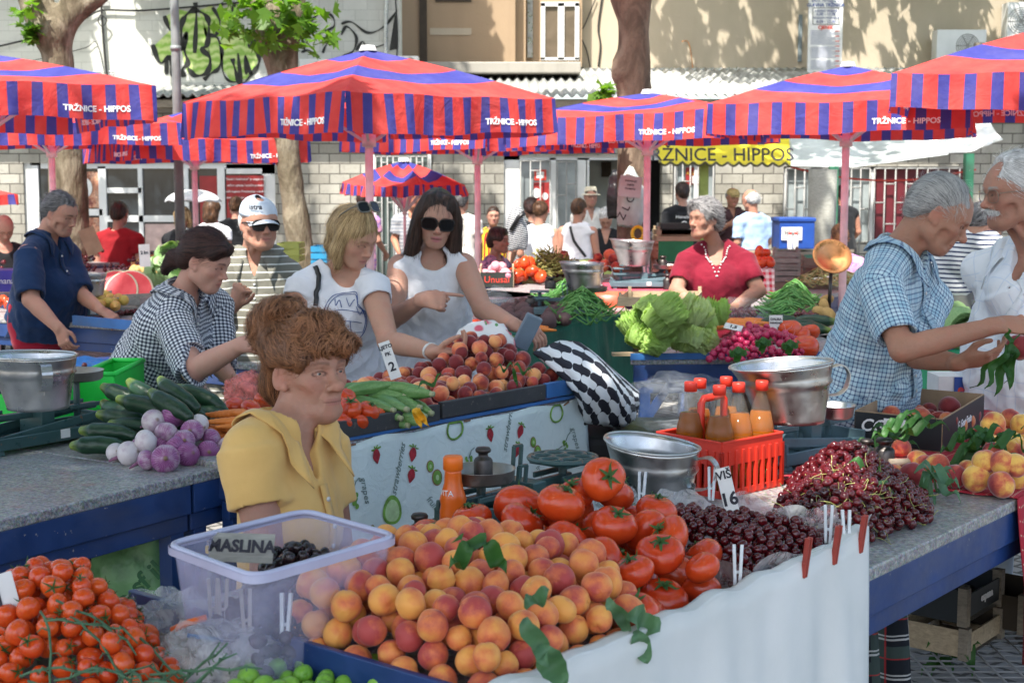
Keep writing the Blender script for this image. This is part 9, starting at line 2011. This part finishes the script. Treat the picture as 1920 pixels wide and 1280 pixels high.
print_on(m3,'shirt_print',[[(608,590),(618,560),(640,542),(662,546),(682,568),(694,600),(690,630),(676,650)],[(612,594),(622,564),(641,546),(660,550),(678,572),(690,600),(686,630)],[(606,592),(640,582),(690,588)],[(628,560),(630,575),(636,562),(640,578)],[(650,555),(655,575),(662,560)],[(612,610),(640,600),(680,606)],[(620,625),(650,622),(684,628)],[(630,600),(632,622)],[(655,602),(658,624)],[(668,575),(676,590),(684,580),(690,596)]],5.9,'ink_blue',.0018)
m=MB();wq=lim(m3['arms'][1][1],m3['arms'][1][2],.93);ax=(m3['arms'][1][2]-m3['arms'][1][1]).normalized();sx=ax.cross(Vector((0,0,1))).normalized();uz=sx.cross(ax);m.tube([wq+(sx*cos(a)*.031+uz*sin(a)*.028)for a in[i*PI/12 for i in range(25)]],.0065,8,cap=False);m.build('white_watch',MATS['white_paint'],m3['root'])
o=bpy.data.objects.new('peach',PEM[1]);COL.objects.link(o);o.location=Q(862,656,5.30);o.scale=(.033,)*3;setp(o,'orange peach held in the blonde woman\'s hand','peach');o.material_slots[0].link='OBJECT';o.material_slots[0].material=PE3
m4=person('long haired woman in black sunglasses and a white sleeveless top',(818,412,6.3),fa=8,pitch=12,roll=-6,sc=1.,skin='young',tone=(.56,.33,.245),body_az=14,h=.0042,face=dict(age=.1,nose=1.05,lips=1.15,lipc=(.48,.17,.18),brow=.9,browc=(.03,.02,.02),mouth=.003,jaw=.92),chest=Q(808,482,6.36),pelvis=Q(812,690,6.42),width=1.02,bust=.02,neck_w=.85,arms=[dict(sp=(750,500,6.3),e=(733,600,6.15),w=(792,562,5.95),g=1.1,hand=dict(d=(.97,-.1,-.05),n=(-.2,-.9,.3),ts=-1,curls=(1.,1.,.95,.12),thumb=(.8,0))),dict(sp=(870,498,6.32),e=(905,580,6.1),w=(968,610,5.8),g=1.1,hand=dict(d=(.8,-.35,-.3),n=(.2,-.5,.8),ts=-1,curls=(.45,.45,.45,.4),thumb=(.6,0)))],shirt=dict(mat=CL['whitetee'],sleeve=0,infl=.022,neck='round',fold=.011,hem=.05,name='sleeveless_top',h=.005,flare=.04,cap=.03,neckr=.085),trousers=dict(mat=CL['jeans']))
make_hair(m4['root'],m4['M'],HS('long',.009),HAIR['black'],h=.004,nst=4500,length=.20,width=.0018,flow=DN,lift=.003,dev=.06,seed=15,groove=.0018);glasses(m4,'sun',(0,.002,.002),1.12)
m=MB();c=Q(988,622,5.72);m.box(c,(.07,.028,.15),R=Euler((.25,.42,.2)).to_matrix());simple('wallet',(.16,.22,.28),.4,.1);setp(m.build('wallet',MATS['wallet'],None,.006),'slim grey blue wallet in the hand of the long haired woman','wallet')
m=MB();wq=lim(m4['arms'][1][1],m4['arms'][1][2],.93);ax=(m4['arms'][1][2]-m4['arms'][1][1]).normalized();sx=ax.cross(Vector((0,0,1))).normalized();uz=sx.cross(ax);m.tube([wq+(sx*cos(a)*.030+uz*sin(a)*.027)for a in[i*PI/12 for i in range(25)]],.0025,6,cap=False);m.build('bracelet',MATS['zinc'],m4['root'])
# dark haired seller in gingham
m5=person('dark haired woman with a ponytail in a black and white gingham blouse bending right',(386,490,5.8),fa=72,pitch=22,sc=1.,skin='young',tone=(.62,.36,.28),body_az=66,h=.0045,face=dict(age=.2,nose=.95,lips=.9,brow=.6,browc=(.05,.02,.02),w=.98),chest=Q(340,556,5.84),pelvis=Q(256,760,6.),width=1.28,fat=.06,bust=.03,neck_w=.92,hunch=.4,arms=[dict(sp=(325,605,5.68),e=(362,695,5.5),w=(455,645,5.4),g=1.2,hand=dict(d=(.9,0,.35),n=(-.3,-.7,.6),curl=.6)),dict(e=(415,690,5.9),w=(440,720,5.7),hand=dict(curl=.5))],shirt=dict(mat=CL['gingham'],sleeve=[1.06,1.06],infl=.024,sl_infl=.022,neck='collar',vdepth=.09,fold=.011,hem=.05,name='gingham_blouse',h=.0055,flare=.03),trousers=dict(mat=CL['dark']))
make_hair(m5['root'],m5['M'],HS('pony',.011),HAIR['dark'],h=.0042,nst=3200,length=.08,width=.0018,flow=FD,lift=.004,dev=.2,seed=16,groove=.002)
m=MB();m.tube([(.022*cos(a),-.108-.010*sin(a),-.024+.022*sin(a))for a in[i*PI/8 for i in range(17)]],.006,6);local_obj(m5,'hair_tie',m,'white_card')
# man in the cap
m6=person('old man in a pale cap, dark glasses and a striped polo giving a thumbs up',(486,420,6.6),fa=30,pitch=2,sc=1.,skin='old',tone=(.50,.28,.20),body_az=10,h=.005,face=dict(age=.9,nose=1.1,lips=.6,brow=.2,jaw=1.1,stubble=.2),chest=Q(476,480,6.68),width=1.15,fat=.05,neck_w=1.1,arms=[dict(sp=(412,515,6.6),e=(402,590,6.45),w=(438,572,6.2),g=1.15,hand=dict(d=(.35,-.25,.85),n=(-.55,-.75,.1),ts=1,curls=(1.15,1.15,1.15,1.15),thumb=(-.4,0))),dict(sp=(540,515,6.7),e=(562,610,6.7),w=(555,690,6.6),hand=dict(curl=.4))],shirt=dict(mat=CL['polo'],sleeve=.85,infl=.022,sl_infl=.026,neck='collar',vdepth=.09,fold=.007,hem=.05,name='striped_polo',h=.006),trousers=dict(mat=CL['greytr']))
make_hair(m6['root'],m6['M'],HS('balding',.006),HAIR['white'],h=.005,nst=600,length=.02,width=.0016,flow=DN,lift=.002,seed=17)
simple('cap_cloth',(.52,.58,.66),.85,.1,10);m=MB()
m.grid(lambda u,v:Vector((.086*cos(u*2*PI)*cos(v*1.5)**.7,-.012+.104*sin(u*2*PI)*cos(v*1.5)**.7,.042+.082*sin(v*1.5)-.012*sin(u*2*PI))),36,10);m.grid(lambda u,v:Vector(((u-.5)*.15,.068+.075*v*(1-(2*u-1)**2*.55)-.03*(2*u-1)**2,.034-.020*v-.018*(2*u-1)**2)),16,6);o=local_obj(m6,'cap',m,'cap_cloth');q=o.modifiers.new('thick','SOLIDIFY');q.thickness=.003
m=MB();put_text(m,'istra',(0,0,0),(1,0,0),(0,0,1),.032,.0008,bold=.0012,wrap=lambda x,y,z:Vector((.089*sin(-x/.085+.55),-.012+.107*cos(-x/.085+.55),.082+y))*(1+z));local_obj(m6,'cap_print',m,'ink');glasses(m6,'sun',(0,.001,0.),1.)
# navy polo man
m7=person('stout man in a navy polo and red shorts reaching for cherries',(114,402,8.4),fa=68,pitch=20,sc=1.,skin='mid',tone=(.48,.27,.20),body_az=62,h=.0055,face=dict(age=.6,nose=1.05,lips=.7,brow=.7,jaw=1.15,cheek=1.1,stubble=.3),chest=Q(86,448,8.45),pelvis=Q(80,592,8.5),width=1.18,fat=.095,neck_w=1.2,arms=[dict(sp=(52,478,8.2),e=(58,562,8.05),w=(110,616,7.95),g=1.25,hand=dict(d=(.35,-.1,-.9),n=(-.4,-.9,0),ts=-1,curl=.4)),dict(sp=(125,478,8.6),e=(152,552,8.45),w=(190,582,8.25),g=1.15,hand=dict(d=(.85,-.1,-.5),n=(.3,-.4,.8),ts=-1,curl=.45))],shirt=dict(mat=CL['navy'],sleeve=.92,infl=.022,sl_infl=.030,neck='collar',neckr=.066,vdepth=.06,fold=.008,hem=.02,name='navy_polo',h=.007),trousers=dict(mat=CL['redshorts'],short=True,name='shorts'))
make_hair(m7['root'],m7['M'],HS('short',.010),HAIR['salt'],h=.0055,nst=2200,length=.04,width=.0022,flow=FD,lift=.003,seed=18)
# maroon blouse woman
m8=person('grey haired woman in a maroon v-neck blouse looking left behind the lettuce',(1320,412,9.2),fa=-52,pitch=0,sc=1.02,skin='old',tone=(.44,.25,.18),body_az=-4,h=.0065,face=dict(age=.8,nose=1.15,lips=.7,brow=.5,jaw=1.08),chest=Q(1340,465,9.3),width=1.12,fat=.06,bust=.05,neck_w=1.,arms=[dict(sp=(1290,487,9.25),e=(1268,545,9.1),w=(1305,578,8.9),g=1.2,hand=dict(d=(.8,-.3,-.4),n=(-.3,-.6,.6),curl=.5)),dict(sp=(1395,487,9.25),e=(1422,545,9.1),w=(1372,580,8.9),g=1.2,hand=dict(d=(-.8,-.3,-.3),n=(.3,-.6,.6),ts=-1,curl=.5))],shirt=dict(mat=CL['maroon'],sleeve=.75,infl=.020,sl_infl=.022,neck='v',vdepth=.17,fold=.008,hem=.04,name='maroon_blouse',h=.0075,flare=.02),trousers=dict(mat=CL['dark']))
make_hair(m8['root'],m8['M'],HS('fluffy',.010),HAIR['grey'],h=.006,nst=2600,length=.05,width=.0026,flow=FD,lift=.008,dev=.6,seed=19)
def trim_v(I,depth,w,mat):
 nb,bd,sd=I['nb'],I['bd'],I['sd'];m=MB()
 for s in(1,-1):
  pts=[nb+sd*s*(.080-.078*t)*I['sc']+bd*(.05+.10*t)+Vector((0,0,-.005-(depth+.02)*t))for t in[i/14 for i in range(15)]];C=cling(pts,I['cloth'],.006)
  for i,p in enumerate(C):m.tube([Vector(p)+Vector((-.004,0,0)),Vector(p)+Vector((.004,0,.003))],w,6)
 return m.build('neck_trim',MATS[mat],I['root'])
trim_v(m8,.17,.0045,'white_card')
o=bpy.data.objects.new('peach',PEM[0]);COL.objects.link(o);o.location=Q(1912,650,4.30);o.scale=(.042,)*3;setp(o,'dark peach on its leafy twig held by the leaning man','peach');o.material_slots[0].link='OBJECT';o.material_slots[0].material=PE
c=Q(1893,645,4.28);leaf_thing('leafy_twig','long leaves dangling from the peach held by the leaning man',[(c,(-.25,0,-1),(0,-1,.1),.165,.036,dict(bend=.05)),(c+Vector((-.01,-.01,0)),(-.5,0,-.85),(.3,-1,.1),.15,.034,dict(bend=-.1)),(c+Vector((0,-.01,.01)),(.02,0,-1),(-.2,-1,.1),.15,.035,dict(bend=.1)),(c+Vector((-.01,.01,0)),(-.4,.1,-.9),(.6,-1,.1),.17,.030,dict()),(c+Vector((.005,-.015,0.)),(-.1,0,-1),(.4,-1,0),.12,.03,dict(bend=.2)),(c,(-.1,0,.9),(0,-1,.1),.05,.02,dict())],'leaf',[c+Vector((.03,0,.03)),c,c+Vector((-.03,0,-.06))],'twig')
placket(m1,CL['bluecheck'],.42,.09,5,.03);placket(m2,CL['paleblue'],.42,.10,5,.03);placket(m7,CL['navy'],.12,.07,2);placket(m6,CL['polo'],.12,.09,2);placket(m5,CL['gingham'],.36,.09,5)
# the crowd further back
DA=[dict(e=(.23,0.,-.30),w=(.20,.20,-.46),hand=dict(curl=.4)),dict(e=(-.23,0.,-.30),w=(-.20,.20,-.46),hand=dict(curl=.4,ts=-1))]
def far(label,px,py,Y,fa,hair,style,shirt,az=None,pitch=0,sleeve=.6,sc=1.,neck='round',tone=(.48,.27,.20),skin='mid',arms=None,tr='dark',seed=1,h=.009,face=None,nst=350,width=1.,fat=.02,**k):
 Y*=1.37
 I=person(label,(px,py,Y),fa=fa,pitch=pitch,sc=sc,skin=skin,tone=tone,body_az=fa if az is None else az,h=h,face=dict(age=.5,**(face or{})),width=width,fat=fat,arms=DA if arms is None else arms,group=None,shirt=dict(mat=CL[shirt],sleeve=sleeve,infl=.018,sl_infl=.02,neck=neck,fold=.007,hem=.03,name='top',h=.011,**k.pop('sh',{})),trousers=dict(mat=CL[tr],fold=.003),**k)
 if style:make_hair(I['root'],I['M'],HS(style,.010),HAIR[hair],h=.008,nst=nst,length=.07 if style in('long','bob','curly')else.04,width=.004,flow=DN if style in('long','bob','curly')else FD,lift=.005,dev=.4,seed=seed)
 return I
far('man with short black hair in a plain red t-shirt seen from behind',224,402,10.9,172,'black','short','redtee',sc=1.04,sleeve=.62,seed=1,width=1.08)
far('bald man in a black shirt bowing his head at the left edge',8,428,9.6,30,'grey','balding','black',pitch=38,sleeve=.9,seed=2)
far('blonde woman in a black top under a small silver umbrella',344,408,12.,158,'blond','bob','black',sleeve=.3,seed=3)
far('woman with wind blown curly brown hair in a white t-shirt',398,396,12.6,170,'brown','curly','whitetee',sleeve=.5,seed=4)
far('person with tied back hair in black beside the red poster',442,388,13.2,190,'brown','bun','black',sleeve=.5,seed=5)
far('man in a grey striped polo under the small umbrella',776,372,12.4,12,'silver','short','greystripe',sc=1.05,sleeve=.7,seed=6,tone=(.50,.24,.15))
far('man in a pale grey t-shirt half hidden by the long haired woman',866,378,12.6,168,'salt','short','cream',sc=1.03,seed=7)
far('dark haired person behind the blonde woman',684,376,12.8,150,'dark','short','pinkfloral',seed=8)
far('smiling man with sunglasses on his head in a yellow and red striped jersey',925,406,13.6,5,'black','short','catalan',seed=9,sh=dict(foldf=20))
far('dark haired woman in a pink print top sitting by the onions',936,452,10.2,60,'black','fluffy','lilac',seed=10,sleeve=.5)
w1=far('woman with a red hair clip in a white sleeveless top tied at the back',1014,398,12.,160,'brown','bun','whitetee',sleeve=0,pitch=14,seed=11,tone=(.50,.28,.20),width=1.,sh=dict(cap=.02,flare=.04));m=MB();m.box((0,-.10,.115),(.03,.02,.015));local_obj(w1,'hair_clip',m,'sign_red')
far('dark haired woman behind the woman with the red hair clip',996,392,12.6,200,'dark','fluffy','black',seed=12,sleeve=.5)
w2=far('short haired woman in a white camisole with a black strap across her back',1086,394,11.9,158,'brown','short','whitetee',sleeve=0,pitch=10,seed=13,tone=(.52,.28,.20),sh=dict(cap=.05,flare=.05));nb_=w2['nb'];strip_on(w2,'bag_strap',[nb_-w2['bd']*.1+w2['sd']*-.06+Vector((0,0,0.)),nb_-w2['bd']*.13+Vector((0,0,-.16)),nb_-w2['bd']*.10+w2['sd']*.13+Vector((0,0,-.34))],.03,MATS['black_plastic'],.01)
w3=far('woman in a cream straw hat and white shirt in the doorway',1108,370,13.6,10,'dark','short','cream',neck='collar',sc=1.02,seed=14,sleeve=.9,sh=dict(vdepth=.12));simple('straw',(.62,.56,.42),.8,.1,60)
m=MB();m.lathe([(0,.150),(.055,.150),(.072,.135),(.082,.085),(.086,.060),(.125,.045),(.130,.043),(.086,.053)],28,(0,-.012,-.012));local_obj(w3,'straw_hat',m,'straw');m=MB();m.lathe([(.0835,.075),(.0865,.062)],28,(0,-.012,-.012));local_obj(w3,'hat_band',m,'white_card')
w4=far('white haired woman in a black sleeveless top looking down at the peaches',1136,410,12.9,-5,'white','short','black',pitch=42,sleeve=0,neck='v',seed=15,tone=(.52,.30,.22),width=1.1,tr='jeans',arms=[dict(e=(.25,.05,-.26),w=(.12,.22,-.36),hand=dict(curl=.4)),dict(e=(-.30,.02,-.26),w=(-.22,.20,-.40),hand=dict(curl=.4,ts=-1))],sh=dict(vdepth=.13,cap=.03))
w5=far('man in a black printed t-shirt seen from behind in front of the barred window',1279,362,13.1,186,'black','short','black',sc=1.05,seed=16);m=MB();c=w5['nb']+Vector((0,-.16,-.17));put_text(m,'Heineken',c+Vector((0,0,.07)),(1,0,0),(0,0,1),.055,.002);m.tube([c+Vector((.035*cos(a),0,.035*sin(a)-.02))for a in[i*PI/8 for i in range(17)]],.006,5);put_text(m,'CHAMPIONS',c+Vector((0,0,-.085)),(1,0,0),(0,0,1),.03,.002);put_text(m,'LEAGUE',c+Vector((0,0,-.115)),(1,0,0),(0,0,1),.03,.002);m.v=[tuple(p)for p in push_out([Vector(v)for v in m.v],w5['cloth'],.012)];m.build('back_print',MATS['white_text'],w5['root'])
far('red faced grey haired man peering out beside the pink pole',1226,462,10.3,25,'grey','short','black',seed=17,tone=(.56,.20,.14),sc=1.05)
w6=far('old man in a tan flat cap and dark brown shirt',1374,370,13.7,12,'grey','balding','brown',neck='collar',sleeve=1.5,seed=18,pitch=14,tone=(.40,.20,.13),arms=[dict(e=(.24,.05,-.28),w=(.10,.22,-.16),hand=dict(curl=.6)),DA[1]]);m=MB();m.grid(lambda u,v:Vector((.084*cos(u*2*PI)*cos(v*1.5)**.6,0.+.112*sin(u*2*PI)*cos(v*1.5)**.6,.048+.066*sin(v*1.5))),28,8);m.grid(lambda u,v:Vector(((u-.5)*.13,.075+.05*v*(1-(2*u-1)**2*.6),.045-.012*v)),10,4);simple('tan_cap',(.36,.26,.10),.8,.2,40);local_obj(w6,'flat_cap',m,'tan_cap')
far('balding man in a light blue shirt seen from behind right of the maroon blouse',1407,376,12.2,-150,'white','balding','lightblue',neck='round',pitch=18,seed=19,sc=1.04,sleeve=.8,tone=(.50,.26,.18),fat=.05,width=1.05,tr='greytr')
far('seated person with pinkish hair in a pink floral top behind the copper pan',1574,446,9.9,175,'auburn','short','pinkfloral',seed=20,tone=(.58,.24,.18),sleeve=.4)
far('person in a black vest behind the green post',1578,366,13.9,-165,'dark','short','black',seed=21,sleeve=0,tone=(.50,.26,.18))
s10=person('person in a navy and white striped jersey bending over behind the man with glasses',(1840,430,7.6),fa=100,pitch=50,sc=1.05,skin='mid',body_az=100,h=.009,chest=Q(1828,440,7.6),pelvis=Q(1775,495,7.8),width=1.05,arms=[dict(e=(.24,.05,-.25),w=(.15,.25,-.3),hand=dict(curl=.4)),dict(e=(-.24,.05,-.25),w=(-.15,.25,-.3),hand=dict(curl=.4))],shirt=dict(mat=CL['breton'],sleeve=.5,infl=.02,fold=.006,name='striped_jersey',h=.009),trousers=dict(mat=CL['greytr']))
make_hair(s10['root'],s10['M'],HS('short'),HAIR['grey'],h=.008,nst=400,length=.04,width=.004,seed=22)
um=thing('hand_umbrella','small silver and black hand umbrella held over the blonde woman','umbrella',Q(362,372,16.6));t=NT('silver_black',.35,.5);s=t.sep(t.co());t.col(t.ramp(s[0],[(.45,(.55,.56,.58)),(.52,(.02,.02,.025))]));t.n('ShaderNodeValue');m=MB();m.grid(lambda u,v:Vector((.33*sin(v*1.35)*cos(u*2*PI),.33*sin(v*1.35)*sin(u*2*PI),.17*cos(v*1.35)-.07+.012*cos(u*16*PI)*v)),48,8);o=m.build('canopy',MATS['silver_black'],um);q=o.modifiers.new('t','SOLIDIFY');q.thickness=.002;m=MB();m.tube([(0,0,.11),(0,0,-.45)],.006,6);m.build('shaft',MATS['grey_bar'],um)
t=NT('zebra_bag',.7,.2);s=t.sep(t.co());t.col(t.mix((.02,.022,.04),(.55,.56,.56),fr(t,t.ma('ADD',s[2],t.ma('MULTIPLY',s[0],.25)),42,.45)));bg_=crumple('shoulder_bag','big black and white striped shoulder bag beside the woman with the red hair clip',Q(968,440,16.1),.17,'zebra_bag',81,1.5,'bag',None,.15,(.75,.6,1.15));m=MB();m.tube([Q(958,432,16),Q(972,408,16),Q(984,398,16)],.028,6);setp(m.build('bag_strap',MATS['black_bag']),'thick dark strap of the striped shoulder bag','strap')
